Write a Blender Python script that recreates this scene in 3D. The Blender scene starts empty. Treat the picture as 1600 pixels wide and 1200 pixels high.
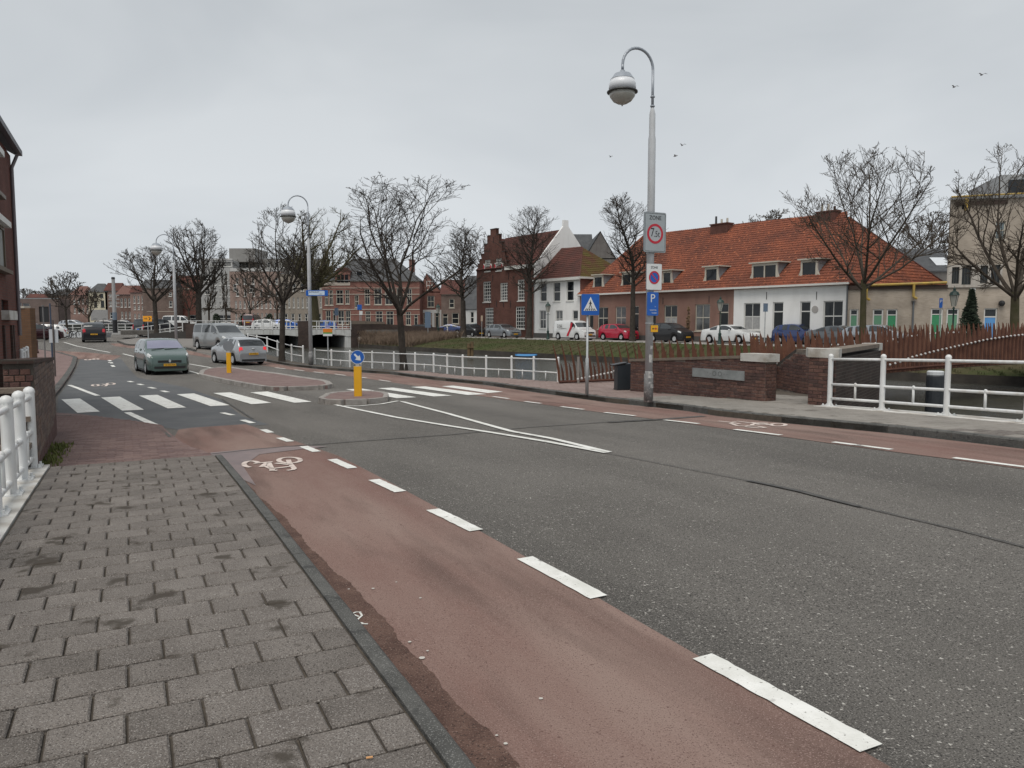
import bpy, bmesh, math, random
from mathutils import Vector, Matrix
S = bpy.context.scene
COL = S.collection
R = math.radians

# ---------------- camera, sky, sun, exposure ----------------
PITCH = math.atan(95 / 1200)          # eye sits at the world origin, 1.6 m above the pavement
cam = bpy.data.objects.new('camera', bpy.data.cameras.new('camera'))
COL.objects.link(cam); S.camera = cam
cam.data.sensor_width = 36; cam.data.lens = 27.0
cam.data.clip_end = 4000; cam.data.clip_start = 0.05
cam.rotation_euler = (math.pi / 2 - PITCH, 0, 0)
EL, AZ = R(62), R(200)
w = bpy.data.worlds.new('World'); S.world = w; w.use_nodes = True
nt = w.node_tree; nt.nodes.clear()
N = nt.nodes.new; LK = nt.links.new
out = N('ShaderNodeOutputWorld'); bg = N('ShaderNodeBackground'); bg.inputs[1].default_value = 0.1
sky = N('ShaderNodeTexSky'); sky.sky_type = 'NISHITA'; sky.sun_disc = False
sky.sun_elevation = EL; sky.sun_rotation = AZ
hs = N('ShaderNodeHueSaturation'); hs.inputs['Saturation'].default_value = 0.25; LK(sky.outputs[0], hs.inputs['Color'])
tc = N('ShaderNodeTexCoord'); mp = N('ShaderNodeMapping'); mp.inputs['Scale'].default_value = (1.0, 1.0, 2.6)
LK(tc.outputs['Generated'], mp.inputs[0])
nz = N('ShaderNodeTexNoise'); nz.inputs['Scale'].default_value = 1.9; nz.inputs['Detail'].default_value = 4
nz.inputs['Roughness'].default_value = 0.52; nz.inputs['Distortion'].default_value = 0.4
LK(mp.outputs[0], nz.inputs['Vector'])
cr = N('ShaderNodeValToRGB')
cr.color_ramp.elements[0].position = 0.34; cr.color_ramp.elements[0].color = (3.78, 4.04, 4.28, 1)
cr.color_ramp.elements[1].position = 0.66; cr.color_ramp.elements[1].color = (4.58, 4.82, 5.02, 1)
LK(nz.outputs[0], cr.inputs[0])
sp_ = N('ShaderNodeSeparateXYZ'); LK(tc.outputs['Generated'], sp_.inputs[0])
zr = N('ShaderNodeMapRange'); zr.inputs[1].default_value = 0.0; zr.inputs[2].default_value = 0.45
zr.inputs[3].default_value = 1.12; zr.inputs[4].default_value = 0.90; LK(sp_.outputs[2], zr.inputs[0])
vm = N('ShaderNodeVectorMath'); vm.operation = 'SCALE'; LK(cr.outputs[0], vm.inputs[0]); LK(zr.outputs[0], vm.inputs['Scale'])
mx = N('ShaderNodeMix'); mx.data_type = 'RGBA'; mx.inputs[0].default_value = 0.93
LK(hs.outputs[0], mx.inputs[6]); LK(vm.outputs[0], mx.inputs[7])
LK(mx.outputs[2], bg.inputs[0]); LK(bg.outputs[0], out.inputs[0])
sl = bpy.data.lights.new('sun', 'SUN'); sl.energy = 1.5; sl.angle = R(40); sl.color = (1, 0.94, 0.86)
sun = bpy.data.objects.new('sun', sl); COL.objects.link(sun)
sun.rotation_euler = (math.pi / 2 - EL, 0, math.pi - AZ)
vs = S.view_settings; vs.view_transform = 'Standard'; vs.look = 'None'; vs.exposure = 0.52; vs.gamma = 1
vs.use_curve_mapping = False
S.cycles.max_bounces = 5; S.cycles.diffuse_bounces = 2; S.cycles.glossy_bounces = 2
S.cycles.transmission_bounces = 2; S.cycles.caustics_reflective = False; S.cycles.caustics_refractive = False
try: S.cycles.use_denoising = True
except Exception: pass

# ---------------- basic helpers ----------------
def link(o, parent=None):
    COL.objects.link(o)
    if parent is not None: o.parent = parent
    return o
def tag(o, label=None, cat=None, group=None, kind=None):
    if label: o['label'] = label
    if cat: o['category'] = cat
    if group: o['group'] = group
    if kind: o['kind'] = kind
    return o
def empty(name, loc, rz=0.0, label=None, cat=None, group=None):
    o = bpy.data.objects.new(name, None); COL.objects.link(o)
    o.location = loc; o.rotation_euler = (0, 0, rz); o.empty_display_size = 0.3
    return tag(o, label, cat, group)
def mobj(name, me, parent=None, mat=None, loc=None, rot=None, scale=None):
    o = bpy.data.objects.new(name, me); link(o, parent)
    if mat is not None and len(me.materials) == 0: me.materials.append(mat)
    if loc is not None: o.location = loc
    if rot is not None: o.rotation_euler = rot
    if scale is not None: o.scale = scale
    return o
class MB:
    """collects simple solids, then becomes ONE mesh"""
    def __init__(s): s.v = []; s.f = []; s.sm = False
    def add(s, vs, fs):
        b = len(s.v); s.v += [tuple(p) for p in vs]; s.f += [tuple(i + b for i in f) for f in fs]; return s
    def box(s, x0, y0, z0, x1, y1, z1):
        v = [(x0,y0,z0),(x1,y0,z0),(x1,y1,z0),(x0,y1,z0),(x0,y0,z1),(x1,y0,z1),(x1,y1,z1),(x0,y1,z1)]
        return s.add(v, [(0,3,2,1),(4,5,6,7),(0,1,5,4),(1,2,6,5),(2,3,7,6),(3,0,4,7)])
    def tube(s, a, b, r0, r1=None, n=8, caps=True):
        if r1 is None: r1 = r0
        a = Vector(a); b = Vector(b); d = (b - a)
        if d.length < 1e-6: return s
        d.normalize(); q = Vector((0,0,1)) if abs(d.z) < .9 else Vector((1,0,0))
        x = d.cross(q).normalized(); y = d.cross(x)
        vs = []
        for p, r in ((a, r0), (b, r1)):
            for i in range(n):
                t = 2 * math.pi * i / n; vs.append(p + x * math.cos(t) * r + y * math.sin(t) * r)
        fs = [(i, (i+1) % n, n + (i+1) % n, n + i) for i in range(n)]
        if caps: fs += [tuple(range(n))[::-1], tuple(range(n, 2*n))]
        return s.add(vs, fs)
    def path(s, pts, rad, n=8):
        for i in range(len(pts) - 1):
            r0 = rad[i] if isinstance(rad, (list, tuple)) else rad
            r1 = rad[i+1] if isinstance(rad, (list, tuple)) else rad
            s.tube(pts[i], pts[i+1], r0, r1, n, caps=(i in (0, len(pts) - 2)))
        return s
    def lathe(s, prof, c=(0,0,0), n=16):
        vs = []; fs = []
        for r, z in prof:
            for i in range(n):
                t = 2 * math.pi * i / n; vs.append((c[0] + r*math.cos(t), c[1] + r*math.sin(t), c[2] + z))
        m = len(prof)
        for j in range(m - 1):
            for i in range(n): fs.append((j*n+i, j*n+(i+1) % n, (j+1)*n+(i+1) % n, (j+1)*n+i))
        fs += [tuple(range(n))[::-1], tuple(range((m-1)*n, m*n))]
        return s.add(vs, fs)
    def ball(s, c, rx, ry=None, rz=None, n=10, m=6):
        ry = ry or rx; rz = rz or rx
        prof = []
        vs = []; fs = []
        for j in range(1, m):
            a = math.pi * j / m
            for i in range(n):
                t = 2*math.pi*i/n; vs.append((c[0]+rx*math.sin(a)*math.cos(t), c[1]+ry*math.sin(a)*math.sin(t), c[2]-rz*math.cos(a)))
        k = len(vs); vs += [(c[0],c[1],c[2]-rz),(c[0],c[1],c[2]+rz)]
        for j in range(m-2):
            for i in range(n): fs.append((j*n+i, j*n+(i+1)%n, (j+1)*n+(i+1)%n, (j+1)*n+i))
        for i in range(n): fs.append((k, (i+1)%n, i)); fs.append((k+1, (m-2)*n+i, (m-2)*n+(i+1)%n))
        return s.add(vs, fs)
    def prism(s, poly, a, b, axis='y'):
        """poly in (u,w); extruded from a to b along axis"""
        def P(u, w, t):
            return (u, t, w) if axis == 'y' else ((t, u, w) if axis == 'x' else (u, w, t))
        n = len(poly)
        vs = [P(u, w, a) for u, w in poly] + [P(u, w, b) for u, w in poly]
        return s.add(vs, [tuple(range(n)), tuple(range(n, 2*n))[::-1]] + [(i, n+i, n+(i+1)%n, (i+1)%n) for i in range(n)])
    def mesh(s, name, mat=None, smooth=False, fix=True):
        me = bpy.data.meshes.new(name); me.from_pydata(s.v, [], s.f); 
        if fix:
            bm = bmesh.new(); bm.from_mesh(me); bmesh.ops.recalc_face_normals(bm, faces=bm.faces); bm.to_mesh(me); bm.free()
        if smooth: me.polygons.foreach_set('use_smooth', [True] * len(me.polygons))
        if mat is not None: me.materials.append(mat)
        return me
    def build(s, name, mat, parent=None, smooth=False, loc=None, rot=None):
        return mobj(name, s.mesh(name, mat, smooth), parent, None, loc, rot)
def smooth_by_angle(me, ang=40):
    try: me.set_sharp_from_angle(angle=R(ang))
    except Exception: pass
    me.polygons.foreach_set('use_smooth', [True] * len(me.polygons))

# ---------------- materials ----------------
MATS = {}
def mat(name, col, rough=0.8, col2=None, vs=2.0, speck=None, bump=None, metal=0.0, spec=0.5, streak=None, coat=0.0, rot=0.0, stretch=None, lo=.35, hi=.65, rvar=0):
    """col / col2 blended by noise of scale vs; speck=(scale, colour, threshold); bump=(scale, strength); streak=(colour, amount) vertical weather streaks"""
    if name in MATS: return MATS[name]
    m = bpy.data.materials.new(name); m.use_nodes = True; t = m.node_tree; B = t.nodes['Principled BSDF']
    n = t.nodes.new; l = t.links.new
    B.inputs['Roughness'].default_value = rough; B.inputs['Metallic'].default_value = metal
    B.inputs['Specular IOR Level'].default_value = spec
    if coat: B.inputs['Coat Weight'].default_value = coat; B.inputs['Coat Roughness'].default_value = .05
    c = n('ShaderNodeNewGeometry'); mpp = n('ShaderNodeMapping'); l(c.outputs['Position'], mpp.inputs[0])
    if rot: mpp.vector_type = 'TEXTURE'
    mpp.inputs['Rotation'].default_value = (0, 0, rot)
    if stretch: mpp.inputs['Scale'].default_value = stretch
    cur = None
    if col2 is None and not speck and not streak:
        col2 = tuple(x * .88 for x in col)
    if col2 is not None:
        q = n('ShaderNodeTexNoise'); q.inputs['Scale'].default_value = vs; q.inputs['Detail'].default_value = 5; q.inputs['Roughness'].default_value = .6
        l(mpp.outputs[0], q.inputs['Vector'])
        r = n('ShaderNodeValToRGB'); r.color_ramp.elements[0].position = lo; r.color_ramp.elements[1].position = hi
        r.color_ramp.elements[0].color = (*col, 1); r.color_ramp.elements[1].color = (*col2, 1)
        l(q.outputs[0], r.inputs[0]); cur = r.outputs[0]
        if rvar:
            mr = n('ShaderNodeMapRange'); mr.inputs[3].default_value = rough - rvar; mr.inputs[4].default_value = min(1, rough + rvar)
            l(q.outputs[0], mr.inputs[0]); l(mr.outputs[0], B.inputs['Roughness'])
    if streak:
        q = n('ShaderNodeTexNoise'); q.inputs['Scale'].default_value = 1.0; q.inputs['Detail'].default_value = 6
        m2 = n('ShaderNodeMapping'); m2.inputs['Scale'].default_value = streak[2] if len(streak) > 2 else (5, 5, .35)
        if rot: m2.vector_type = 'TEXTURE'; m2.inputs['Rotation'].default_value = (0, 0, rot)
        l(c.outputs['Position'], m2.inputs[0]); l(m2.outputs[0], q.inputs['Vector'])
        r = n('ShaderNodeMapRange'); r.inputs[1].default_value = .48; r.inputs[2].default_value = .72; r.inputs[4].default_value = streak[1]; l(q.outputs[0], r.inputs[0])
        x = n('ShaderNodeMix'); x.data_type = 'RGBA'; l(r.outputs[0], x.inputs[0])
        if cur is not None: l(cur, x.inputs[6])
        else: x.inputs[6].default_value = (*col, 1)
        x.inputs[7].default_value = (*streak[0], 1); cur = x.outputs[2]
    if speck:
        for k, (sc, sc_col, th) in enumerate(speck if isinstance(speck, list) else [speck]):
            q = n('ShaderNodeTexNoise'); q.inputs['Scale'].default_value = sc; q.inputs['Detail'].default_value = 2 if sc > 20 else 7; l(c.outputs['Position'], q.inputs['Vector'])
            r = n('ShaderNodeMapRange'); r.inputs[1].default_value = th; r.inputs[2].default_value = th + .07; l(q.outputs[0], r.inputs[0])
            x = n('ShaderNodeMix'); x.data_type = 'RGBA'; l(r.outputs[0], x.inputs[0])
            if cur is not None: l(cur, x.inputs[6])
            else: x.inputs[6].default_value = (*col, 1)
            x.inputs[7].default_value = (*sc_col, 1); cur = x.outputs[2]
    if cur is not None: l(cur, B.inputs['Base Color'])
    else: B.inputs['Base Color'].default_value = (*col, 1)
    if bump:
        q = n('ShaderNodeTexNoise'); q.inputs['Scale'].default_value = bump[0]; q.inputs['Detail'].default_value = 4; l(c.outputs['Position'], q.inputs['Vector'])
        b = n('ShaderNodeBump'); b.inputs['Strength'].default_value = bump[1]; b.inputs['Distance'].default_value = .02
        l(q.outputs[0], b.inputs['Height']); l(b.outputs[0], B.inputs['Normal'])
    MATS[name] = m; return m
def brickmat(name, c1, c2, mortar, bw=.22, bh=.065, mix=None, rough=.9, msize=.008):
    """far brick and paving: courses by texture, facade coordinates (x+y, z)"""
    if name in MATS: return MATS[name]
    m = bpy.data.materials.new(name); m.use_nodes = True; t = m.node_tree; B = t.nodes['Principled BSDF']
    n = t.nodes.new; l = t.links.new; B.inputs['Roughness'].default_value = rough; B.inputs['Specular IOR Level'].default_value = .25
    c = n('ShaderNodeTexCoord'); s = n('ShaderNodeSeparateXYZ'); l(c.outputs['Object'], s.inputs[0])
    a = n('ShaderNodeMath'); l(s.outputs[0], a.inputs[0]); l(s.outputs[1], a.inputs[1])
    k = n('ShaderNodeCombineXYZ'); l(a.outputs[0], k.inputs[0]); l(s.outputs[2], k.inputs[1])
    b = n('ShaderNodeTexBrick'); l(k.outputs[0], b.inputs['Vector']); b.inputs['Scale'].default_value = 1
    b.inputs['Brick Width'].default_value = bw; b.inputs['Row Height'].default_value = bh; b.inputs['Mortar Size'].default_value = msize
    b.inputs['Color1'].default_value = (*c1, 1); b.inputs['Color2'].default_value = (*c2, 1); b.inputs['Mortar'].default_value = (*mortar, 1)
    q = n('ShaderNodeTexNoise'); q.inputs['Scale'].default_value = .8; q.inputs['Detail'].default_value = 6; l(c.outputs['Object'], q.inputs['Vector'])
    r = n('ShaderNodeMapRange'); r.inputs[1].default_value = .3; r.inputs[2].default_value = .7; r.inputs[3].default_value = .72; r.inputs[4].default_value = 1.15; l(q.outputs[0], r.inputs[0])
    v = n('ShaderNodeVectorMath'); v.operation = 'SCALE'; l(b.outputs[0], v.inputs[0]); l(r.outputs[0], v.inputs['Scale']); l(v.outputs[0], B.inputs['Base Color'])
    MATS[name] = m; return m
def flat(name, col, rough=.5, metal=0, spec=.5, coat=0, var=1.0):
    if name in MATS: return MATS[name]
    m = bpy.data.materials.new(name); m.use_nodes = True; t = m.node_tree; B = t.nodes['Principled BSDF']
    n = t.nodes.new; l = t.links.new
    c = n('ShaderNodeTexCoord'); q = n('ShaderNodeTexNoise'); q.inputs['Scale'].default_value = 3.5; q.inputs['Detail'].default_value = 5; l(c.outputs['Object'], q.inputs['Vector'])
    r = n('ShaderNodeMapRange'); r.inputs[3].default_value = 1 - .10*var; r.inputs[4].default_value = 1 + .06*var; l(q.outputs[0], r.inputs[0])
    v = n('ShaderNodeVectorMath'); v.operation = 'SCALE'; v.inputs[0].default_value = col; l(r.outputs[0], v.inputs['Scale']); l(v.outputs[0], B.inputs['Base Color'])
    r2 = n('ShaderNodeMapRange'); r2.inputs[3].default_value = max(0.02, rough - .08*var); r2.inputs[4].default_value = min(1, rough + .08*var); l(q.outputs[0], r2.inputs[0]); l(r2.outputs[0], B.inputs['Roughness'])
    B.inputs['Metallic'].default_value = metal; B.inputs['Specular IOR Level'].default_value = spec
    if coat: B.inputs['Coat Weight'].default_value = coat; B.inputs['Coat Roughness'].default_value = .04
    MATS[name] = m; return m

# ---------------- the lie of the land ----------------
UX, UY = -.4472, .8944       # u: the way the road runs; v: across it, to the right
VX, VY = .8944, .4472
def W(s, t): return (s*UX + t*VX, s*UY + t*VY)
def ST(x, y): return (x*UX + y*UY, x*VX + y*VY)
KN = [(-40,-1.9),(0,-1.63),(4,-1.63),(7,-1.66),(11,-1.80),(20,-2.08),(30,-2.3),(38,-2.35),(48,-2.2),(60,-1.85),(75,-1.58),(100,-1.53),(5000,-1.53)]
def pwl(s):
    if s <= KN[0][0]: return KN[0][1]
    for (a, b), (c, d) in zip(KN, KN[1:]):
        if s <= c: return b + (d - b) * (s - a) / (c - a)
    return KN[-1][1]
TAB = {i: sum(pwl(i*2 + k) for k in (-3,-2,-1,0,1,2,3)) / 7 for i in range(-20, 61)}
def zs(s):
    k = s / 2; i = math.floor(k)
    if i < -20: return TAB[-20]
    if i >= 60: return TAB[60]
    return TAB[i] + (TAB[i+1] - TAB[i]) * (k - i)
def zg(x, y): return zs(ST(x, y)[0])
CP, SP = math.cos(PITCH), math.sin(PITCH)
def ray(px, py):
    d = Vector((px - 800, 1200*CP + (600 - py)*SP, -1200*SP + (600 - py)*CP)); return d / d.y
def PG(px, py, off=0.0):
    """where the line of sight through that spot of the photo meets the ground of the near side"""
    d = ray(px, py); y = 1.0; st = .25
    while y < 600:
        if d.z*y < zg(d.x*y, y) + off: break
        y += st
        if y > 60: st = 1
    a, b = y - st, y
    for _ in range(30):
        m = (a + b) / 2
        if d.z*m < zg(d.x*m, m) + off: b = m
        else: a = m
    return Vector((d.x*b, b, zg(d.x*b, b) + off))
def PZ(px, py, z):
    d = ray(px, py); t = z / d.z; return Vector((d.x*t, t, z))
def PD(px, py, D): return ray(px, py) * D
def xy(p): return (p[0], p[1])
def PGs(l, off=0.0): return [xy(PG(a, b, off)) for a, b in l]

def drape(name, pts, off, m, skirt=0.0, zf=None, parent=None, kind='structure', cut=True):
    bm = bmesh.new(); vs = [bm.verts.new((x, y, 0)) for x, y in pts]; f = bm.faces.new(vs)
    bmesh.ops.triangulate(bm, faces=[f])
    if cut:
        ss = [ST(*p)[0] for p in pts]
        for i in range(max(-20, math.ceil(min(ss)/2)), min(60, math.floor(max(ss)/2)) + 1):
            bmesh.ops.bisect_plane(bm, geom=bm.verts[:] + bm.edges[:] + bm.faces[:], plane_co=(UX*2*i, UY*2*i, 0), plane_no=(UX, UY, 0))
    for v in bm.verts: v.co.z = (zf(v.co.x, v.co.y) if zf else zg(v.co.x, v.co.y)) + off
    for f in bm.faces:
        if f.normal.z < 0: f.normal_flip()
    bmesh.ops.recalc_face_normals(bm, faces=bm.faces)
    if bm.faces and sum(f.normal.z for f in bm.faces) < 0:
        for f in bm.faces: f.normal_flip()
    if skirt:
        be = [e for e in bm.edges if len(e.link_faces) == 1]
        r = bmesh.ops.extrude_edge_only(bm, edges=be)
        for v in [g for g in r['geom'] if isinstance(g, bmesh.types.BMVert)]: v.co.z -= skirt
        bmesh.ops.recalc_face_normals(bm, faces=bm.faces)
    me = bpy.data.meshes.new(name); bm.to_mesh(me); bm.free(); me.materials.append(m)
    o = mobj(name, me, parent); 
    if kind: o['kind'] = kind
    return o
def strip(pts, wd):
    """outline of a band of width wd round a ground polyline (2-D)"""
    L, Rr = [], []
    for i, p in enumerate(pts):
        a = Vector(pts[max(0, i-1)]); b = Vector(pts[min(len(pts)-1, i+1)]); d = (b - a).normalized(); n_ = Vector((-d.y, d.x)) * wd/2
        L.append((p[0]+n_.x, p[1]+n_.y)); Rr.append((p[0]-n_.x, p[1]-n_.y))
    return L + Rr[::-1]
def strokes(name, lines, wd, off, m, parent=None, step=.6, rag=0.0):
    bm = bmesh.new()
    for pts in lines:
        fine = []
        for a, b in zip(pts, pts[1:]):
            k = max(1, int((Vector(b) - Vector(a)).length / step))
            fine += [tuple(Vector(a).lerp(Vector(b), i/k)) for i in range(k)]
        fine.append(tuple(pts[-1])); o = strip(fine, wd); n = len(fine)
        if rag: o = [(x + random.gauss(0, rag), y + random.gauss(0, rag)) for x, y in o]
        vl = [bm.verts.new((x, y, zg(x, y) + off)) for x, y in o]
        for i in range(n-1): bm.faces.new((vl[i], vl[i+1], vl[2*n-2-i], vl[2*n-1-i]))
    for f in bm.faces:
        f.normal_update()
        if f.normal.z < 0: f.normal_flip()
    me = bpy.data.meshes.new(name); bm.to_mesh(me); bm.free(); me.materials.append(m)
    return mobj(name, me, parent)

def text_mesh(s, size, align='CENTER', depth=.001):
    c = bpy.data.curves.new('lettering', 'FONT'); c.body = s; c.size = size; c.align_x = align; c.align_y = 'CENTER'; c.extrude = depth; c.resolution_u = 3
    o = bpy.data.objects.new('lettering', c); COL.objects.link(o)
    dg = bpy.context.evaluated_depsgraph_get(); me = bpy.data.meshes.new_from_object(o.evaluated_get(dg))
    bpy.data.objects.remove(o); me.name = 'lettering'; return me
# ---------------- ground, water, road ----------------
rnd = random.Random(11)
RZ = math.atan2(VY, VX)
asph = mat('asphalt', (.112,.105,.095), .88, (.170,.159,.145), .55, streak=((.070,.066,.061),.6,(9,1.1,1)), speck=[(125,(.27,.255,.235),.57),(95,(.040,.037,.035),.565),(48,(.52,.50,.46),.655)], bump=(120,.7), spec=.3, rot=2.0344, stretch=(3.5,1,1))
asph_dark = mat('asphalt_new', (.085,.089,.094), .8, (.112,.116,.120), 1.2, speck=[(80,(.2,.2,.2),.66)], bump=(110,.3), spec=.35)
red_lane = mat('bike_lane_red', (.188,.108,.091), .88, (.268,.192,.163), 1.1, streak=((.10,.066,.055),.85,(2.2,.35,1)), speck=[(170,(.30,.21,.185),.57),(140,(.11,.064,.055),.59),(30,(.12,.07,.06),.69)], bump=(110,.45), spec=.25, rot=2.0344, stretch=(4,1,1))
red_dirt = mat('bike_lane_edge', (.090,.052,.042), .92, (.145,.088,.070), 6, speck=[(120,(.24,.17,.14),.60),(100,(.045,.03,.025),.60)], bump=(90,.7), spec=.25)
wetred = mat('bike_lane_worn', (.16,.125,.125), .6, (.23,.18,.175), 2.5, bump=(80,.3), rvar=.15)
white_paint = mat('road_paint', (.80,.80,.77), .8, (.64,.64,.60), 5, speck=[(60,(.30,.29,.27),.66),(7,(.22,.21,.20),.635)], bump=(90,.25))
pink_paint = mat('road_symbol_paint', (.68,.60,.55), .8, (.58,.48,.43), 12, speck=(60,(.3,.18,.15),.66))
paver_m = mat('paver_grey', (.128,.113,.102), .92, (.188,.168,.152), 2.2, speck=[(170,(.31,.29,.27),.57),(140,(.062,.054,.049),.575),(4.2,(.070,.060,.050),.615)], bump=(60,.6), spec=.25)
paver_m2 = mat('paver_grey_light', (.142,.125,.113), .92, (.20,.180,.163), 3.2, speck=[(170,(.33,.31,.29),.57),(140,(.07,.06,.055),.575),(4.2,(.072,.062,.052),.62)], bump=(60,.6), spec=.25)
paver_m3 = mat('paver_grey_dark', (.112,.099,.089), .92, (.168,.150,.136), 2.7, speck=[(170,(.28,.26,.24),.57),(140,(.055,.048,.043),.575),(4.2,(.065,.055,.046),.60)], bump=(60,.6), spec=.25)
joint_m = mat('joint_sand', (.072,.060,.048), .95, (.105,.088,.070), 9, bump=(60,.5))
kerb_m = mat('kerb_stone', (.052,.052,.049), .9, (.095,.094,.088), 4, speck=[(150,(.20,.20,.19),.58),(9,(.045,.045,.043),.6)], bump=(50,.5))
kerb_l = mat('kerb_stone_light', (.27,.25,.235), .85, (.36,.34,.315), 5, bump=(50,.4), streak=((.1,.09,.08),.6,(3,3,3)))
redbrick_pav = mat('clinker_paving', (.155,.098,.090), .9, (.215,.150,.138), 3, speck=(40,(.28,.22,.2),.62), bump=(40,.6))
stone_white = mat('painted_stone', (.55,.53,.49), .8, (.68,.67,.64), 2.4, streak=((.22,.16,.10),.65,(3,3,3)), bump=(40,.3))
earth = mat('ground_earth', (.16,.145,.13), .95, (.20,.18,.165), .5, bump=(12,.4))
grass_m = mat('grass', (.050,.066,.022), .95, (.080,.068,.038), .35, speck=[(9,(.11,.09,.056),.58),(30,(.035,.045,.018),.6)], bump=(25,1.0), spec=.1)
quay_m = mat('quay_paving', (.27,.255,.24), .9, (.35,.335,.315), .6, bump=(20,.3))
wallwet = mat('quay_wall', (.035,.03,.026), .8, (.07,.06,.05), 1.2, bump=(14,.6))
tar = mat('tar_seam', (.050,.049,.047), .8, (.10,.096,.09), 9, bump=(60,.4))

wm = bpy.data.materials.new('canal_water'); wm.use_nodes = True; t_ = wm.node_tree; B_ = t_.nodes['Principled BSDF']
B_.inputs['Base Color'].default_value = (.055,.055,.044,1); B_.inputs['Roughness'].default_value = .12; B_.inputs['Specular IOR Level'].default_value = .5
c_ = t_.nodes.new('ShaderNodeTexCoord'); m_ = t_.nodes.new('ShaderNodeMapping'); m_.inputs['Scale'].default_value = (.9, 1.9, 1); m_.inputs['Rotation'].default_value = (0,0,.35)
n_ = t_.nodes.new('ShaderNodeTexNoise'); n_.inputs['Scale'].default_value = 2.2; n_.inputs['Detail'].default_value = 5; n_.inputs['Roughness'].default_value = .6
b_ = t_.nodes.new('ShaderNodeBump'); b_.inputs['Strength'].default_value = .9; b_.inputs['Distance'].default_value = .12
t_.links.new(c_.outputs['Object'], m_.inputs[0]); t_.links.new(m_.outputs[0], n_.inputs['Vector']); t_.links.new(n_.outputs[0], b_.inputs['Height']); t_.links.new(b_.outputs[0], B_.inputs['Normal'])
ZW = -2.7
mb = MB(); mb.add([(-160,-80,ZW),(200,-80,ZW),(200,150,ZW),(-160,150,ZW)], [(0,1,2,3)]); o = mb.build('canal_water', wm); o['kind'] = 'structure'

PLZ = [PG(1300, 634, .12), Vector((9.35,20.1,0)), Vector((8.4,22.0,0)), PG(1190, 592, .12), PG(1000, 592, .12), PG(874, 595, .12)]
RAILQ = [(872,597),(800,591.5),(720,587),(670,581),(600,577),(540,574),(489,570),(474,567.5),(456,564.5),(434,558),(418,554),(402,549)]
quay = []
for a, b in RAILQ:
    p = PG(a, b, .12); d = Vector((p.x, p.y)).normalized() * .35; quay.append((p.x + d.x, p.y + d.y))
abut = (-27.5, 79.5)
near = [W(11.3,-70), W(11.3,12.9)] + [xy(p) for p in PLZ] + quay + [abut, (-34,100), (-40,130), (-40,1500), (-1500,1500), (-1500,60)]
drape('ground', near, -.004, earth, skirt=4)
FP = Vector((23.0, 53.0)); FW = Vector((-.587, .81)).normalized()          # the line of the house fronts beyond the canal
FN = Vector((-FW.y, FW.x)) * 1.0                                          # towards the canal
def Q(k, off): p = FP + FW*k + FN*off; return (p.x, p.y)
far = [Q(-60,5.9), Q(-20,5.9), Q(10,5.9), Q(40,5.9), Q(46,5.9), (-18.2,86.5), (-22,100), (-39.9,130), (-39.9,1500), (1500,1500), (1500,-60)]
zfar = lambda x, y: -1.53
drape('far_ground', far, 0, quay_m, skirt=3.5, zf=zfar, cut=False)
# grass bank falling from the far street to the water
we = [(70, 2)] + [xy(PZ(*q, ZW)) for q in ((1600,603),(1440,596),(1200,581),(1000,569),(860,561),(700,551.5),(600,545.5),(546,541.5))]
we = [we[0]] + we[1:]
def resamp(pl, n):
    L = [0]
    for a, b in zip(pl, pl[1:]): L.append(L[-1] + math.dist(a, b))
    r = []
    for i in range(n):
        d = L[-1]*i/(n-1); j = max(k for k in range(len(L)) if L[k] <= d + 1e-9); j = min(j, len(pl)-2)
        f = (d - L[j]) / max(1e-9, L[j+1]-L[j]); r.append((pl[j][0]+(pl[j+1][0]-pl[j][0])*f, pl[j][1]+(pl[j+1][1]-pl[j][1])*f))
    return r
tp = [Q(-62,5.9), Q(-20,5.9), Q(10,5.9), Q(40,5.9), Q(46,5.9), (-18.2,86.5)]
NB = 150; A_ = resamp(we, NB); B2 = resamp(tp, NB); mb = MB(); rows = 10
for i in range(NB):
    for j in range(rows + 1):
        f = j / rows; x = A_[i][0]*(1-f) + B2[i][0]*f; y = A_[i][1]*(1-f) + B2[i][1]*f
        z = -2.32 + (.80) * (f**.75) + (rnd.uniform(-.03,.03) if 0 < j < rows else 0)
        if j == rows: z = -1.52
        mb.v.append((x, y, z))
for i in range(NB-1):
    for j in range(rows):
        a = i*(rows+1)+j; mb.f.append((a, a+1, a+rows+2, a+rows+1))
def zbank(x, y):
    best = None
    for i in range(NB):
        ax, ay = A_[i]; bx, by = B2[i]; dx, dy = bx-ax, by-ay; L2 = dx*dx+dy*dy; f = max(0, min(1, ((x-ax)*dx+(y-ay)*dy)/L2))
        d = (ax+dx*f-x)**2 + (ay+dy*f-y)**2
        if best is None or d < best[0]: best = (d, f)
    return -2.32 + .8*best[1]**.75
k0 = len(mb.v)
o = mb.build('grass_bank', grass_m, smooth=True); o['kind'] = 'structure'
mb = MB()
for i in range(NB-1):
    (ax, ay), (bx, by) = A_[i], A_[i+1]; mb.add([(ax,ay,-4),(bx,by,-4),(bx,by,-2.30),(ax,ay,-2.30)], [(0,1,2,3)])
o = mb.build('canal_bank_edge', wallwet); o['kind'] = 'structure'
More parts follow.
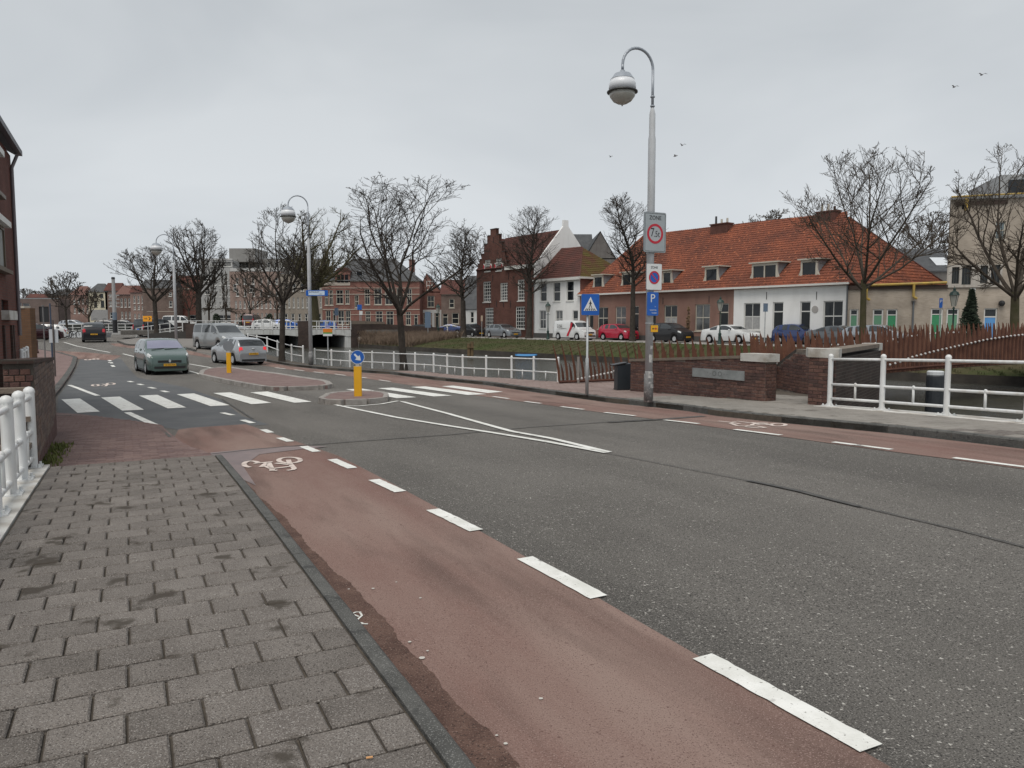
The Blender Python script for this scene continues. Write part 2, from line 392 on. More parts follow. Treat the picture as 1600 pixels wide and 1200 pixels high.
# grass blades, tufts along the bank and the reed bed: what nobody could count
def tufts(name, pts, h, wd, m, label, cat, n=5, kindlean=.35):
    mb = MB()
    for (x, y, z) in pts:
        for _ in range(n):
            a = rnd.uniform(0, 6.28); hh = h*rnd.uniform(.5, 1.15); bx = x + rnd.uniform(-.12,.12); by = y + rnd.uniform(-.12,.12)
            lx = rnd.uniform(-kindlean, kindlean)*hh; ly = rnd.uniform(-kindlean, kindlean)*hh; c, s = math.cos(a)*wd, math.sin(a)*wd
            mb.add([(bx-c,by-s,z-.03),(bx+c,by+s,z-.03),(bx+lx*.5+c*.6,by+ly*.5+s*.6,z+hh*.6),(bx+lx,by+ly,z+hh)], [(0,1,2,3)])
    o = mobj(name, mb.mesh(name, m, fix=False)); tag(o, label, cat, kind='stuff'); return o
reed_m = mat('dry_reed', (.13,.092,.066), .9, (.25,.185,.135), .8)
reed_g = mat('grass_blades', (.058,.078,.024), .9, (.095,.084,.042), .35)
gp = []
for _ in range(9000):
    i = rnd.randrange(10, NB-1); f = rnd.random(); x = A_[i][0]*(1-f)+B2[i][0]*f; y = A_[i][1]*(1-f)+B2[i][1]*f
    gp.append((x, y, -2.32 + .8*f**.75))
tufts('grass', gp, .13, .02, reed_g, 'short dull green grass covering the far canal bank', 'grass', 3)
rp = []
for _ in range(2000):
    i = int(NB*(.868 + .125*rnd.random()**1.2)); i = min(i, NB-1); f = rnd.random()**1.1
    x = A_[i][0]*(1-f)+B2[i][0]*f; y = A_[i][1]*(1-f)+B2[i][1]*f; rp.append((x, y, -2.32+.8*f**.75))
tufts('reeds', rp, .8, .016, reed_m, 'dry brown reeds and scrub beside the far bridge abutment', 'reeds', 6, .5)
wp = [xy(PZ(a, b, ZW)) for a, b in ((878,563),(905,565),(890,563))]
# near bridge deck
deck = [W(-30,-1.38), W(-30,12.95), W(11.28,12.95), W(11.28,-1.38)]
drape('bridge_deck', deck, -.006, earth, skirt=.9)

# road base
KE = [(1600,701.5),(1500,689.5),(1400,678),(1200,658.5),(1122,650),(1077,642.5),(1013,635),(960,630),(860,616),(760,601.5),(680,593.5),(610,584.5),(520,578.5),(460,572.5),(430,567.5),(405,562),(370,557),(330,552.5),(306,549),(296,541)]
KEg = PGs(KE)
p0 = W(5.7, 9.9)
kr = [W(-20,9.9), W(0,9.9)] + KEg
road = [W(-20,1.0), W(10.2,1.0)] + PGs([(271,686),(240,668),(80,655),(86,621),(104,597),(118,573),(121,560),(95,553),(55,546),(20,542)]) + [(-90, 45), (-110, 90), (-60,110), (-41,100), (-33,84), (-31,74)] + KEg[::-1] + [W(0,9.9), W(-20,9.9)]
o_road = drape('road', road, 0, asph)
drape('road_patch', PGs([(126,561),(190,561),(215,590),(290,605),(345,624),(378,650),(421,664),(300,668.6),(279,672),(250,667),(130,651),(89,648),(91,619),(107,597),(121,573)]), .004, asph_dark)
# red bicycle lanes
lane_l = [W(-20,1.0), W(10.1,1.0)] + PGs([(271,686),(279,671.5),(300,668.8),(384,663.2)]) + [W(10.1,2.46), W(-20,2.44)]
drape('bicycle_lane', lane_l, .006, red_lane)
DIN = [(1600,733.5),(1490,718.5),(1393,706),(1300,693.5),(1220,682.5),(1092,664.5),(992,651.3),(912,641.3),(845,631.8),(760,620.3),(680,608),(608,596.8),(555,589),(506,583.5),(450,577.4),(400,569.5),(350,560.5)]
lane_r = [W(-20,9.75), W(0,9.75)] + PGs([(a, b + .8) for a, b in KE[:17]]) + PGs(DIN[::-1]) + [W(0,8.35), W(-20,8.35)]
drape('bicycle_lane', lane_r, .006, red_lane)
drape('bicycle_lane', PGs([(66,547),(140,551),(190,556),(176,563),(122,561),(100,556)]), .005, red_lane)
drape('bicycle_lane', PGs([(172,537),(210,536),(250,541),(300,549),(330,556),(340,561),(290,553),(220,546),(180,541)]), .005, red_lane)
ed = [(s_*.5, 1.0) for s_ in range(-10, 20)]
ed2 = [W(a, 1.0) for a, _ in ed] + [W(9.5 - k*.04, 1.07 + .16*min(1, k*.04/6.5) + .014*math.sin(k*.11) + .010*math.sin(k*.37+1) + rnd.uniform(-.008,.008)) for k in range(0, 363)]
drape('lane_edge_dirt', ed2, .010, red_dirt)
drape('worn_surface', PGs([(322,713),(330,708),(400,702),(480,697.5),(512,699),(470,703),(405,711),(380,730),(400,760),(352,738)]), .011, wetred)
# seams in the asphalt
def seam(pix, wd, name='asphalt_seam', m=tar, off=.013):
    o = strokes(name, [PGs(pix)], wd, off, m); o['kind'] = 'structure'; return o
seam([(323,711.5),(400,703),(470,697),(560,690),(700,680),(830,668),(950,660),(1040,655)], .05)
seam([(950,660.5),(1040,655.5),(1100,651)], .16)
seam([(948,709),(1040,727),(1170,752)], .02)
seam([(1168,752),(1200,758),(1250,769),(1300,782),(1345,793)], .075)
seam([(1340,792),(1420,811),(1500,830),(1600,856),(1700,884)], .028)
seam([(347,624),(372,640),(395,655)], .05, m=tar)
# painted lines
def quadmark(qs, name='road_marking', m=white_paint, off=.012):
    bm = bmesh.new()
    for q in qs:
        vl = [bm.verts.new(PG(a, b, off)) for a, b in q]; bm.faces.new(vl)
    for f in bm.faces:
        f.normal_update()
        if f.normal.z < 0: f.normal_flip()
    me = bpy.data.meshes.new(name); bm.to_mesh(me); bm.free(); me.materials.append(m)
    o = mobj(name, me); o['kind'] = 'structure'; return o
for q in ([(96,624),(125,622.6),(156,643),(121,645)], [(158,621),(187,619.5),(225,640),(191,641.5)], [(217,618),(246,616.8),(291,636.5),(262,638)],
          [(276,616),(303,614.6),(359,633),(329,634.5)], [(333,614),(360,613),(424,629.3),(393,631.5)], [(391,613),(418,611.6),(487,627.6),(460,629.2)],
          [(540,608.2),(566,607.2),(651,620.6),(620,622)], [(590,606.6),(614,605.6),(706,618),(678,619.4)], [(642,604.6),(664,603.6),(760,615.7),(731,617.1)], [(690,603.4),(708,602.4),(786,612),(762,614)]):
    quadmark([q], 'zebra_stripe')
def dashes(prs, wd, name='road_dash', m=white_paint):
    for a, b in prs:
        A = PG(*a); B = PG(*b); o = strokes(name, [[xy(A), xy(B)]], wd, .0135, m, step=.05, rag=.002 if A.y < 20 else 0); o['kind'] = 'structure'
dashes([((1098,1029),(1362,1174)),((820,874),(936,936)),((676,798),(744,831)),((584,751),(626,770)),((519,719),(551,733)),((474,698.5),(495,707)),((437,685),(454,691)),((411,672),(423,677)),((379,657),(395,662)),((347,645.5),(364,649.5))], .125)
dashes([((1490,716.5),(1605,731.5)),((1302,691.8),(1393,703.5)),((1148,672),(1220,681)),((1038,657),(1092,663)),((945,645.3),(992,650.5)),((877,636),(912,640.5)),((820,628),(845,631)),((770,620),(795,623.5)),((592,594),(610,596.5)),((556,588.6),(573,591)),((523,584.8),(540,587)),((490,581.3),(507,583.4)),((460,578),(475,579.7)),((430,574.8),(446,576.6))], .11)
dashes([((201,596),(207,597.5)),((216,600.3),(223,602)),((233,605.5),(242,607.5)),((253,611),(262,613.3)),((170,563),(173,564.5)),((173,566.5),(175,568)),((175,571),(178,573.5))], .16)
dashes([((108,602),(122,607)),((122,607),(153,618.8)),((199,645),(243,665.5))], .15)
dashes([((170,566),(171,567))], .1)
for l in ([(524,633),(620,653),(700,666),(770,677),(860,692),(948,708.5)], [(630,628.5),(700,647),(760,664),(800,675),(860,685.7),(951,707.6)], [(527,635),(560,635),(595,632),(622,627),(630,628.5)], [(296,569),(325,574),(352,579)], [(296,580),(310,584),(316,587)], [(192,553),(212,558)], [(100,535),(120,541),(150,547),(172,551)]):
    o = strokes('road_line', [PGs(l)], .11 if l[0][0] > 500 else .13, .0135, white_paint); o['kind'] = 'structure'
# bicycle symbols
def sym(f, lines, wd, m=pink_paint):
    o = strokes('bicycle_symbol', [[xy(PG(*f(a, b))) for a, b in l] for l in lines], wd, .0145, m); o['kind'] = 'structure'
def ell(cx, cy, rx, ry, a0=0, a1=360, n=28): return [(cx + rx*math.cos(R(a0+(a1-a0)*i/n)), cy - ry*math.sin(R(a0+(a1-a0)*i/n))) for i in range(n+1)]
sym(lambda a, b: (360+a/10, 690+b/10), [ell(330,368,118,48,20,178), ell(330,368,118,48,184,262), ell(925,305,170,45,5,258), ell(925,305,170,45,268,358), [(365,358),(660,330)], [(480,412),(570,345)], [(540,395),(660,445)], [(600,345),(660,470)], [(610,470),(735,465)], [(680,435),(960,402)], [(905,300),(925,350),(985,420),(1000,438),(975,455),(885,467)], [(710,352),(950,378)]], .062)
sym(lambda a, b: (1100+a/10, 640+b/10), [ell(1160,248,115,20), ell(880,250,130,22,0,200), [(220,190),(420,210),(520,192),(700,215),(1000,222)], [(410,225),(520,262),(640,270),(700,262)], [(640,280),(860,300),(960,292),(840,272),(700,268)], [(420,212),(560,235)], [(740,212),(860,245),(1010,248)]], .07)
sym(lambda a, b: (a, b), [ell(149,602.5,5,1.4), ell(173,600.2,6,1.4), [(153,601),(160,600.5),(166,601.8)], [(158,603),(165,604),(168,601)]], .09)
sym(lambda a, b: (a, b), [ell(137,562.3,4,.7), ell(150,561.3,4,.7), [(140,561.5),(148,562.2)]], .12)
# graffiti on the kerb and gutter, chewing-gum spots and a cigarette end
sym(lambda a, b: (400+a*.3125, 850+b*.3125), [[(478,362),(500,352),(520,352),(530,370),(510,388),(505,402),(535,408)], [(505,410),(560,412)], [(490,365),(515,375)]], .012, white_paint)
gum = mat('gum_spot', (.55,.52,.48), .7)
def spot(x, y, r, off):
    o_ = []
    for i in range(9): o_.append((x + r*math.cos(i*.7)*rnd.uniform(.8,1.2), y + r*math.sin(i*.7)*rnd.uniform(.8,1.2)))
    return [(a, b, zg(a, b) + off) for a, b in o_]
mb = MB()
for px, py, r in ((660,1031,.022),(583,922,.016),(619,912,.010),(657,937,.012),(640,1006,.013),(668,1020,.01),(545,923,.01),(790,1166,.012),(776,1153,.009),(845,1095,.014)):
    p = PG(px, py); q = spot(p.x, p.y, r*.7, .0115); mb.add(q, [tuple(range(9))])
o = mb.build('gum_spots', gum); o['kind'] = 'stuff'; tag(o, 'pale spots of trodden gum on the red bicycle lane', 'gum')

# ---- near left pavement, stone by stone ----
def inpoly(x, y, P):
    c = False; n = len(P)
    for i in range(n):
        a, b = P[i], P[i-1]
        if (a[1] > y) != (b[1] > y) and x < (b[0]-a[0])*(y-a[1])/(b[1]-a[1]) + a[0]: c = not c
    return c
def slope(s): return (zs(s + .5) - zs(s - .5))
PM = {}
def paver_mesh(a, b, h, m, key):
    k = (round(a, 3), round(b, 3), key)
    if k in PM: return PM[k]
    mb = MB(); c = .008; x, y = a/2, b/2
    mb.v = [(-x,-y,-h),(x,-y,-h),(x,y,-h),(-x,y,-h),(-x,-y,-c),(x,-y,-c),(x,y,-c),(-x,y,-c),(-x+c,-y+c,0),(x-c,-y+c,0),(x-c,y-c,0),(-x+c,y-c,0)]
    mb.f = [(0,1,5,4),(1,2,6,5),(2,3,7,6),(3,0,4,7),(4,5,9,8),(5,6,10,9),(6,7,11,10),(7,4,8,11),(8,9,10,11)]
    PM[k] = mb.mesh('paver', m, fix=False); return PM[k]
def paver_mat(s, t, z):
    k = slope(s); U3 = Vector((UX, UY, k)).normalized(); V3 = Vector((VX, VY, 0)); N3 = V3.cross(U3)
    M_ = Matrix((( V3.x,U3.x,N3.x),(V3.y,U3.y,N3.y),(V3.z,U3.z,N3.z))).to_4x4(); x, y = W(s, t); M_.translation = (x, y, z); return M_
def pave(parent, s0, s1, tlo, thi, off, rs, ws, mats, limit, gap=.0155, h=.03, inside=None, dim=(0,0)):
    cells = []; i = 0; s = s0
    while s + rs <= s1 + 1e-6:
        a, b = tlo(s + rs/2), thi(s + rs/2); t = a - (ws/2 if i % 2 else 0) - (i*.37 % 1)*.02
        while t < b - .03:
            c, d = max(a, t), min(b, t + ws)
            if b - d < .06: d = b; t = b
            if c - a < .0 or d - c > ws + .07: pass
            if d - c > .045: cells.append((s + rs/2, (c+d)/2, round(rs - gap, 3), round((d - c - gap*.7)/.01)*.01 if abs(d - c - ws) > .005 else ws - gap*.7))
            t += ws
        s += rs; i += 1
    if inside: cells = [c for c in cells if inside(*W(c[0], c[1]))]
    cells.sort(key=lambda c: c[0]**2 + c[1]**2)
    joined = MB()
    for n_, (s, t, a, b) in enumerate(cells):
        x, y = W(s, t); z = zg(x, y) + off + rnd.uniform(-.0022, .0022); mm = rnd.randrange(len(mats))
        M_ = paver_mat(s, t, z) @ Matrix.Rotation(rnd.uniform(-.008,.008), 4, 'X') @ Matrix.Rotation(rnd.uniform(-.008,.008), 4, 'Y') @ Matrix.Rotation(rnd.uniform(-.01,.01), 4, 'Z')
        me = paver_mesh(b, a, h, mats[mm], mm)
        if n_ < limit:
            o = mobj('paver', me, parent); o.matrix_local = M_
        else:
            b0 = len(joined.v); joined.v += [tuple(M_ @ v.co) for v in me.vertices]; joined.f += [tuple(i + b0 for i in p.vertices) for p in me.polygons]
    if joined.v:
        o = mobj('paver_field', joined.mesh('paver_field', mats[0], fix=False), parent); o['kind'] = 'stuff'
left_pav = drape('left_pavement', [W(-6,-.86), W(10.35,-.86), W(10.35,.935), W(-6,.935)], .100, joint_m, skirt=.11)
pave(left_pav, 1.1, 10.3, lambda s: -.85, lambda s: .925, .12, .240, .272, [paver_m, paver_m, paver_m2, paver_m3], 300)
# kerb stones of the near pavement
def kerbrun(parent, pts, wd, h, L, m, name='kerb_stone', off=0.0, chamf=.02, base=.05):
    """kerb stones laid end to end along a ground polyline; a part each"""
    d = [0]
    for a, b in zip(pts, pts[1:]): d.append(d[-1] + math.dist(a, b))
    def at(q):
        q = max(0, min(d[-1], q)); j = 0
        while j < len(d) - 2 and d[j+1] < q: j += 1
        f = (q - d[j]) / max(1e-9, d[j+1]-d[j]); return Vector((pts[j][0]+(pts[j+1][0]-pts[j][0])*f, pts[j][1]+(pts[j+1][1]-pts[j][1])*f))
    n = max(1, round(d[-1]/L))
    for i in range(n):
        a = at(d[-1]*i/n + .004); b = at(d[-1]*(i+1)/n - .004); t = (b - a).normalized(); nn = Vector((-t.y, t.x))
        mb = MB(); hh = h + rnd.uniform(-.003,.003)
        vs = []
        for p in (a, b):
            z = zg(p.x, p.y) + off
            for (o_, zz) in ((0,-base),(0,hh-chamf),(chamf,hh),(wd,hh),(wd,-base)):
                q = p + nn*o_; vs.append((q.x, q.y, z + zz))
        mb.add(vs, [(0,1,6,5),(1,2,7,6),(2,3,8,7),(3,4,9,8),(4,0,5,9),(4,3,2,1,0),(5,6,7,8,9)])
        mb.build(name, m, parent)
kerbrun(left_pav, [W(s_, 1.025) for s_ in (-5,0,2,4,6,8,10.2)], .09, .12, 1.0, kerb_m)
# dropped red paving at the crossing
cross_pav = drape('crossing_pavement', [W(10.35,-1.0), W(10.35,.99)] + PGs([(318,709.5),(292,702),(270,685),(250,667.5),(200,660),(130,651),(84,648),(70,660)]), .05, redbrick_pav, skirt=.06)
CPO = [W(10.35,-1.0), W(10.35,.99)] + PGs([(318,709.5),(292,702),(270,685),(250,667.5),(200,660),(130,651),(84,648),(70,660)])
clk = [mat('clinker_a', (.135,.086,.080), .9, (.175,.118,.108), 3, speck=(50,(.25,.19,.17),.62), bump=(50,.5)), mat('clinker_b', (.155,.10,.09), .9, (.195,.135,.122), 3, speck=(50,(.25,.19,.17),.62), bump=(50,.5)), mat('clinker_c', (.115,.075,.072), .9, (.15,.10,.094), 3, bump=(50,.5))]
pave(cross_pav, 10.45, 19, lambda s: -2.4, lambda s: 1.4, .058, .105, .21, clk, 300, gap=.008, h=.01, inside=lambda x, y: all(inpoly(x+a, y+b, CPO) for a, b in ((.09,0),(-.09,0),(0,.09),(0,-.09))))
kerbrun(cross_pav, PGs([(86,652),(130,653.3),(200,663),(252,671),(270,688)])[::-1], .06, .056, .5, kerb_m, chamf=.01)
# pale footing under the left railing
o = drape('stone_footing', [W(-3,-1.36), W(10.45,-1.36), W(10.45,-.87), W(-3,-.87)], .118, stone_white, skirt=.5)
# ---- right pavement ----
rp_out = [W(-20,12.9), W(11.3,12.9)]
right = [W(-20,9.9), W(0,9.9)] + KEg[:18] + [quay[-1]] + quay[::-1] + [xy(p) for p in PLZ[::-1]] + [W(11.3,12.9), W(-20,12.9)]
right_pav = drape('right_pavement', right, .104, joint_m, skirt=.11)
kerbrun(right_pav, ([W(-6,9.9), W(0,9.9)] + KEg[:17])[::-1], .13, .125, 1.0, kerb_m)
rpoly = right
def shr(x, y):
    for dx, dy in ((.22,0),(-.22,0),(0,.22),(0,-.22)):
        if not inpoly(x+dx, y+dy, rpoly): return False
    return True
pm_a = mat('paver_warm', (.20,.185,.165), .9, (.27,.25,.225), 1.4, speck=[(2.0,(.12,.105,.09),.62),(60,(.36,.34,.31),.66)], bump=(50,.4))
pm_b = mat('paver_clinker', (.20,.145,.13), .9, (.27,.205,.185), 1.8, speck=[(60,(.34,.29,.27),.66)], bump=(50,.4))
pave(right_pav, -2, 15.5, lambda s: 9.9, lambda s: 14.5, .12, .205, .305, [pm_a, paver_m2, paver_m], 300, inside=shr)
pave(right_pav, 15.5, 34, lambda s: 5, lambda s: 15.5, .12, .22, .23, [pm_b, pm_a, pm_b], 0, inside=shr)
o = drape('stone_footing', [W(-2,12.42), W(11.15,12.42), W(11.15,12.94), W(-2,12.94)], .128, stone_white, skirt=.9)
# far-left pavement beyond the crossing
lp = PGs([(86,621),(104,597),(118,573),(121,560),(95,553),(55,546),(20,542)]) + [(-60,36), (-30,20)] + [W(12.6,-1.4)]
lpav = drape('corner_pavement', lp, .10, redbrick_pav, skirt=.12)
kerbrun(lpav, PGs([(86,621),(104,597),(118,573),(121,560),(95,553),(55,546)]), .22, .112, 1.0, kerb_m)
# traffic islands
isl = PGs([(318,589),(430,611),(512,608),(505,600),(430,588),(352,577),(330,579),(320,583)])
i1 = drape('traffic_island', isl, .12, redbrick_pav, skirt=.13)
kerbrun(i1, (isl + [isl[0]])[::-1], .2, .14, .95, kerb_l)
isl2 = PGs([(506,629),(515,631.5),(530,632.5),(560,632),(597,628.5),(600,622),(590,618),(560,617),(520,620)])
i2 = drape('traffic_island', isl2, .12, redbrick_pav, skirt=.13)
kerbrun(i2, (isl2 + [isl2[0]])[::-1], .14, .135, .6, kerb_l)
# median kerb and verge on the far side of the road (left of the parked van)
mv = PGs([(186,534.5),(200,540),(232,541),(300,546),(306,549)]) + [(-30,74), (-31,82), (-39,82)]
md = drape('far_pavement', mv, .12, mat('pav_far', (.21,.195,.18), .9), skirt=.13)
kerbrun(md, PGs([(306,549),(300,546),(232,541),(200,540),(186,534.5)]), .15, .13, 1.5, kerb_m)
# weeds and moss at wall feet
weed_m = mat('weeds', (.09,.12,.03), .9, (.16,.17,.05), 6)
wd_ = []
for i in range(150):
    s_ = 10.55 + rnd.random()*2.6; x, y = W(s_, -.95 + rnd.gauss(0,.03)); wd_.append((x, y, zg(x, y) + .06))
tufts('weeds', wd_, .055, .012, weed_m, 'green weeds growing at the foot of the left brick wall', 'weeds', 4, .6)
# ---------------- railings, walls, bridges ----------------
white_metal = mat('white_metal', (.74,.75,.75), .38, (.66,.67,.66), 4, streak=((.38,.30,.22),.35,(9,9,1.2)), spec=.5)
def railing(name, label, cat, posts, h, r, mids, group=None, balz=None, baln=1, foot=False, cap=True, grd=None, m=white_metal, rr=None, lo=None):
    """posts: base points; mids: fractions of the height of the lower rails; balz: short uprights between two fractions"""
    root = empty(name, posts[0], 0, label, cat, group); O = Vector(posts[0]); P = [Vector(p) - O for p in posts]; rr = rr or r*.55
    mb = MB(); mb.tube((0,0,0), (0,0,h), r, n=10)
    if cap: mb.ball((0,0,h), r*1.08, rz=r*1.1, n=10, m=6)
    me = mb.mesh('post', m, smooth=True); smooth_by_angle(me)
    for i, p in enumerate(P): mobj('post', me, root, loc=p)
    for nm, f in [('top_rail', (h - r*1.15)/h)] + [('mid_rail', f) for f in mids]:
        mb = MB(); mb.path([p + Vector((0,0,h*f)) for p in P], rr, 8); mb.build(nm, m, root, smooth=True)
    if balz:
        a, b = balz; mb = MB(); mb.tube((0,0,h*a), (0,0,h*b + rr*.8), rr*.85, n=8); mb.ball((0,0,h*b + rr*.8), rr*1.1, n=8, m=4); bm_ = mb.mesh('baluster', m, smooth=True)
        for p, q in zip(P, P[1:]):
            for k in range(baln): mobj('baluster', bm_, root, loc=p.lerp(q, (k+1)/(baln+1)))
    if foot:
        mb = MB(); mb.box(-.13,-.10,0,.13,.10,.014)
        for a in (-1,1):
            for b in (-1,1): mb.tube((a*.10,b*.07,.01),(a*.10,b*.07,.045),.014,n=6)
        for a in (-1,1): mb.prism([(a*.03,.012),(a*.10,.012),(a*.03,.09)], -.008, .008)
        fm = mb.mesh('base_plate', m)
        for p in P: mobj('base_plate', fm, root, loc=p, rot=(0,0,RZ+math.pi/2))
    return root
def postline(pix, off=.12): return [tuple(PG(a, b, off)) for a, b in pix]
# right railing: posts where the photograph shows them, then on towards the viewer
pr = []
for s_ in (10.92, 9.72, 8.45, 7.12, 5.8, 4.4, 3.0, 1.6, 0.2): x, y = W(s_, 12.62); pr.append((x, y, zs(s_) + .13))
railing('bridge_railing', 'white tubular bridge railing standing right of the brick pillar over the water', 'railing', pr, 1.0, .049, (.44,.155), 'railings on the near bridge', (.155,.44), 1, True)
pl_ = []
for s_ in (10.3, 9.35, 8.45, 7.50, 6.55, 5.6, 4.6, 3.6, 2.6, 1.6, .6): x, y = W(s_, -1.03); pl_.append((x, y, zs(s_) + .12))
railing('bridge_railing', 'white tubular bridge railing at the left edge of the near pavement', 'railing', pl_, .87, .057, (.47,.13), 'railings on the near bridge', (.13,.47), 1, True)
# quay railing
def along(pix, n, off=.12):
    P = [PG(a, b, off) for a, b in pix]; q = resamp([(p.x, p.y) for p in P], n); return [(x, y, zg(x, y) + off) for x, y in q]
railing('quay_railing', 'long low white railing along the canal quay behind the right pavement', 'railing', along([(872,596.5),(800,591),(720,586.5),(670,580.5),(600,576.5),(540,573.5),(492,569.5)], 13), .82, .045, (.38,), 'quay railings', (0,.38), 1)
railing('quay_railing', 'white railing with round-topped posts descending beside the second lamp post', 'railing', [tuple(p) for p in (PG(474,567.5,.12), PG(456,564.5,.12), PG(434,559,.12)+Vector((0,0,.10)), PG(418,555,.12)+Vector((0,0,.2)), PG(402,551,.12)+Vector((0,0,.2)), PG(388,548,.12)+Vector((0,0,.2)))], .92, .05, (.42,), 'quay railings', foot=False)

brick_cols = [mat('brick_a', (.085,.042,.034), .92, (.15,.078,.062), 9, speck=(30,(.20,.13,.11),.62), bump=(60,.5)),
              mat('brick_b', (.075,.038,.034), .92, (.12,.065,.055), 11, bump=(60,.5)),
              mat('brick_c', (.12,.060,.046), .92, (.17,.095,.075), 10, bump=(60,.5)),
              mat('brick_d', (.06,.034,.03), .92, (.10,.058,.05), 9, bump=(60,.5))]
mortar_m = mat('mortar', (.085,.070,.06), .95, (.33,.285,.25), 1.6, bump=(50,.4), lo=.42, hi=.68)
wall_cols = [mat('brick_weathered_a', (.12,.085,.068), .92, (.18,.135,.11), 7, speck=(40,(.24,.20,.17),.62), bump=(60,.5)), mat('brick_weathered_b', (.095,.066,.054), .92, (.145,.105,.088), 7, bump=(60,.5)), mat('brick_weathered_c', (.13,.082,.062), .92, (.19,.13,.10), 7, bump=(60,.5)), mat('brick_weathered_d', (.08,.06,.052), .92, (.12,.09,.078), 7, bump=(60,.5))]
def brick_mesh(L, H, D, k, pal=None):
    pal = pal or brick_cols; key = ('b', L, H, k, pal is wall_cols)
    if key in PM: return PM[key]
    mb = MB(); c = .005; x, z = L/2, H/2
    mb.v = [(-x,D,-z),(x,D,-z),(x,D,z),(-x,D,z),(-x,c,-z),(x,c,-z),(x,c,z),(-x,c,z),(-x+c,0,-z+c),(x-c,0,-z+c),(x-c,0,z-c),(-x+c,0,z-c)]
    mb.f = [(0,1,5,4),(1,2,6,5),(2,3,7,6),(3,0,4,7),(4,5,9,8),(5,6,10,9),(6,7,11,10),(7,4,8,11),(8,9,10,11)]
    PM[key] = mb.mesh('brick', pal[k], fix=True); return PM[key]
def brickface(parent, A, B, zb0, zb1, zt0, zt1, limit=300, L=.215, H=.066, g=.010, pal=None):
    """bricks on the face that runs from A to B (2-D), between bottom and top lines; seen face is on the right of A->B... outward = -normal"""
    A = Vector(A); B = Vector(B); d = B - A; n = d.length; d.normalize(); ang = math.atan2(d.y, d.x)
    z = min(zb0, zb1); i = 0; out_ = 0; O = parent.matrix_world.translation if False else Vector(parent.location)
    cells = []
    while z < max(zt0, zt1) - H*.5:
        t = -(L+g)/2 if i % 2 else 0
        while t < n - .02:
            a, b = max(0, t), min(n, t + L + g)
            m_ = (a+b)/2; zb = zb0 + (zb1-zb0)*m_/n; zt = zt0 + (zt1-zt0)*m_/n
            if b - a > .05 and z > zb - H*.6 and z + H < zt + .012: cells.append((m_, z + H/2, round(b - a - g, 2) if b - a < L + g - .01 else L))
            t += L + g
        z += H + g; i += 1
    cells.sort(key=lambda c: -c[1]); j = MB()
    for k, (m_, zc, ln) in enumerate(cells):
        me = brick_mesh(ln, H, .06, rnd.choice((0,0,1,1,2,3)), pal); p = A + d*m_; q = Vector((p.x, p.y, zc)) + Vector((d.y, -d.x, 0))*rnd.uniform(.007,.012)
        if k < limit: mobj('brick', me, parent, loc=q - O, rot=(0, rnd.uniform(-.006,.006), ang))
        else:
            M_ = Matrix.Translation(q - O) @ Matrix.Rotation(ang, 4, 'Z'); b0 = len(j.v); j.v += [tuple(M_ @ v.co) for v in me.vertices]; j.f += [tuple(x + b0 for x in p_.vertices) for p_ in me.polygons]
    if j.v: tag(mobj('brickwork', j.mesh('brickwork', brick_cols[1]), parent), kind='stuff')
def slabwall(parent, A, B, th, zb, zt0, zt1, m, name='core', zb1=None):
    """solid wall core behind the face A->B; th = thickness away from the viewer"""
    A = Vector(A); B = Vector(B); d = (B - A).normalized(); nn = Vector((-d.y, d.x)); O = Vector(parent.location)
    zq = zb if zb1 is None else zb1; v = [(*A, zb), (*B, zq), (*(B+nn*th), zq), (*(A+nn*th), zb), (*A, zt0), (*B, zt1), (*(B+nn*th), zt1), (*(A+nn*th), zt0)]
    mb = MB(); mb.add([tuple(Vector(p) - O) for p in v], [(0,3,2,1),(4,5,6,7),(0,1,5,4),(1,2,6,5),(2,3,7,6),(3,0,4,7)]); return mb.build(name, m, parent)
dark_brick = brickmat('brick_damp', (.05,.033,.028), (.075,.045,.038), (.065,.055,.048), .22, .075)
coping_m = mat('coping', (.16,.125,.10), .9, (.24,.20,.16), 3, bump=(40,.4), streak=((.07,.06,.05),.7,(3,3,3)))
coping_w = mat('coping_white', (.55,.54,.51), .8, (.44,.42,.38), 3, bump=(40,.3), streak=((.2,.16,.12),.6,(3,3,3)))
# wall with the plaque
A1, B1 = PG(985,611,.12), PG(1195,627,.12); zA, zB = PD(985,561,A1.y).z, PD(1195,554,B1.y).z
wr = empty('brick_wall', A1, 0, 'low dark brick wall with grey plaque and white end stone behind the tall lamp post', 'wall', 'brick walls at the footbridge entrance')
slabwall(wr, xy(A1), xy(B1), .34, -2.6, zA - .07, zB - .07, mortar_m)
brickface(wr, xy(A1), xy(B1), A1.z, B1.z, zA - .07, zB - .07)
dd = (Vector(xy(B1)) - Vector(xy(A1))).normalized(); nn_ = Vector((-dd.y, dd.x))
def at1(f, out_=0.0): p = Vector(xy(A1)).lerp(Vector(xy(B1)), f) - nn_*out_; return (p.x, p.y)
slabwall(wr, at1(-.01,.03), at1(.845,.03), .40, zA - .068, zA, zA + (zB-zA)*.845, coping_m, 'coping', zb1=zA + (zB-zA)*.845 - .068)
slabwall(wr, at1(.85,.035), at1(1.01,.035), .41, zB - .17, zB+.005, zB + .01, coping_w, 'end_stone')
pa, pb = .52, .875
pm_ = mat('plaque_stone', (.27,.285,.285), .6, (.20,.215,.215), 5, streak=((.1,.09,.08),.4,(4,4,2)))
def zrow(f, row): p = at1(f); return PD(800 + 1200*p[0]/p[1], row, p[1]).z
mb = MB(); a = at1(pa,.03); b = at1(pb,.03); z0, z1, z2, z3 = zrow(pa,588), zrow(pb,595), zrow(pa,574.5), zrow(pb,580)
pq = slabwall(wr, a, b, .045, min(z0,z1), z2, z3, pm_, 'plaque')
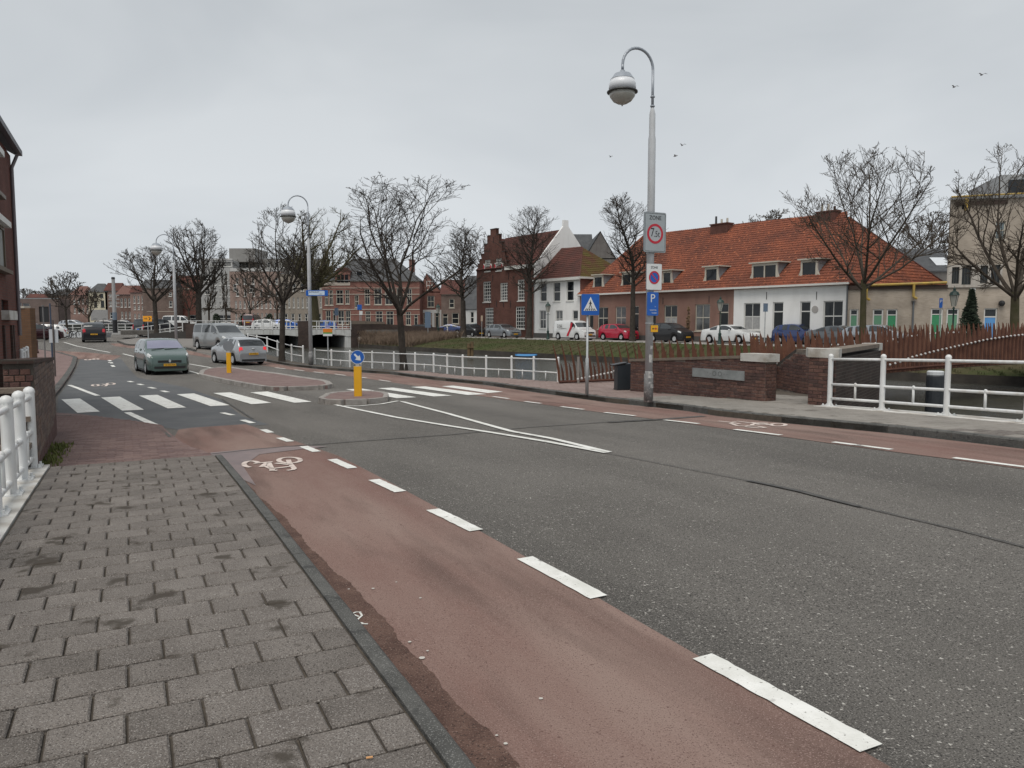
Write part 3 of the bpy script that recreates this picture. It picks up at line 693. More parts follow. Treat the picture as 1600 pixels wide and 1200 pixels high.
me = text_mesh('· · O O · ·', .17, depth=.002); me.materials.append(mat('plaque_letter', (.16,.17,.17), .8))
c = Vector(at1((pa+pb)/2, .032)); o = mobj('lettering', me, wr, loc=Vector((c.x, c.y, (z0+z1+z2+z3)/4)) - Vector(A1), rot=(math.pi/2, 0, math.atan2(dd.y, dd.x)), scale=(1,1,1))
rn = at1(1.0); rb = (rn[0] + nn_.x*.34, rn[1] + nn_.y*.34); brickface(wr, rn, rb, B1.z, B1.z, zB - .17, zB - .17, 60, L=.10)
# right return of that wall (the end seen edge-on runs back to the footbridge)
# sloping wall of the footbridge entrance
A2, B2_ = PG(1190,606,.12), PG(1266,616,.12); zA2, zB2 = PD(1192,588,A2.y).z, PD(1256,549,B2_.y).z
wr = empty('brick_wall', A2, 0, 'brick wall with steeply sloping black top edge between the two brick piers', 'wall', 'brick walls at the footbridge entrance')
Mid = Vector(xy(A2)).lerp(Vector(xy(B2_)), .72); zM = zA2 + (zB2 - zA2)*1.0
slabwall(wr, xy(A2), (Mid.x, Mid.y), .3, -2.6, zA2 - .05, zM - .05, mortar_m); brickface(wr, xy(A2), (Mid.x, Mid.y), A2.z, B2_.z, zA2 - .04, zM - .04)
slabwall(wr, (Mid.x, Mid.y), xy(B2_), .3, -2.6, zM - .05, zM - .05, mortar_m); brickface(wr, (Mid.x, Mid.y), xy(B2_), A2.z, B2_.z, zM - .05, zM - .05)
blk = mat('algae_coping', (.035,.03,.027), .9, (.07,.06,.05), 3, bump=(30,.5))
slabwall(wr, xy(A2), (Mid.x, Mid.y), .34, zA2 - .05, zA2 + .04, zM + .04, blk, 'coping')
for o in list(wr.children):
    if o.name.startswith('coping'): 
        me = o.data
        for k in (0,1,2,3): me.vertices[k].co.z = me.vertices[k+4].co.z - .09
slabwall(wr, (Mid.x, Mid.y), xy(B2_), .34, zM - .048, zM + .03, zM + .03, coping_m, 'coping')
# pier and long wall running back over the water
A3, B3 = PG(1262,632,.12), PG(1303,634.5,.12); zT = PD(1262,545,A3.y).z; C3 = Vector((9.7, 20.2))
wr = empty('brick_wall', A3, 0, 'brick pier with white cap joined to a stained dark wall left of the right railing', 'wall', 'brick walls at the footbridge entrance')
fp = [xy(A3), xy(B3), (C3.x, C3.y), (C3.x - .30, C3.y + .2), (A3.x + .30, A3.y + .45)]; O = Vector(A3)
def slabpoly(parent, P, z0, z1, m, name, O):
    mb = MB(); mb.prism([(x, y) for x, y in P], z0, z1, 'z'); mb.v = [tuple(Vector(v) - O) for v in mb.v]; return mb.build(name, m, parent)
slabpoly(wr, fp, -3.3, zT - .17, brickmat('brick_stained', (.042,.03,.027), (.07,.05,.042), (.10,.09,.078), .22, .075), 'core', O)
brickface(wr, xy(A3), xy(B3), -2.0, -2.0, zT - .17, zT - .17)
dA = (Vector(xy(B3)) - Vector(xy(A3))).normalized()*.03; dB = (C3 - Vector(xy(B3))).normalized()
e1 = [(A3.x - .04, A3.y - .03), (B3.x + .05, B3.y - .03), (B3.x + dB.x*.4 + .04, B3.y + dB.y*.4), (A3.x + .12, A3.y + .5)]
slabpoly(wr, e1, zT - .172, zT + .01, coping_w, 'end_stone', O)
e2 = [(B3.x + dB.x*.41 + .04, B3.y + dB.y*.41), (C3.x - dB.x*.5 + .04, C3.y - dB.y*.5), (C3.x - dB.x*.5 - .30, C3.y - dB.y*.5 + .2), (B3.x + dB.x*.41 - .32, B3.y + dB.y*.41 + .22)]
slabpoly(wr, e2, zT - .09, zT, coping_m, 'coping', O)
e3 = [(C3.x - dB.x*.49 + .05, C3.y - dB.y*.49), (C3.x + .05, C3.y + .02), (C3.x - .34, C3.y + .24), (C3.x - dB.x*.49 - .30, C3.y - dB.y*.49 + .2)]
slabpoly(wr, e3, zT - .172, zT + .01, coping_w, 'end_stone', O)
# left wall beside the crossing
def loc3(s_, t_, z): x, y = W(s_, t_); return Vector((x, y, z))
zl = -.42; zl2 = -.57; LA, LB = W(10.55,-1.0), W(15.0,-1.13)
wr = empty('brick_wall', (LA[0], LA[1], zs(10.5)), 0, 'weathered brown brick parapet at the far end of the left railing', 'wall'); O = Vector(wr.location)
slabwall(wr, LA, LB, .30, -2.9, zl - .05, zl2 - .05, mat('mortar_dark', (.06,.052,.045), .95, (.11,.095,.08), 2, bump=(50,.4)))
brickface(wr, LA, LB, zs(10.5)+.04, zs(15)+.04, zl - .05, zl2 - .05, 290, L=.215, H=.062, pal=wall_cols)
brickface(wr, W(10.54,-1.30), W(10.54,-1.0), zs(10.5)+.04, zs(10.5)+.04, zl - .05, zl - .05, 60, L=.1)
mb = MB()
slabwall(wr, W(10.5,-.98), W(15.0,-1.11), .34, zl - .048, zl, zl2, dark_brick, 'coping', zb1=zl2 - .048)
for k, (zz, ss) in enumerate(((-.80, .16),(-1.12,.30),(-1.42,.44))):
    a = W(10.52 - ss, -1.32); b = W(10.52 - ss, -1.06)
    slabwall(wr, a, b, ss, -2.6, zz, zz, dark_brick, 'step'); slabwall(wr, W(10.5 - ss,-1.36), W(10.5 - ss,-1.02), ss + .015, zz + .002, zz + .06, zz + .06, coping_m, 'coping')
wr = empty('brick_wall', (*W(12.6,-1.45), -2.0), 0, 'dark damp brick wall with flat coping running off the left edge of the picture', 'wall')
slabwall(wr, W(14.6,-9), W(14.6,-1.31), .25, -3.3, zl2 - .08, zl2 - .08, dark_brick, 'core')
slabwall(wr, W(14.56,-9), W(14.56,-1.31), .31, zl2 - .078, zl2 - .01, zl2 - .01, dark_brick, 'coping')
# iron rail linking railing and wall
mb = MB(); p0_ = loc3(10.25,-1.03, zs(10.25)+.12+.78); mb.tube(p0_, loc3(10.75,-1.25, zs(10.25)+.12+.86), .025);
tag(mb.build('handrail', mat('grey_iron', (.25,.25,.25), .5, metal=.3)), 'short grey iron bar joining the left railing to the brick parapet', 'handrail')

# ---- corten footbridge ----
corten = mat('corten_steel', (.12,.052,.034), .85, (.18,.084,.054), 2.5, speck=(18,(.22,.11,.06),.64), bump=(50,.35), spec=.25)
corten2 = mat('corten_steel_dark', (.075,.034,.026), .85, (.12,.055,.038), 2.5, bump=(50,.35), spec=.25)
ball_m = flat('white_knob', (.52,.51,.50), .4)
fb = empty('footbridge', PG(1000,592,.12), 0, 'rust-brown steel footbridge with pointed fins crossing the canal at right', 'footbridge'); FO = Vector(fb.location)
farside = [(874,25.5,-1.93),(1000,26.5,-1.90),(1183,28.2,-1.62),(1261,28.6,-1.52),(1323,29.2,-1.40),(1386,30.2,-1.31),(1480,31.5,-1.24),(1600,33.2,-1.18),(1700,35.0,-1.22),(1850,38,-1.4)]
farp = [Vector(((a-800)/1200*D, D, z)) for a, D, z in farside]
nearside = [(1188,21.0,-1.62),(1262,21.9,-1.56),(1320,22.9,-1.50),(1378,24.0,-1.45),(1450,25.3,-1.40),(1530,26.7,-1.36),(1600,28.2,-1.35),(1700,30.5,-1.40),(1850,34.5,-1.55)]
nearp = [Vector(((a-800)/1200*D, D, z)) for a, D, z in nearside]
def poly_at(P, d):
    for a, b in zip(P, P[1:]):
        l = (b-a).length
        if d <= l: return a.lerp(b, d/l), (b-a).normalized()
        d -= l
    return P[-1], (P[-1]-P[-2]).normalized()
def plen(P): return sum((b-a).length for a, b in zip(P, P[1:]))
def fin_mesh(h, wb, lean, m, key, notch=0):
    if key in PM: return PM[key]
    mb = MB(); n = 7; L_, R_ = [], []
    for i in range(n+1):
        f = i/n; wdt = wb*(1 - f**2.2)*(1 + .25*math.sin(f*3.1)); cx = lean*(f**1.7)
        L_.append((cx - wdt/2, h*f)); R_.append((cx + wdt/2, h*f))
    mb.prism(L_ + R_[::-1][1:], -.011, .011); PM[key] = mb.mesh('fin', m); return PM[key]
def fins(P, step, kinds, z0=0, start=0):
    d = start; i = 0; T = plen(P)
    while d < T:
        p, t = poly_at(P, d); h, wb, lean, tw, m, key, oz = kinds[i % len(kinds)]
        sc = 1 + rnd.uniform(-.03,.03)
        mobj('fin', fin_mesh(h, wb, lean, m, key), fb, loc=p + Vector((0,0,oz)) - FO, rot=(0, 0, math.atan2(t.y, t.x) + tw), scale=(1,1,sc)); d += step; i += 1
fins(farp[:2], .148, [(1.24,.085,-.30,.35,corten,'fa',0),(.60,.08,-.12,.35,corten2,'fb',0)])
fins(farp[1:3], .155, [(1.26,.23,-.22,.18,corten,'fc',0),(.90,.20,.20,.18,corten2,'fb2',0)], start=.1)
fins(farp[2:], .150, [(1.34,.30,-.22,.12,corten,'fd',-.1),(1.04,.26,.18,.12,corten2,'fd2',-.1)])
fins(nearp[:4], .20, [(1.42,.30,-.18,.1,corten,'fe',-.12),(1.20,.28,.16,.1,corten2,'ff',-.12)])
fins(nearp[3:], .128, [(1.46,.175,-.13,.1,corten,'fg',-.12),(1.33,.16,-.02,.1,corten2,'fh',-.12)])
# deck, edge beams, knobs
mb = MB(); na = resamp([(p.x, p.y) for p in nearp], 24); fa = resamp([(p.x, p.y) for p in farp[1:]], 24)
def zline(P, x, y):
    return min(P, key=lambda p: (p.x-x)**2 + (p.y-y)**2)
def zi(P, f): p, _ = poly_at(P, plen(P)*f); return p
for i in range(23):
    q = [zi(nearp, i/23), zi(nearp, (i+1)/23), zi(farp[1:], (i+1)/23), zi(farp[1:], i/23)]
    mb.add([tuple(v - FO) for v in q] + [tuple(v - FO - Vector((0,0,.14))) for v in q], [(0,1,2,3),(4,7,6,5),(0,4,5,1),(2,6,7,3)])
mb.build('deck', mat('timber_deck', (.12,.09,.07), .9), fb)
for P in (nearp, farp):
    mb = MB(); mb.path([p - FO + Vector((0,0,-.02)) for p in P], .05, 6); mb.build('edge_beam', corten2, fb)
kb = MB().ball((0,0,0), .041, n=8, m=5).mesh('knob', ball_m, smooth=True)
def knobs(seq, step):
    pts = [PD(a, b, D) for a, b, D in seq]; d = 0; T = plen(pts)
    while d < T:
        p, _ = poly_at(pts, d); mobj('knob', kb, fb, loc=p - FO); d += step
knobs([(903,592.5,25.1),(955,582,26.0),(962,579,26.2)], .17)
knobs([(1192,570,20.7),(1216,568,20.9)], .15)
knobs([(1374,573,23.6),(1395,569,23.9),(1408,565,24.1),(1425,558,24.5),(1460,549,25.2),(1500,540,26.0),(1540,531,26.8),(1580,525,27.6),(1600,523,28.0),(1640,519,29)], .25)
knobs([(1300,539,28.6),(1334,538,29.2),(1363,537,29.6),(1386,533,30),(1408,527,30.3),(1444,523,30.8),(1472,520,31.2),(1515,519,31.8)], .34)
mb = MB(); mb.path([PD(a, b, D) - FO + Vector((0,.02,0)) for a, b, D in ((1374,573,23.6),(1408,565,24.1),(1460,549,25.2),(1540,531,26.8),(1600,523,28.0),(1680,518,30))], .018, 6); mb.build('handrail', corten2, fb)

# ---- far bridge over the canal ----
EA, EB = Vector((-33.2, 78.5, -.70)), Vector((-18.0, 86.0, -.72)); bd = (EB - EA).normalized(); bn = Vector((-bd.y, bd.x, 0))
wbm = mat('bridge_white', (.62,.63,.62), .6, (.53,.54,.52), 1.5, streak=((.25,.22,.18),.45))
fbr = empty('canal_bridge', EA, 0, 'low white bridge with dark arched openings over the canal in the distance', 'bridge')
mb = MB(); L_ = (EB - EA).length; n = 30
def arch(f):
    for a, b in ((.05,.66),(.72,.97)):
        if a < f < b: x = (f-a)/(b-a)*2 - 1; return -.50 - .22*(abs(x)**3)
    return -2.2
for sgn, off in (('fascia', 0), ('fascia', 7.5)):
    mb = MB()
    for i in range(120):
        f0, f1 = i/120, (i+1)/120; fm = (f0+f1)/2; z = arch(fm); a = bd*L_*f0 + bn*off; b = bd*L_*f1 + bn*off; c = bn*.3
        if z < -2: z = -.74
        mb.add([tuple(a + Vector((0,0,z))), tuple(b + Vector((0,0,z))), tuple(b), tuple(a), tuple(a + c + Vector((0,0,z))), tuple(b + c + Vector((0,0,z))), tuple(b + c), tuple(a + c)], [(0,1,2,3),(7,6,5,4),(3,2,6,7),(0,4,5,1)])
    mb.build('fascia', wbm, fbr)
mb = MB(); q = [-bd*6 + bn*.31, bd*(L_+6) + bn*.31, bd*(L_+6) + bn*7.49, -bd*6 + bn*7.49]
mb.add([tuple(v + Vector((0,0,-.02))) for v in q] + [tuple(v + Vector((0,0,-.45))) for v in q], [(0,1,2,3),(4,7,6,5),(0,4,5,1),(2,6,7,3),(1,5,6,2),(3,7,4,0)]); mb.build('deck', asph, fbr)
for f in (.695, .985, .03):
    p = bd*L_*f; mb = MB(); a = p - bd*.42; b = p + bd*.42
    v = [a, b, b + bn*7.4, a + bn*7.4]; v = [x + bn*.05 for x in v]; mb.add([tuple(x + Vector((0,0,-.76))) for x in v] + [tuple(x + Vector((0,0,-3.4))) for x in v], [(0,1,2,3),(4,7,6,5),(0,4,5,1),(1,5,6,2),(2,6,7,3),(3,7,4,0)]); mb.build('pier', wbm, fbr)
pil_m = brickmat('bridge_brick', (.055,.04,.037), (.085,.058,.05), (.09,.08,.07), .3, .09)
for f, hh in ((.695,.95),(-.02,.75)):
    p = bd*L_*f - bn*.25; mb = MB(); mb.prism([((p - bd*.62).x, (p - bd*.62).y), ((p + bd*.62).x, (p + bd*.62).y), ((p + bd*.62 + bn*.5).x, (p + bd*.62 + bn*.5).y), ((p - bd*.62 + bn*.5).x, (p - bd*.62 + bn*.5).y)], -2.4, hh, 'z'); mb.build('brick_pillar', pil_m, fbr)
mb = MB(); v = [bd*.3, bd*(L_-.2), bd*(L_-.2) + bn*.3, bd*.3 + bn*.3]; v = [x + bn*7.0 for x in v]; mb.add([tuple(x + Vector((0,0,-.5))) for x in v] + [tuple(x + Vector((0,0,-3.4))) for x in v], [(0,1,2,3),(4,7,6,5),(0,4,5,1),(1,5,6,2),(2,6,7,3),(3,7,4,0)]); mb.build('opening_shade', mat('under_bridge_shade', (.012,.012,.011), .95), fbr)  # near-black sheet added across the back so the openings read as shade
nposts = 18
railing('bridge_railing', 'white railing on the far canal bridge in front of the parked blue and white cars', 'railing', [tuple(EA.lerp(EB, i/nposts)) for i in range(nposts+1)], 1.0, .05, (.35,.12), 'railings on the far bridge', (.12,.35), 1, cap=False, rr=.032)
railing('bridge_railing', 'white railing on the rear side of the far canal bridge', 'railing', [tuple(EA.lerp(EB, i/nposts) + bn*7.5) for i in range(nposts+1)], 1.0, .05, (.35,), 'railings on the far bridge', None, 1, cap=False, rr=.032)
# abutment wall, right of the bridge
ab = empty('brick_wall', (-17.8,86,-1.5), 0, 'dark brick abutment wall behind dry reeds at the right end of the far bridge', 'wall'); 
slabwall(ab, (-18.0,86.0), (-14.6,88.5), .4, -3.3, .20, .05, pil_m); slabwall(ab, (-14.6,88.5), (-8.2,92.5), .4, -3.3, -.10, -.55, pil_m)
slabwall(ab, (-18.05,85.96), (-14.6,88.46), .5, -.1, .3, .15, coping_m, 'coping')
ab = empty('brick_wall', (-31,73,-1.5), 0, 'dark retaining wall under the sloping white railing at the left end of the far bridge', 'wall')
slabwall(ab, (-34.8,73.5), (-30.2,73.0), .5, -3, -1.0, -.72, mat('ret_wall', (.05,.047,.044), .9)); slabwall(ab, (-30.2,73.0), (-30.5,79.0), .5, -3, -.72, -.72, pil_m)
slabwall(ab, (-30.9,72.9), (-29.6,73.0), .5, -3, -.05, -.05, pil_m, 'pillar')
ramp = [(-41.0,84.0,-1.50),(-39.0,81.2,-1.36),(-37.0,79.0,-1.22),(-35.2,77.0,-1.06),(-33.4,75.2,-.92),(-31.4,73.4,-.78)]
railing('bridge_railing', 'white railing climbing the ramp behind the green car, left of the far bridge', 'railing', ramp, 1.0, .05, (.42,.15), 'railings on the far bridge', (.15,.42), 1, cap=False, rr=.034)
mb = MB(); RO = Vector(ramp[0])
for a, b in zip(ramp, ramp[1:]):
    a = Vector(a); b = Vector(b); c = Vector((.12,.1,0)); mb.add([tuple(a-c), tuple(b-c), tuple(b+c), tuple(a+c), tuple(a-c-Vector((0,0,.25))), tuple(b-c-Vector((0,0,.25))), tuple(b+c-Vector((0,0,.25))), tuple(a+c-Vector((0,0,.25)))], [(0,1,2,3),(0,4,5,1),(2,6,7,3)])
    # the ramp's own surface
o = mb.build('ramp_kerb', wbm); o['kind'] = 'structure'
mb = MB(); T_ = [Vector(p) for p in ramp] + [EA.copy()]
for a, b in zip(T_, T_[1:]):
    mb.add([tuple(a - Vector((0,0,.24))), tuple(b - Vector((0,0,.24))), (b.x, b.y, -3), (a.x, a.y, -3)], [(0,1,2,3)])
o = mb.build('bridge_ramp', mat('ret_wall', (.05,.047,.044), .9)); o['kind'] = 'structure'
# railings along the quay on the far left
q1 = [tuple(PD(a, b, D)) for a, b, D in ((58,518,104),(72,518,104),(86,518,104),(100,518,104),(114,518,104),(128,517.5,104),(142,517.5,104),(156,517,104),(170,517,104),(184,517,104),(196,517,104),(209,517,103))]
railing('quay_railing', 'distant white quay railing seen behind the dark estate car on the left', 'railing', q1, 1.0, .05, (.5,.15), 'quay railings', None, 1, cap=False, rr=.035)
mb = MB(); a = Vector(q1[0]); b = Vector(q1[-1]); mb.add([tuple(a), tuple(b), tuple(b + Vector((0,.5,0))), tuple(a + Vector((0,.5,0))), tuple(a - Vector((0,0,.8))), tuple(b - Vector((0,0,.8)))], [(0,1,2,3),(0,4,5,1)])
tag(mb.build('low_wall', mat('pale_wall', (.42,.42,.41), .8)), 'pale low wall carrying the distant quay railing on the left', 'wall')
# ---------------- street furniture ----------------
sblue = flat('sign_blue', (.012,.11,.46), .35); swhite = flat('sign_white', (.72,.74,.74), .4); sred = flat('sign_red', (.50,.015,.035), .35)
sblack = flat('sign_black', (.015,.015,.017), .4); galv = mat('galvanised', (.36,.38,.39), .5, (.46,.48,.49), 6, metal=.3)
syel = flat('signal_yellow', (.80,.42,.015), .42); sgrey = flat('sign_back_grey', (.24,.26,.28), .5, metal=.3); sora = flat('sign_orange', (.72,.22,.02), .4); sgreen = flat('sign_green', (.08,.30,.05), .4)
pole_m = mat('pole_paint', (.56,.58,.60), .5, (.49,.51,.53), 2.5, streak=((.36,.34,.30),.25,(14,14,3.5)))
pole_g = mat('pole_grey', (.30,.33,.37), .4, (.37,.40,.44), 4, metal=.2)
pole_d = mat('pole_grime', (.16,.165,.17), .7, (.30,.30,.30), 9, speck=(14,(.55,.55,.54),.60))
def rrect(w, h, r, n=4):
    P = []
    for cx, cz, a0 in ((w/2-r,h/2-r,0),(-w/2+r,h/2-r,90),(-w/2+r,-h/2+r,180),(w/2-r,-h/2+r,270)):
        for i in range(n+1): a = R(a0 + 90*i/n); P.append((cx + r*math.cos(a), cz + r*math.sin(a)))
    return P
def plate(parent, name, poly, y0, y1, m, c=(0,0)):
    mb = MB(); mb.prism([(u + c[0], w_ + c[1]) for u, w_ in poly], y0, y1); return mb.build(name, m, parent)
def disc(r, n=36): return [(r*math.cos(2*math.pi*i/n), r*math.sin(2*math.pi*i/n)) for i in range(n)]
def ringmesh(parent, name, r0, r1, y, m, c=(0,0), n=40, sz=1):
    mb = MB(); vs = []; fs = []
    for i in range(n):
        a = 2*math.pi*i/n
        for r in (r0, r1): vs += [(c[0] + r*math.cos(a), y, c[1] + r*sz*math.sin(a)), (c[0] + r*math.cos(a), y + .002, c[1] + r*sz*math.sin(a))]
    for i in range(n):
        a = i*4; b = ((i+1) % n)*4; fs += [(a, a+2, b+2, b), (a+1, b+1, b+3, a+3), (a, b, b+1, a+1), (a+2, a+3, b+3, b+2)]
    mb.add(vs, fs); return mb.build(name, m, parent)
def words_on(parent, s, size, c, y, m, sx=1.0, name='lettering'):
    me = text_mesh(s, size); me.materials.clear(); me.materials.append(m); return mobj(name, me, parent, loc=(c[0], y, c[1]), rot=(math.pi/2,0,0), scale=(sx,1,1))
def street_lamp(P, hpole, label, k=1.0, reach=.43, ang=RZ, rp=.075, split=(.66,.74), dark=.0):
    r = empty('street_lamp', P, ang, label, 'street lamp', 'white gooseneck street lamps')
    H1, H2 = hpole*split[0], hpole*split[1]
    mb = MB(); mb.lathe([(rp*1.25,0),(rp*1.25,.62),(rp,.66),(rp,.7)], n=14); me = mb.build('base', pole_d, r, smooth=True)
    mb = MB(); mb.lathe([(rp,.7),(rp*.98,H1),(rp*.82,H1+.08),(rp*.80,H2),(rp*.45,H2+.12),(.034,H2+.14)], n=14); o = mb.build('pole', pole_m, r, smooth=True)
    Ht = hpole; rc = reach
    mb = MB(); pts = [(0,0,H2+.13),(0,0,Ht - rc*1.0)]
    for i in range(1, 15): a = math.pi*i/14; pts.append((-rc + rc*math.cos(a), 0, Ht - rc + rc*math.sin(a)))
    pts.append((-2*rc, 0, Ht - rc - .10)); mb.path(pts, .031, 10)
    for z in (H2+.16, H2+.36): mb.lathe([(.05,z),(.05,z+.03)], n=10)
    mb.build('arm', pole_g, r, smooth=True)
    gc = (-2*rc, 0, Ht - rc - .50); g = .30*k
    mb = MB(); mb.lathe([(.05,g*1.22),(.06,g*1.1),(g*.55,g*.98),(g*.80,g*.62),(g*.82,g*.60)], c=gc, n=24); cap = mb.build('lamp_cap', pole_g, r, smooth=True)
    mb = MB(); mb.lathe([(g*.80,g*.60),(g*.92,g*.30),(g*.94,-g*.16)], c=gc, n=24); mb.build('lamp_shade', flat('lamp_white', (.72,.74,.77), .3), r, smooth=True)
    mb = MB(); mb.lathe([(g*.94,-g*.14),(g*1.06,-g*.20),(g*1.06,-g*.27),(g*.93,-g*.27)], c=gc, n=24); mb.build('lamp_rim', flat('lamp_dark', (.05,.05,.048), .4), r, smooth=True)
    mb = MB(); mb.lathe([(g*.92,-g*.275),(g*.86,-g*.55),(g*.62,-g*.86),(g*.3,-g*1.03),(.02,-g*1.09),(.012,-g*1.18)], c=gc, n=24); mb.build('lamp_bowl', bowl_m, r, smooth=True)
    return r
bowl_m = mat('lamp_glass', (.40,.39,.35), .15, (.46,.45,.41), 3, spec=.6)
L1 = PG(1013,628,.12); D1 = L1.y; z_at = lambda row, D: PD(800, row, D).z
H1_ = z_at(80, D1) - L1.z
lamp1 = street_lamp(L1, H1_, 'tall white lamp post carrying four traffic signs beside the right pavement', 1.04, .40, rp=.085, split=(.755,.825))
L2 = PG(486,570,.12); street_lamp(L2, z_at(307, L2.y) - L2.z, 'white lamp post with blue and white street name sign by the quay', 1.3, .50, rp=.10)
L3 = PG(276,545,0); street_lamp(L3, z_at(367, L3.y) - L3.z, 'distant white lamp post rising behind the green car', 1.3, .55, rp=.10)
# signs on lamp 1 (facing the traffic)
def onpole(D, row, out_=-.10): return (L1.x, L1.y, z_at(row, D))
def sroot(name, row, label, cat='traffic sign', dx=0.0, grp='signs on the tall lamp post', dout=.10):
    p = Vector((L1.x, L1.y, z_at(row, D1))) + Vector((VX, VY, 0))*dx - Vector((UX, UY, 0))*dout; return empty(name, p, RZ, label, cat, grp)
k = D1/1200; lean_ = 8/1200*D1
s = sroot('traffic_sign', 364, 'large white ZONE sign with red ring and 7.5t, topmost on the lamp post', dx=.02, dout=.13)
plate(s, 'board', rrect(.60,.88,.04), 0, .02, sgrey); plate(s, 'face', rrect(.585,.865,.035), -.004, 0, mat('sign_face_grey', (.36,.40,.42), .4, (.33,.37,.39), 3))
mb = MB(); 
ringmesh(s, 'ring', .165, .218, -.008, sred, (0,-.03)); plate(s, 'ring_field', disc(.166), -.006, -.0045, mat('sign_face_pale', (.42,.45,.47), .4), (0,-.03))
pp = rrect(.55,.83,.03); qq = rrect(.535,.815,.027); mb = MB(); n = len(pp); mb.add([(a,-.0065,b) for a, b in pp] + [(a,-.0065,b) for a, b in qq], [(i,(i+1)%n,n+(i+1)%n,n+i) for i in range(n)]); mb.build('border', sblack, s)
words_on(s, 'ZONE', .125, (0,.315), -.007, sblack, .95); words_on(s, '7', .27, (-.075,-.01), -.008, sblack, .75); words_on(s, '.5t', .19, (.045,-.04), -.008, sblack, .8)
s = sroot('traffic_sign', 433, 'white ZONE no-parking sign with blue disc and red ring, second from top', dx=.02, dout=.12)
plate(s, 'board', rrect(.42,.58,.03), 0, .02, sgrey); plate(s, 'face', rrect(.41,.57,.028), -.004, 0, swhite)
plate(s, 'blue_disc', disc(.115), -.0065, -.0045, sblue, (0,-.015)); ringmesh(s, 'ring', .108, .145, -.009, sred, (0,-.015))
mb = MB(); mb.prism([(-.088,.061),(-.070,.079),(.088,-.079),(.070,-.097)], -.0088, -.0068); mb.build('slash', sred, s)
words_on(s, 'ZONE', .075, (0,.205), -.006, sblack, .95)
s = sroot('traffic_sign', 475, 'small blue parking sign with white P, third on the lamp post', dx=.0, dout=.12)
plate(s, 'board', rrect(.30,.52,.025), 0, .02, sblue); words_on(s, 'P', .26, (-.01,.115), -.002, swhite, 1.05); words_on(s, 'v', .05, (.06,-.06), -.002, swhite)
words_on(s, 'vergunning', .042, (0,-.135), -.002, swhite); words_on(s, 'houders', .042, (.04,-.20), -.002, swhite)
s = sroot('route_sign', 513.5, 'tiny yellow plate with a black left-pointing arrow, lowest on the lamp post', dx=.06, dout=.11)
plate(s, 'board', rrect(.19,.15,.01), 0, .012, syel); mb = MB(); mb.prism([(-.07,0),(-.035,.022),(-.035,.007),(0,.007),(0,-.007),(-.035,-.007),(-.035,-.022)], -.003, 0); mb.build('arrow', sblack, s)
mb = MB(); mb.prism([(.01,0),(.025,.03),(.04,.01),(.07,.01),(.07,-.01),(.04,-.01),(.025,-.03)], -.003, 0); mb.build('arrow', sred, s)
for row in (396, 505):
    mb = MB(); z = z_at(row, D1); mb.lathe([(.096,-.012),(.096,.012)], n=14)
    mb.build('clamp_band', galv, lamp1, loc=(0,0,z - L1.z))
sticker_m = mat('sticker', (.55,.55,.53), .6, (.28,.28,.28), 12); 
for row, a_, hh in ((590,-.2,.22),(566,-.1,.3),(606,.3,.14),(545,.2,.12)):
    z = z_at(row, D1) - L1.z; mb = MB(); r_ = .1075 if z < .65 else .0875; vs = []
    for i in range(6):
        t = -math.pi/2 + a_ - .5 + i*.2; vs += [(r_*math.cos(t), r_*math.sin(t), z), (r_*math.cos(t), r_*math.sin(t), z + hh*.6)]
    mb.add(vs, [(2*i, 2*i+2, 2*i+3, 2*i+1) for i in range(5)]); mb.build('sticker', sticker_m, lamp1)
# street name sign on lamp 2
k2 = L2.y/1200; s = empty('street_name_sign', (L2.x + .42, L2.y - .14, z_at(458, L2.y)), 0, 'long blue and white street name sign fixed to the second lamp post', 'street sign')
plate(s, 'board', rrect(34*k2, 8.6*k2, .02), 0, .03, sblue); plate(s, 'face', rrect(25*k2, 6.4*k2, .01), -.003, 0, flat('sign_pale', (.55,.66,.78), .4), (-.02,0))
words_on(s, 'BUITENRUST', .095, (-.14,.045), -.005, sblack, 1.0); words_on(s, 'Leiden', .06, (.18,-.05), -.005, sblack)
# pedestrian crossing sign
P = PG(917,617,.12); s = empty('crossing_sign', P, R(6), 'blue square pedestrian crossing sign on a thin grey pole beside the bike lane', 'traffic sign'); D = P.y
mb = MB(); mb.lathe([(.045,0),(.045,z_at(560,D)-P.z),(.030,z_at(560,D)-P.z+.02),(.030,z_at(460,D)-P.z)], n=12); mb.build('pole', galv, s, smooth=True)
zc = z_at(476,D) - P.z; wq = 28.5*D/1200; hq = 33*D/1200
plate(s, 'board', rrect(wq, hq, .03), -.06, -.045, sgrey, (.06,zc)); plate(s, 'face', rrect(wq*.98, hq*.98, .03), -.064, -.060, sblue, (.06,zc))
kx, kz = wq/28, hq/33
tri = [(-10.6*kx,-9.5*kz),(10.6*kx,-9.5*kz),(.3*kx,12*kz)]; plate(s, 'triangle', tri, -.067, -.064, swhite, (.06,zc))
def poly_on(parent, polys, y, m, c, name='pictogram'):
    mb = MB()
    for p in polys: mb.prism([(a*kx + c[0], b*kz + c[1]) for a, b in p], y, y + .002)
    return mb.build(name, m, parent)
poly_on(s, [[(-.9,5.5),(.1,6.4),(.9,5.5),(.1,4.5)], [(-.7,4.3),(.9,4.3),(1,-.4),(-.8,-.4)], [(-.8,3.8),(-2.3,.8),(-1.8,.4),(-.4,2.6)], [(.9,3.8),(2.3,1.2),(1.8,.8),(.6,2.4)], [(-.8,-.4),(.3,-.4),(-1.6,-5.6),(-2.5,-5.2)], [(.1,-.4),(1.0,-.4),(2.6,-5.3),(1.8,-5.7)]], -.0695, sblack, (.06,zc))
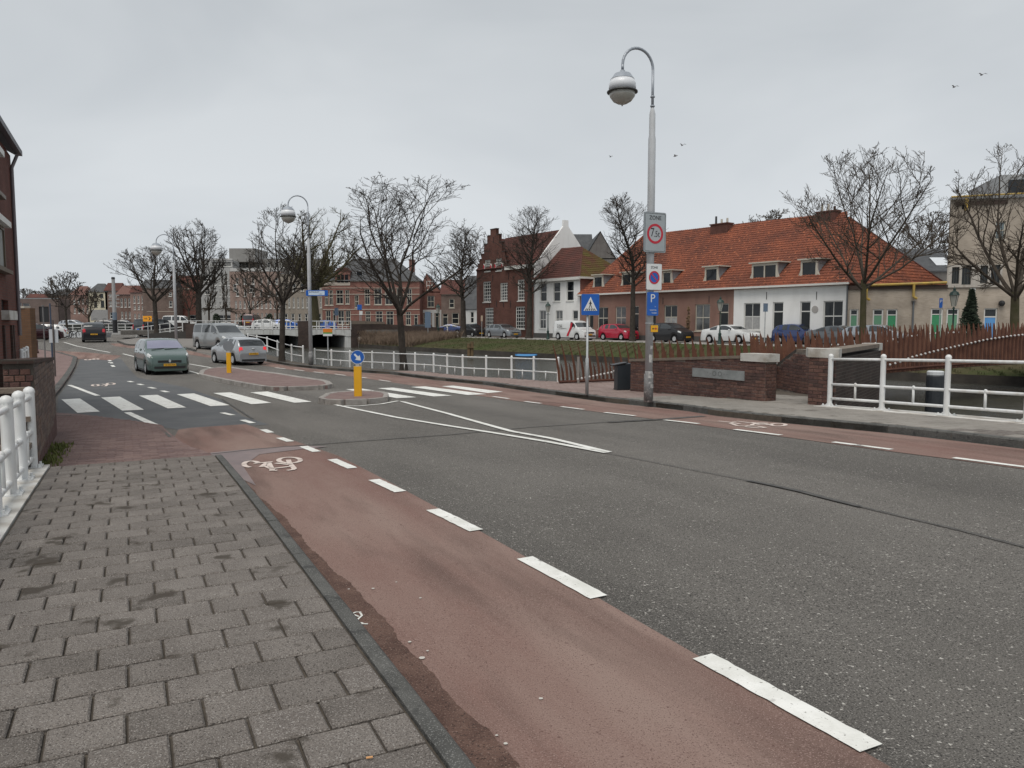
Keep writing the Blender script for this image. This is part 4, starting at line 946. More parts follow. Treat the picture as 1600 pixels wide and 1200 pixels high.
poly_on(s, [[(x,-9),(x+1.5,-9),(x*.72+1.2,-6),(x*.72,-6)] for x in (-8.6,-5.6,-2.4,.9,4.0,7.0)], -.0695, sblack, (.06,zc))
# keep-right bollards
def keep_right(P, h_post, rd, label, rz, back=False, wd=.105):
    s = empty('keep_right_bollard', P, rz, label, 'traffic bollard', 'yellow bollards on the traffic islands')
    mb = MB(); mb.prism(rrect(wd*2, wd*1.5, .04, 3), 0, h_post, 'z'); mb.build('post', syel, s)
    mb = MB(); mb.box(-.05,-.03,h_post,.05,.03,h_post+.08); mb.build('neck', galv, s); zc = h_post + .06 + rd
    plate(s, 'disc_back', disc(rd), -.01, .012, sgrey, (0,zc))
    y = -.012
    plate(s, 'face', disc(rd*.985), -.014, -.010, sgrey if back else sblue, (0,zc))
    if not back:
        ringmesh(s, 'rim', rd*.93, rd*.985, -.0165, swhite, (0,zc))
        A = [(-.62,.50),(-.46,.66),(.13,.10),(.40,.36),(.56,-.60),(-.40,-.42),(-.12,-.16)]; A = [(-.60,.42),(-.40,.62),(.12,.12),(.38,.36),(.54,-.58),(-.42,-.42),(-.14,-.14)]
        plate(s, 'arrow', [(a*rd*.85, b*rd*.85) for a, b in A], -.0165, -.014, swhite, (0,zc))
    return s
P = PG(559.5,619,.12); D = P.y; keep_right(P, z_at(572.5,D) - P.z, 11*D/1200, 'yellow bollard with round blue keep-right arrow disc on the small island', R(11))
P = PG(358,582.5,.12); D = P.y; keep_right(P, z_at(551,D) - P.z, 8*D/1200, 'yellow bollard with grey disc back in front of the silver hatchback', R(15), True, .10)
# bus or info sign on the quay
P = PG(513,571.5,.12); D = P.y; k = D/1200; s = empty('information_sign', P, R(13), 'small orange, green and white sign on a thin pole by the quay railing', 'sign')
mb = MB(); mb.lathe([(.03,0),(.03,z_at(514,D)-P.z)], n=8); mb.build('pole', galv, s)
z0 = z_at(518,D) - P.z; b = 14*k
for nm, r0, r1, m in (('orange_band',513.5,519.2,sora),('green_band',519.2,521.5,sgreen),('white_band',521.5,525,swhite)):
    mb = MB(); mb.box(-b/2,-.05,z_at(r1,D)-P.z, b/2,-.03,z_at(r0,D)-P.z-.002); mb.build(nm, m, s)
mb = MB(); mb.box(-.11,-.05,z_at(512.8,D)-P.z,.11,-.03,z_at(508.5,D)-P.z); mb.build('top_plate', flat('purple_plate', (.30,.31,.55), .4), s)
# white board on pole at far left, thin poles, brown bollards
P = PG(86.5,588,.10); D = P.y; s = empty('notice_board', P, 0, 'white rectangular board back on a dark pole on the left corner pavement', 'sign')
mb = MB(); mb.lathe([(.035,0),(.035,z_at(500,D)-P.z)], n=8); mb.build('pole', flat('pole_brown', (.09,.075,.07), .6), s)
mb = MB(); k = D/1200; mb.box(-7.5*k,.03,z_at(535.5,D)-P.z,6.5*k,.05,z_at(514.5,D)-P.z); mb.build('board', flat('board_pale', (.50,.54,.58), .5), s)
P = PG(71,566,.10); D = P.y; mb = MB(); mb.lathe([(.035,0),(.035,z_at(479,D)-P.z),(.06,z_at(479,D)-P.z),(.06,z_at(477,D)-P.z)], n=8); tag(mb.build('sign_pole', flat('pole_dull', (.15,.15,.15), .6), None, loc=P, rot=(0,0,0)), 'thin bare grey pole left of the white board', 'pole')
P = PG(82,560,.10); D = P.y; mb = MB(); mb.lathe([(.05,0),(.04,z_at(474,D)-P.z)], n=8); tag(mb.build('sign_pole', flat('navy_pole', (.04,.06,.10), .5), None, loc=P), 'dark blue pole standing between bare pole and white board', 'pole')
bm_ = MB().lathe([(.10,0),(.10,.12),(.075,.16),(.07,.72),(.085,.76),(.06,.84)], n=10).mesh('street_bollard', flat('bollard_brown', (.075,.035,.030), .6), smooth=True)
for px, py, lb in ((52.5,551,'left one of two small red-brown bollards on the corner'), (58,552,'right one of two small red-brown bollards on the corner')):
    tag(mobj('street_bollard', bm_, None, loc=PG(px, py, .10)), lb, 'bollard', 'red-brown bollards')
# detour sign
P = PG(232,533,.12); D = P.y; k = D/1200; s = empty('detour_sign', P, 0, 'orange detour board with black arrow beside the black van', 'sign')
mb = MB(); mb.lathe([(.04,0),(.04,z_at(500,D)-P.z)], n=8); mb.build('pole', galv, s)
mb = MB(); mb.prism(rrect(14*k, 8.6*k, .05), -.06, -.04); o = mb.build('board', flat('detour_orange', (.85,.36,.02), .4), s, loc=(0,0,z_at(498,D)-P.z))
mb = MB(); mb.prism([(1.5*k,2.6*k),(3*k,2.6*k),(5.4*k,0),(3*k,-2.6*k),(1.5*k,-2.6*k),(3.8*k,0)], -.065, -.061); mb.build('chevron', sblack, s, loc=(0,0,z_at(498,D)-P.z))
words_on(s, 'HR', 4*k, (-2.4*k, z_at(498,D)-P.z), -.063, sblack)
# grey post, dark cabinet, mooring pile, wooden post
P = PG(903.5,599,.12); D = P.y; mb = MB(); mb.lathe([(.042,0),(.042,z_at(557.5,D)-P.z)], n=10); tag(mb.build('short_post', mat('concrete', (.27,.25,.23), .9), None, loc=P), 'short plain grey post before the left end of the footbridge', 'post')
P = PG(973,609,.12); D = P.y; k = D/1200; s = empty('litter_bin', P, R(10), 'dark blue-black litter bin with slanted top against the brick wall end', 'litter bin')
bin_m = flat('bin_black', (.018,.024,.030), .45); hb = 41*k
mb = MB(); w2 = 11.5*k; mb.prism([(-.16,0),(.16,0),(.16,hb),(-.16,hb-.0)], -w2, w2, 'x'); me = mb.mesh('body', bin_m)
for v in me.vertices:
    if v.co.z > .1: v.co.z = hb + (v.co.x/w2)*2*k - .02
mobj('body', me, s)
mb = MB(); mb.box(-w2*1.06,-.18,0,w2*1.06,.18,.03); mb.build('plinth', sblack, s)
mb = MB(); mb.box(-w2*1.04,-.175,hb-.02,w2*1.04,.175,hb+.012); o = mb.build('lid', sblack, s, rot=(0,-math.atan2(2*k, w2),0)); o.location = (0,0,.01)
P = PZ(1462,648,ZW); P = Vector((8.6*1.02, 15.6, 0)); D = 15.6; P = Vector(((1463-800)/1200*D, D, ZW - .3)); s = empty('mooring_pile', P, 0, 'thick black mooring pile with white cap in the water behind the right railing', 'mooring pile')
zt = z_at(580,D); mb = MB(); mb.lathe([(.17,0),(.165,zt-P.z-.10),(.14,zt-P.z-.06)], n=16); mb.build('pile', mat('pile_black', (.012,.016,.022), .6, (.03,.034,.038), 5), s, smooth=False)
mb = MB(); mb.lathe([(.155,zt-P.z-.075),(.158,zt-P.z-.01),(.14,zt-P.z+.005)], n=16); mb.build('cap', flat('pile_white', (.60,.62,.63), .5), s)
P = PZ(735,553,-2.3); mb = MB(); mb.tube((-.11,0,-.3),(-.12,0,.78),.12,n=8); mb.tube((.11,.05,-.3),(.13,.05,.92),.12,n=8); mb.box(-.26,-.14,.45,.27,-.08,.56)
tag(mb.build('wooden_post', mat('old_wood', (.11,.072,.038), .9, (.16,.11,.06), 4), None, loc=P), 'stubby brown wooden mooring post at the edge of the grass bank', 'post')
# classic lanterns on the far street
lant_g = flat('lantern_green', (.018,.045,.038), .5)
def lantern(px, row_base, row_top, D, label):
    p = Vector(((px-800)/1200*D, D, z_at(row_base, D))); H = z_at(row_top, D) - p.z; s = empty('lantern_post', p, 0, label, 'street lantern', 'old-style street lanterns')
    mb = MB(); mb.lathe([(.17,0),(.17,.12),(.12,.2),(.11,.75),(.14,.8),(.07,.9),(.045,1.3),(.04,H-1.25),(.07,H-1.2),(.03,H-1.12)], n=10); mb.build('post', lant_g, s, smooth=True)
    mb = MB(); mb.box(-.2,-.015,H-1.33,.2,.015,H-1.30); mb.build('crossbar', lant_g, s)
    mb = MB(); mb.lathe([(.11,H-1.1),(.24,H-.5)], n=4); mb.build('glass', bowl_m, s)
    mb = MB()
    for i in range(4): a = math.pi/2*i; mb.tube((.11*math.cos(a),.11*math.sin(a),H-1.1),(.245*math.cos(a),.245*math.sin(a),H-.5),.014,n=4)
    mb.lathe([(.28,H-.5),(.20,H-.33),(.07,H-.25),(.07,H-.14),(.02,H-.1),(.01,H)], n=8); mb.build('hood', lant_g, s)
lantern(1124, 539, 462, 56.5, 'old-style lantern in front of the white saloon car'); lantern(856, 531, 470, 73.5, 'old-style lantern at the left end of the white delivery van')
lantern(1487, 545, 447, 42, 'old-style lantern behind the footbridge near the conifer'); lantern(685, 524, 473, 86, 'old-style lantern beside the swan on the left')
# small blue sign boards on poles, far street
def minisign(px, rb, rt, D, w_, h_, label, m=sblue, cat='traffic sign'):
    p = Vector(((px-800)/1200*D, D, z_at(rb, D))); s = empty('parking_sign', p, 0, label, cat, 'signs on the far quay'); k = D/1200
    mb = MB(); mb.lathe([(.035,0),(.035,z_at(rt,D)-p.z)], n=6); mb.build('pole', galv, s); mb = MB(); mb.box(-w_*k/2,-.06,z_at(rt+h_,D)-p.z, w_*k/2,-.04,z_at(rt,D)-p.z); mb.build('board', m, s); return s
minisign(1194,540,474,53.8,7,13,'grey-blue sign on thin pole before the white cottage', flat('sign_dull', (.12,.17,.24), .5))
s = minisign(1466,545,466,43,5,15,'narrow blue parking sign on thin pole by the green shutters'); words_on(s, 'P', .24, (0, z_at(471,43)-s.location.z), -.062, swhite)
minisign(669,530,487,84,9,25,'tall grey sign back near the white house front', flat('sign_dull', (.12,.17,.24), .5)); minisign(753,528,493,86,3,9,'small beige sign beside the dark hatchback', flat('sign_beige', (.45,.35,.26), .5))
minisign(563,520,476,100,7,8,'round blue cycle sign against the corner brick house'); minisign(565,520,486,99.5,5,6,'small white plate under the blue cycle sign', swhite); minisign(527,520,481,100,6,12,'grey sign back left of the corner brick house', flat('sign_dull', (.12,.17,.24), .5))
# striped mast
D = 100; p = Vector(((181.5-800)/1200*D, D, z_at(520,D))); s = empty('striped_mast', p, 0, 'tall white mast with striped foot beside the black van', 'mast')
mb = MB(); mb.lathe([(.30,0),(.30,z_at(500,D)-p.z)], n=10); mb.build('foot', sblack, s); mb = MB(); mb.lathe([(.28,z_at(500,D)-p.z),(.28,z_at(488,D)-p.z)], n=10); mb.build('striped_band', flat('mast_blue', (.16,.20,.25), .5), s)
mb = MB(); mb.lathe([(.24,z_at(488,D)-p.z),(.20,z_at(436,D)-p.z)], n=10); mb.build('mast', flat('mast_white', (.36,.36,.36), .5), s); mb = MB(); mb.lathe([(.24,z_at(436,D)-p.z),(.20,z_at(433,D)-p.z)], n=10); mb.build('cap', sblack, s)
for rr_ in (462,468,474,480): 
    mb = MB(); z = z_at(rr_,D)-p.z; mb.box(-.7,-.05,z,.7,.05,z+.1); mb.build('crossbar', flat('mast_white', (.36,.36,.36), .5), s)
# swan
D = 84; p = Vector(((702-800)/1200*D, D, z_at(525,D))); s = MB(); s.ball((0,0,.28), .38,.2,.2, n=12, m=8); s.path([(.25,0,.35),(.36,0,.6),(.32,0,.85),(.40,0,.98)], [.08,.055,.05,.06], 8); s.ball((.44,0,.98), .10,.06,.06, n=8, m=5); s.ball((-.36,0,.36), .2,.1,.09, n=8, m=5)
tag(s.build('swan', flat('swan_white', (.66,.64,.60), .7), None, smooth=True, loc=p, rot=(0,0,2.2)), 'white swan standing on the grass near the dark blue car', 'swan')
# blue covered boat glimpsed over the railing
D = 58.2; p = Vector(((822-800)/1200*D, D, ZW-.05)); s = empty('rowing_boat', p, R(-10), 'small boat under a bright blue cover on the canal by the railing', 'boat')
mb = MB(); hull = []
for i in range(9):
    f = i/8*2 - 1; w_ = .5*(1 - abs(f)**3); hull.append((f*.85, w_))
vs = [(x, -w_, .25 + .12*abs(x/1.9)**2) for x, w_ in hull] + [(x, w_, .25 + .12*abs(x/1.9)**2) for x, w_ in hull] + [(x*.85, -w_*.6, -.1) for x, w_ in hull] + [(x*.85, w_*.6, -.1) for x, w_ in hull]
fs = [(i, i+1, 19+i, 18+i) for i in range(8)] + [(9+i, 27+i, 28+i, 10+i) for i in range(8)] + [(18+i, 19+i, 28+i, 27+i) for i in range(8)]; mb.add(vs, fs); mb.build('hull', flat('boat_grey', (.12,.12,.13), .6), s)
mb = MB(); vs = [(x, -w_*1.03, .28 + .12*abs(x/1.9)**2) for x, w_ in hull] + [(x, 0, .42) for x, w_ in hull] + [(x, w_*1.03, .28 + .12*abs(x/1.9)**2) for x, w_ in hull]
mb.add(vs, [(i, i+1, 10+i, 9+i) for i in range(8)] + [(9+i, 10+i, 19+i, 18+i) for i in range(8)]); mb.build('cover', flat('tarp_blue', (.05,.20,.42), .7), s)
# gulls
gull_m = flat('gull_grey', (.30,.31,.33), .7)
for (px, py, D, sp, a, lb) in ((1066,227,45,.5,.3,'upper of the two gulls flying right of the tall lamp'), (1055,244,46,.4,.8,'lower of the two gulls flying right of the tall lamp'), (1534,117,42,.6,.1,'gull nearest the top right corner of the sky'), (1491,136,44,.55,.25,'gull just below and left of the top right one'), (954,245,60,.4,.5,'small gull left of the lamp post mast'), (847,332,70,.5,.2,'small gull above the gabled houses'), (684,284,60,.4,.4,'gull above the crown of the quay tree, left one'), (722,293,62,.4,.7,'gull above the crown of the quay tree, right one')):
    D *= 1.5; sp *= .8; g = empty('gull', PD(px, py, D), a, lb, 'gull', 'gulls in the sky')
    mb = MB(); mb.ball((0,0,0), .05,.19,.05, n=8, m=6); mb.build('body', gull_m, g)
    for sd in (-1,1):
        mb = MB(); mb.add([(0,.07,.02),(sd*sp*.45,.05,.14),(sd*sp,-.08,.05),(sd*sp*.45,-.09,.12),(0,-.07,.02),(0,.07,.0),(sd*sp*.45,.05,.12),(sd*sp*.45,-.09,.10),(0,-.07,0)], [(0,1,3,4),(1,2,3),(5,8,7,6),(6,7,2),(0,5,6,1),(4,3,7,8)]); mb.build('wing', gull_m, g)
# ---------------- buildings ----------------
class Fac:
    """a house front: origin at its lower left corner, x along the front, y into the house"""
    def __init__(s, ox, oy, zb, ang): s.o = Vector((ox, oy)); s.zb = zb; s.ang = ang; s.X = Vector((math.cos(ang), math.sin(ang))); s.Y = Vector((-math.sin(ang), math.cos(ang)))
    def uz(s, px, py, y0=0.0):
        d = ray(px, py); t = (y0 + s.o.dot(s.Y)) / Vector((d.x, d.y)).dot(s.Y); p = Vector((d.x*t, d.y*t)); return ((p - s.o).dot(s.X), d.z*t - s.zb)
    def u(s, px, y0=0.0): return s.uz(px, 500, y0)[0]
    def rect(s, x0, y0, x1, y1, yy=0.0):
        u0, u1 = s.u(x0, yy), s.u(x1, yy); c = (x0 + x1)/2; return (u0, s.uz(c, y1, yy)[1], u1, s.uz(c, y0, yy)[1])
    def root(s, name, label, cat, group=None): return empty(name, (s.o.x, s.o.y, s.zb), s.ang, label, cat, group)
ANG = math.atan2(-FW.y, -FW.x)
def on_front(px):
    d = ray(px, 500); # FP + FW*k
    k = (FP.x - d.x*FP.y) / (d.x*FW.y - FW.x); return FP + FW*k
ZS = -1.53
glass = mat('window_glass', (.010,.012,.014), .08, (.022,.026,.030), 1.2, spec=.4)
glass2 = mat('window_glass_curtain', (.16,.165,.165), .12, (.05,.055,.06), .9, spec=.6)
curt = mat('curtain', (.42,.42,.41), .8, (.30,.30,.30), 5)
wframe = flat('frame_white', (.66,.66,.63), .5); cframe = flat('frame_cream', (.52,.49,.42), .55); dframe = flat('frame_dark', (.05,.055,.05), .5)
stucco_b = mat('stucco_brown', (.225,.125,.098), .92, (.285,.17,.135), .45, streak=((.14,.09,.075),.35,(1.5,1.5,.6)), bump=(18,.3))
stucco_w = mat('stucco_white', (.84,.84,.825), .85, (.78,.78,.765), .5, streak=((.42,.41,.38),.16,(1.5,1.5,.5)), bump=(18,.2))
beige_br = brickmat('beige_brick', (.37,.315,.26), (.43,.37,.31), (.40,.36,.30), .24, .075)
red_br = brickmat('red_brick', (.105,.042,.032), (.145,.062,.046), (.13,.085,.075), .22, .07)
vic_br = brickmat('victorian_brick', (.20,.085,.068), (.265,.125,.10), (.22,.15,.13), .24, .08)
tile_o = mat('pantile_orange', (.245,.078,.043), .88, (.135,.050,.034), .45, speck=[(7,(.075,.034,.026),.57),(4.3,(.40,.14,.07),.60)], bump=(9,.5), spec=.3)
tile_d = mat('pantile_dark', (.115,.042,.033), .8, (.075,.034,.028), .8, speck=[(7,(.05,.028,.022),.6)], bump=(9,.5), spec=.3)
tile_m = mat('pantile_mossy', (.10,.045,.03), .9, (.10,.085,.025), .8, bump=(9,.5), spec=.2)
slate = mat('slate', (.045,.048,.053), .7, (.075,.078,.082), 2.2, bump=(14,.4)); lead = mat('lead', (.20,.215,.23), .6, (.28,.29,.30), 4)
def panel(root, name, x0, z0, x1, z1, ops, m, y=0.0, rev=.16, keep=None, cuts=()):
    us = sorted({x0, x1} | {v for o in ops for v in (o[0], o[2])}); zz = sorted({z0, z1} | {v for o in ops for v in (o[1], o[3])})
    if keep: us = sorted(set(us) | set(keep[0])); zz = sorted(set(zz) | set(keep[1]))
    us = [u for u in us if x0 - 1e-6 <= u <= x1 + 1e-6]; zz = [v for v in zz if z0 - 1e-6 <= v <= z1 + 1e-6]
    bm = bmesh.new()
    for a, b in zip(us, us[1:]):
        for c, d in zip(zz, zz[1:]):
            mu, mz = (a+b)/2, (c+d)/2
            if any(o[0] < mu < o[2] and o[1] < mz < o[3] for o in ops): continue
            if keep and not keep[2](mu, mz): continue
            bm.faces.new([bm.verts.new(p) for p in ((a,y,c),(b,y,c),(b,y,d),(a,y,d))])
    bmesh.ops.remove_doubles(bm, verts=bm.verts, dist=1e-4)
    for (px_, pz_, nx_, nz_) in cuts:
        bmesh.ops.bisect_plane(bm, geom=bm.verts[:]+bm.edges[:]+bm.faces[:], plane_co=(px_, y, pz_), plane_no=(nx_, 0, nz_), clear_outer=True)
    for o in ops:
        a, c, b, d = o[:4]
        for q in (((a,y,c),(a,y+rev,c),(a,y+rev,d),(a,y,d)), ((b,y,c),(b,y+rev,c),(b,y+rev,d),(b,y,d)), ((a,y,c),(b,y,c),(b,y+rev,c),(a,y+rev,c)), ((a,y,d),(b,y,d),(b,y+rev,d),(a,y+rev,d))):
            bm.faces.new([bm.verts.new(p) for p in q])
    me = bpy.data.meshes.new(name); bm.to_mesh(me); bm.free(); me.materials.append(m); return mobj(name, me, root)
def window(root, r, y=0.0, fm=None, nx=1, nz=2, g=None, sill=True, fw=.075, lower=None, lintel=None):
    a, c, b, d = r; fm = fm or wframe; g = g or glass; y1 = y + .07; mb = MB()
    mb.box(a,y1,c,a+fw,y1+.07,d); mb.box(b-fw,y1,c,b,y1+.07,d); mb.box(a+fw,y1,c,b-fw,y1+.07,c+fw); mb.box(a+fw,y1,d-fw,b-fw,y1+.07,d)
    for i in range(1, nx): x = a + (b-a)*i/nx; mb.box(x-.022,y1+.012,c+fw,x+.022,y1+.06,d-fw)
    for i in range(1, nz): z = c + (d-c)*i/nz; t = .03 if nz > 2 else .04; mb.box(a+fw,y1+.016,z-t,b-fw,y1+.062,z+t)
    w_ = mb.build('window', fm, root)
    mb = MB(); mb.box(a+.02,y1+.04,c+.02,b-.02,y1+.055,d-.02); mb.build('pane', g, w_)
    if lower:
        mb = MB(); zz = c + (d-c)*lower
        n = 8; 
        for i in range(n): u0 = a+fw+(b-a-2*fw)*i/n; u1 = a+fw+(b-a-2*fw)*(i+1)/n; mb.add([(u0,y1+.036,c+fw),(u1,y1+.036-(.006 if i%2 else -.002),c+fw),(u1,y1+.036-(.006 if i%2 else -.002),zz),(u0,y1+.036,zz)], [(0,1,2,3)])
        mb.build('curtain', curt, w_)
    if sill: mb = MB(); mb.box(a-.06,y-.06,c-.09,b+.06,y+.12,c-.002); mb.build('sill', sill if not isinstance(sill, bool) else fm, w_)
    if lintel: mb = MB(); mb.box(a-.08,y-.035,d+.002,b+.08,y+.02,d+.16); mb.build('lintel', lintel, w_)
    return w_
def door(root, r, y=0.0, col=None, fm=None, transom=.24, split=0):
    a, c, b, d = r; fm = fm or wframe; col = col or glass; y1 = y + .07; mb = MB(); fw = .08; zt = d - (d-c)*transom
    mb.box(a,y1,c,a+fw,y1+.07,d); mb.box(b-fw,y1,c,b,y1+.07,d); mb.box(a+fw,y1,d-fw,b-fw,y1+.07,d); mb.box(a+fw,y1,zt-.04,b-fw,y1+.07,zt+.04)
    o = mb.build('door', fm, root); mb = MB(); mb.box(a+.03,y1+.04,zt,b-.03,y1+.05,d-.03); mb.build('pane', glass, o)
    mb = MB(); mb.box(a+fw,y1+.022,c,b-fw,y1+.055,zt-.04)
    for i in (0,1): mb.box(a+fw+.1,y1+.012,c+.25+(zt-c)*.48*i,b-fw-.1,y1+.0215,c+.15+(zt-c)*.42+(zt-c)*.44*i)
    mb.build('leaf', col, o); mb = MB(); mb.ball((b-fw-.1,y1,c+1.0),.035,n=6,m=4); mb.build('handle', galv, o); return o
def tiles(root, e0, e1, r1, r0, m, tw=.25, th=.32, name='roof', amp=.032, rows=None):
    """a pantiled roof plane with eave e0->e1 and ridge r0->r1: waves across, a lip at every course"""
    e0, e1, r0, r1 = map(Vector, (e0, e1, r0, r1)); X = (e1 - e0).normalized(); n = X.cross((r0 - e0)).normalized()
    if n.z < 0: n = -n
    Y = n.cross(X).normalized()
    if (r0 - e0).dot(Y) < 0: Y = -Y
    P = [((p - e0).dot(X), (p - e0).dot(Y)) for p in (e0, e1, r1, r0)]
    xa, xb = min(p[0] for p in P), max(p[0] for p in P); H = max(p[1] for p in P)
    nr = max(2, round(H/th)); nc = max(2, round((xb-xa)/tw)); K = 4 if (xb-xa) < 40 else 3
    vs = []; fs = []
    W_ = nc*K + 1
    jit = [rnd.uniform(-.006,.006) for _ in range(nc+1)]
    for i in range(nr):
        for q in (0, 1):
            yv = H*(i+q)/nr; lift = .035*(1-q)
            for k in range(W_):
                x = xa + (xb-xa)*k/(W_-1); wv = amp*abs(math.sin(math.pi*k/K))**.8 + jit[k//K]
                vs.append(e0 + X*x + Y*yv + n*(wv + lift))
    for i in range(nr):
        for k in range(W_-1):
            a = (2*i)*W_ + k; b = (2*i+1)*W_ + k; fs.append((a, a+1, b+1, b))
            if i < nr-1: c = (2*i+2)*W_ + k; fs.append((b, b+1, c+1, c))
        if i == 0: pass
    mb = MB(); mb.add(vs, fs); me = mb.mesh(name, m, fix=False)
    bm = bmesh.new(); bm.from_mesh(me)
    C = sum((Vector(p) for p in ((e0),(e1),(r0),(r1))), Vector())/4
    pl = [e0, e1, r1, r0]
    for i in range(4):
        a, b = pl[i], pl[(i+1) % 4]
        if (b - a).length < .05: continue
        nn = (b - a).cross(n).normalized()
        if nn.dot(C - a) > 0: nn = -nn
        bmesh.ops.bisect_plane(bm, geom=bm.verts[:]+bm.edges[:]+bm.faces[:], plane_co=a + nn*.03, plane_no=nn, clear_outer=True)
    bm.to_mesh(me); bm.free()
    o = mobj(name, me, root)
    mb = MB(); q = [v - n*.02 for v in pl]; 
    if (pl[2] - pl[3]).length < .05: q = q[:3]
    mb.add(q + [v - n*.12 for v in q], [tuple(range(len(q))), tuple(range(2*len(q)-1, len(q)-1, -1))] + [(i, len(q)+i, len(q)+(i+1)%len(q), (i+1)%len(q)) for i in range(len(q))]); mb.build('roof_deck', m, root)
    return o
def ridge(root, a, b, m, r=.09): mb = MB(); mb.path([a, b], r, 6); mb.build('ridge_tiles', m, root)
def bar(root, name, a, b, w_, h_, m):
    """beam of rectangular section from a to b (local), hanging below the line"""
    a = Vector(a); b = Vector(b); d = (b-a).normalized(); s_ = Vector((d.y, -d.x, 0)).normalized()*w_/2; z = Vector((0,0,h_)); mb = MB()
    mb.add([a-s_-z, b-s_-z, b+s_-z, a+s_-z, a-s_, b-s_, b+s_, a+s_], [(0,3,2,1),(4,5,6,7),(0,1,5,4),(1,2,6,5),(2,3,7,6),(3,0,4,7)]); return mb.build(name, m, root)
def chimney(root, x0, y0, x1, y1, z0, z1, m, pots=3):
    mb = MB(); mb.box(x0,y0,z0,x1,y1,z1); o = mb.build('chimney', m, root)
    mb = MB(); mb.box(x0-.07,y0-.07,z1,x1+.07,y1+.07,z1+.1); mb.build('cap', m, o)
    for i in range(pots): x = x0 + (x1-x0)*(i+.5)/pots; mb = MB(); mb.lathe([(.10,z1+.1),(.09,z1+.1+rnd.uniform(.3,.75))], c=(x,(y0+y1)/2,0), n=8); mb.build('chimney_pot', rnd.choice([slate, cframe, tile_d]), o)
    mb = MB(); mb.box(x0-.04,y0-.04,z0,x1+.04,y1+.04,z0+.45); mb.build('flashing', lead, o)

# -- the long row of cottages: brown half and white half under one orange roof
pL, pR = on_front(906), on_front(1322); pM = on_front(1146)
fA = Fac(pL.x, pL.y, ZS, ANG); LENA = (pR - pL).length; LB_ = (pM - pL).length
za0 = fA.uz(906,459)[1]; za1 = fA.uz(1322,444)[1]; ze = (za0+za1)/2
rA = fA.root('cottage_row', 'long terrace of low cottages, brown and white fronts under one orange pantile roof', 'house')
brown_ops = [(920,481,927,532,'d'),(934,480,950,514,'w'),(961.6,479,978,514,'w2'),(986,478,998,532,'d'),(1016,476,1025,532,'d'),(1037.6,477,1058,514,'w3'),(1086,475.5,1109,517,'w2'),(1124,474,1138,535,'d')]
white_ops = [(1162,473.5,1187.6,516,'w3'),(1207,472,1223.6,536,'d'),(1249.6,471,1266,537,'d'),(1286,470,1316.6,517.8,'w')]
def do_ops(root, f, ops, fm, fmd=None, sill=True):
    R_ = []
    for o in ops:
        r = f.rect(*o[:4]); k = o[4]
        if k == 'd': r = (r[0], .12, r[2], r[3]); 
        R_.append(r)
        if k == 'd': door(root, r, 0, dframe_d, fm)
        elif k == 'w': window(root, r, 0, fm, 2, 2, glass, sill)
        elif k == 'w2': window(root, r, 0, fm, 2, 2, glass2, sill)
        elif k == 'w3': window(root, r, 0, fm, 2, 2, glass, sill, lower=.5)
        elif k == 'm': window(root, r, 0, fm, 4, 6, glass, sill, fw=.11)
        elif k == 's': window(root, r, 0, fm, 1, 2, glass, sill)
    return R_
dframe_d = flat('door_dark', (.012,.015,.016), .35)
r1 = do_ops(rA, fA, brown_ops, cframe); r2 = do_ops(rA, fA, white_ops, wframe)
panel(rA, 'brown_front', 0, 0, LB_, ze, r1, stucco_b); panel(rA, 'white_front', LB_, 0, LENA, ze, r2, stucco_w, y=-.004)
DEP = 14.4; hd = 7.2
mb = MB(); mb.box(.02,.2,0,LENA-.02,.3,ze-.05); mb.box(0.01,.3,0,.2,DEP,ze-.05); mb.box(LENA-.2,.3,0,LENA-.005,DEP,ze-.05); mb.build('side_wall', stucco_b, rA)
zr1 = fA.uz(1322,341,hd)[1]; zr0 = fA.uz(1006,367,hd)[1]; ar = fA.u(1322, hd); al = fA.u(1006, hd)
E0, E1 = (-.1,-.30,ze-.06), (LENA+.25,-.30,ze-.06); G0, G1 = (al,hd,zr0), (ar,hd,zr1)
tiles(rA, E0, E1, G1, G0, tile_o); tiles(rA, (LENA+.25,-.30,ze-.06), (LENA+.25,DEP+.2,ze-.06), G1, G1, tile_o, name='hip_roof')
tiles(rA, (-.1,DEP,ze-.06), (-.1,-.30,ze-.06), G0, G0, tile_o, name='hip_roof')
mb = MB(); mb.add([G0, G1, (LENA+.25,DEP+.2,ze), (-.1,DEP,ze)], [(0,1,2,3)]); mb.build('rear_roof', tile_o, rA)
ridge(rA, G0, G1, tile_d, .1); ridge(rA, G1, E1, tile_o, .09); ridge(rA, G0, E0, tile_o, .09); ridge(rA, G1, (LENA+.25,DEP+.2,ze-.02), tile_d, .09)
bar(rA, 'gutter', (-.05,-.36,ze+.02), (LENA+.3,-.36,ze+.02), .16, .14, wframe); bar(rA, 'fascia', (-.03,-.13,ze-.02), (LENA+.02,-.13,ze-.02), .22, .12, wframe)
bar(rA, 'plinth', (0,-.02,.45), (LENA,-.02,.45), .05, .45, mat('plinth', (.10,.095,.09), .9))
rowslope = (zr1 - ze)/hd
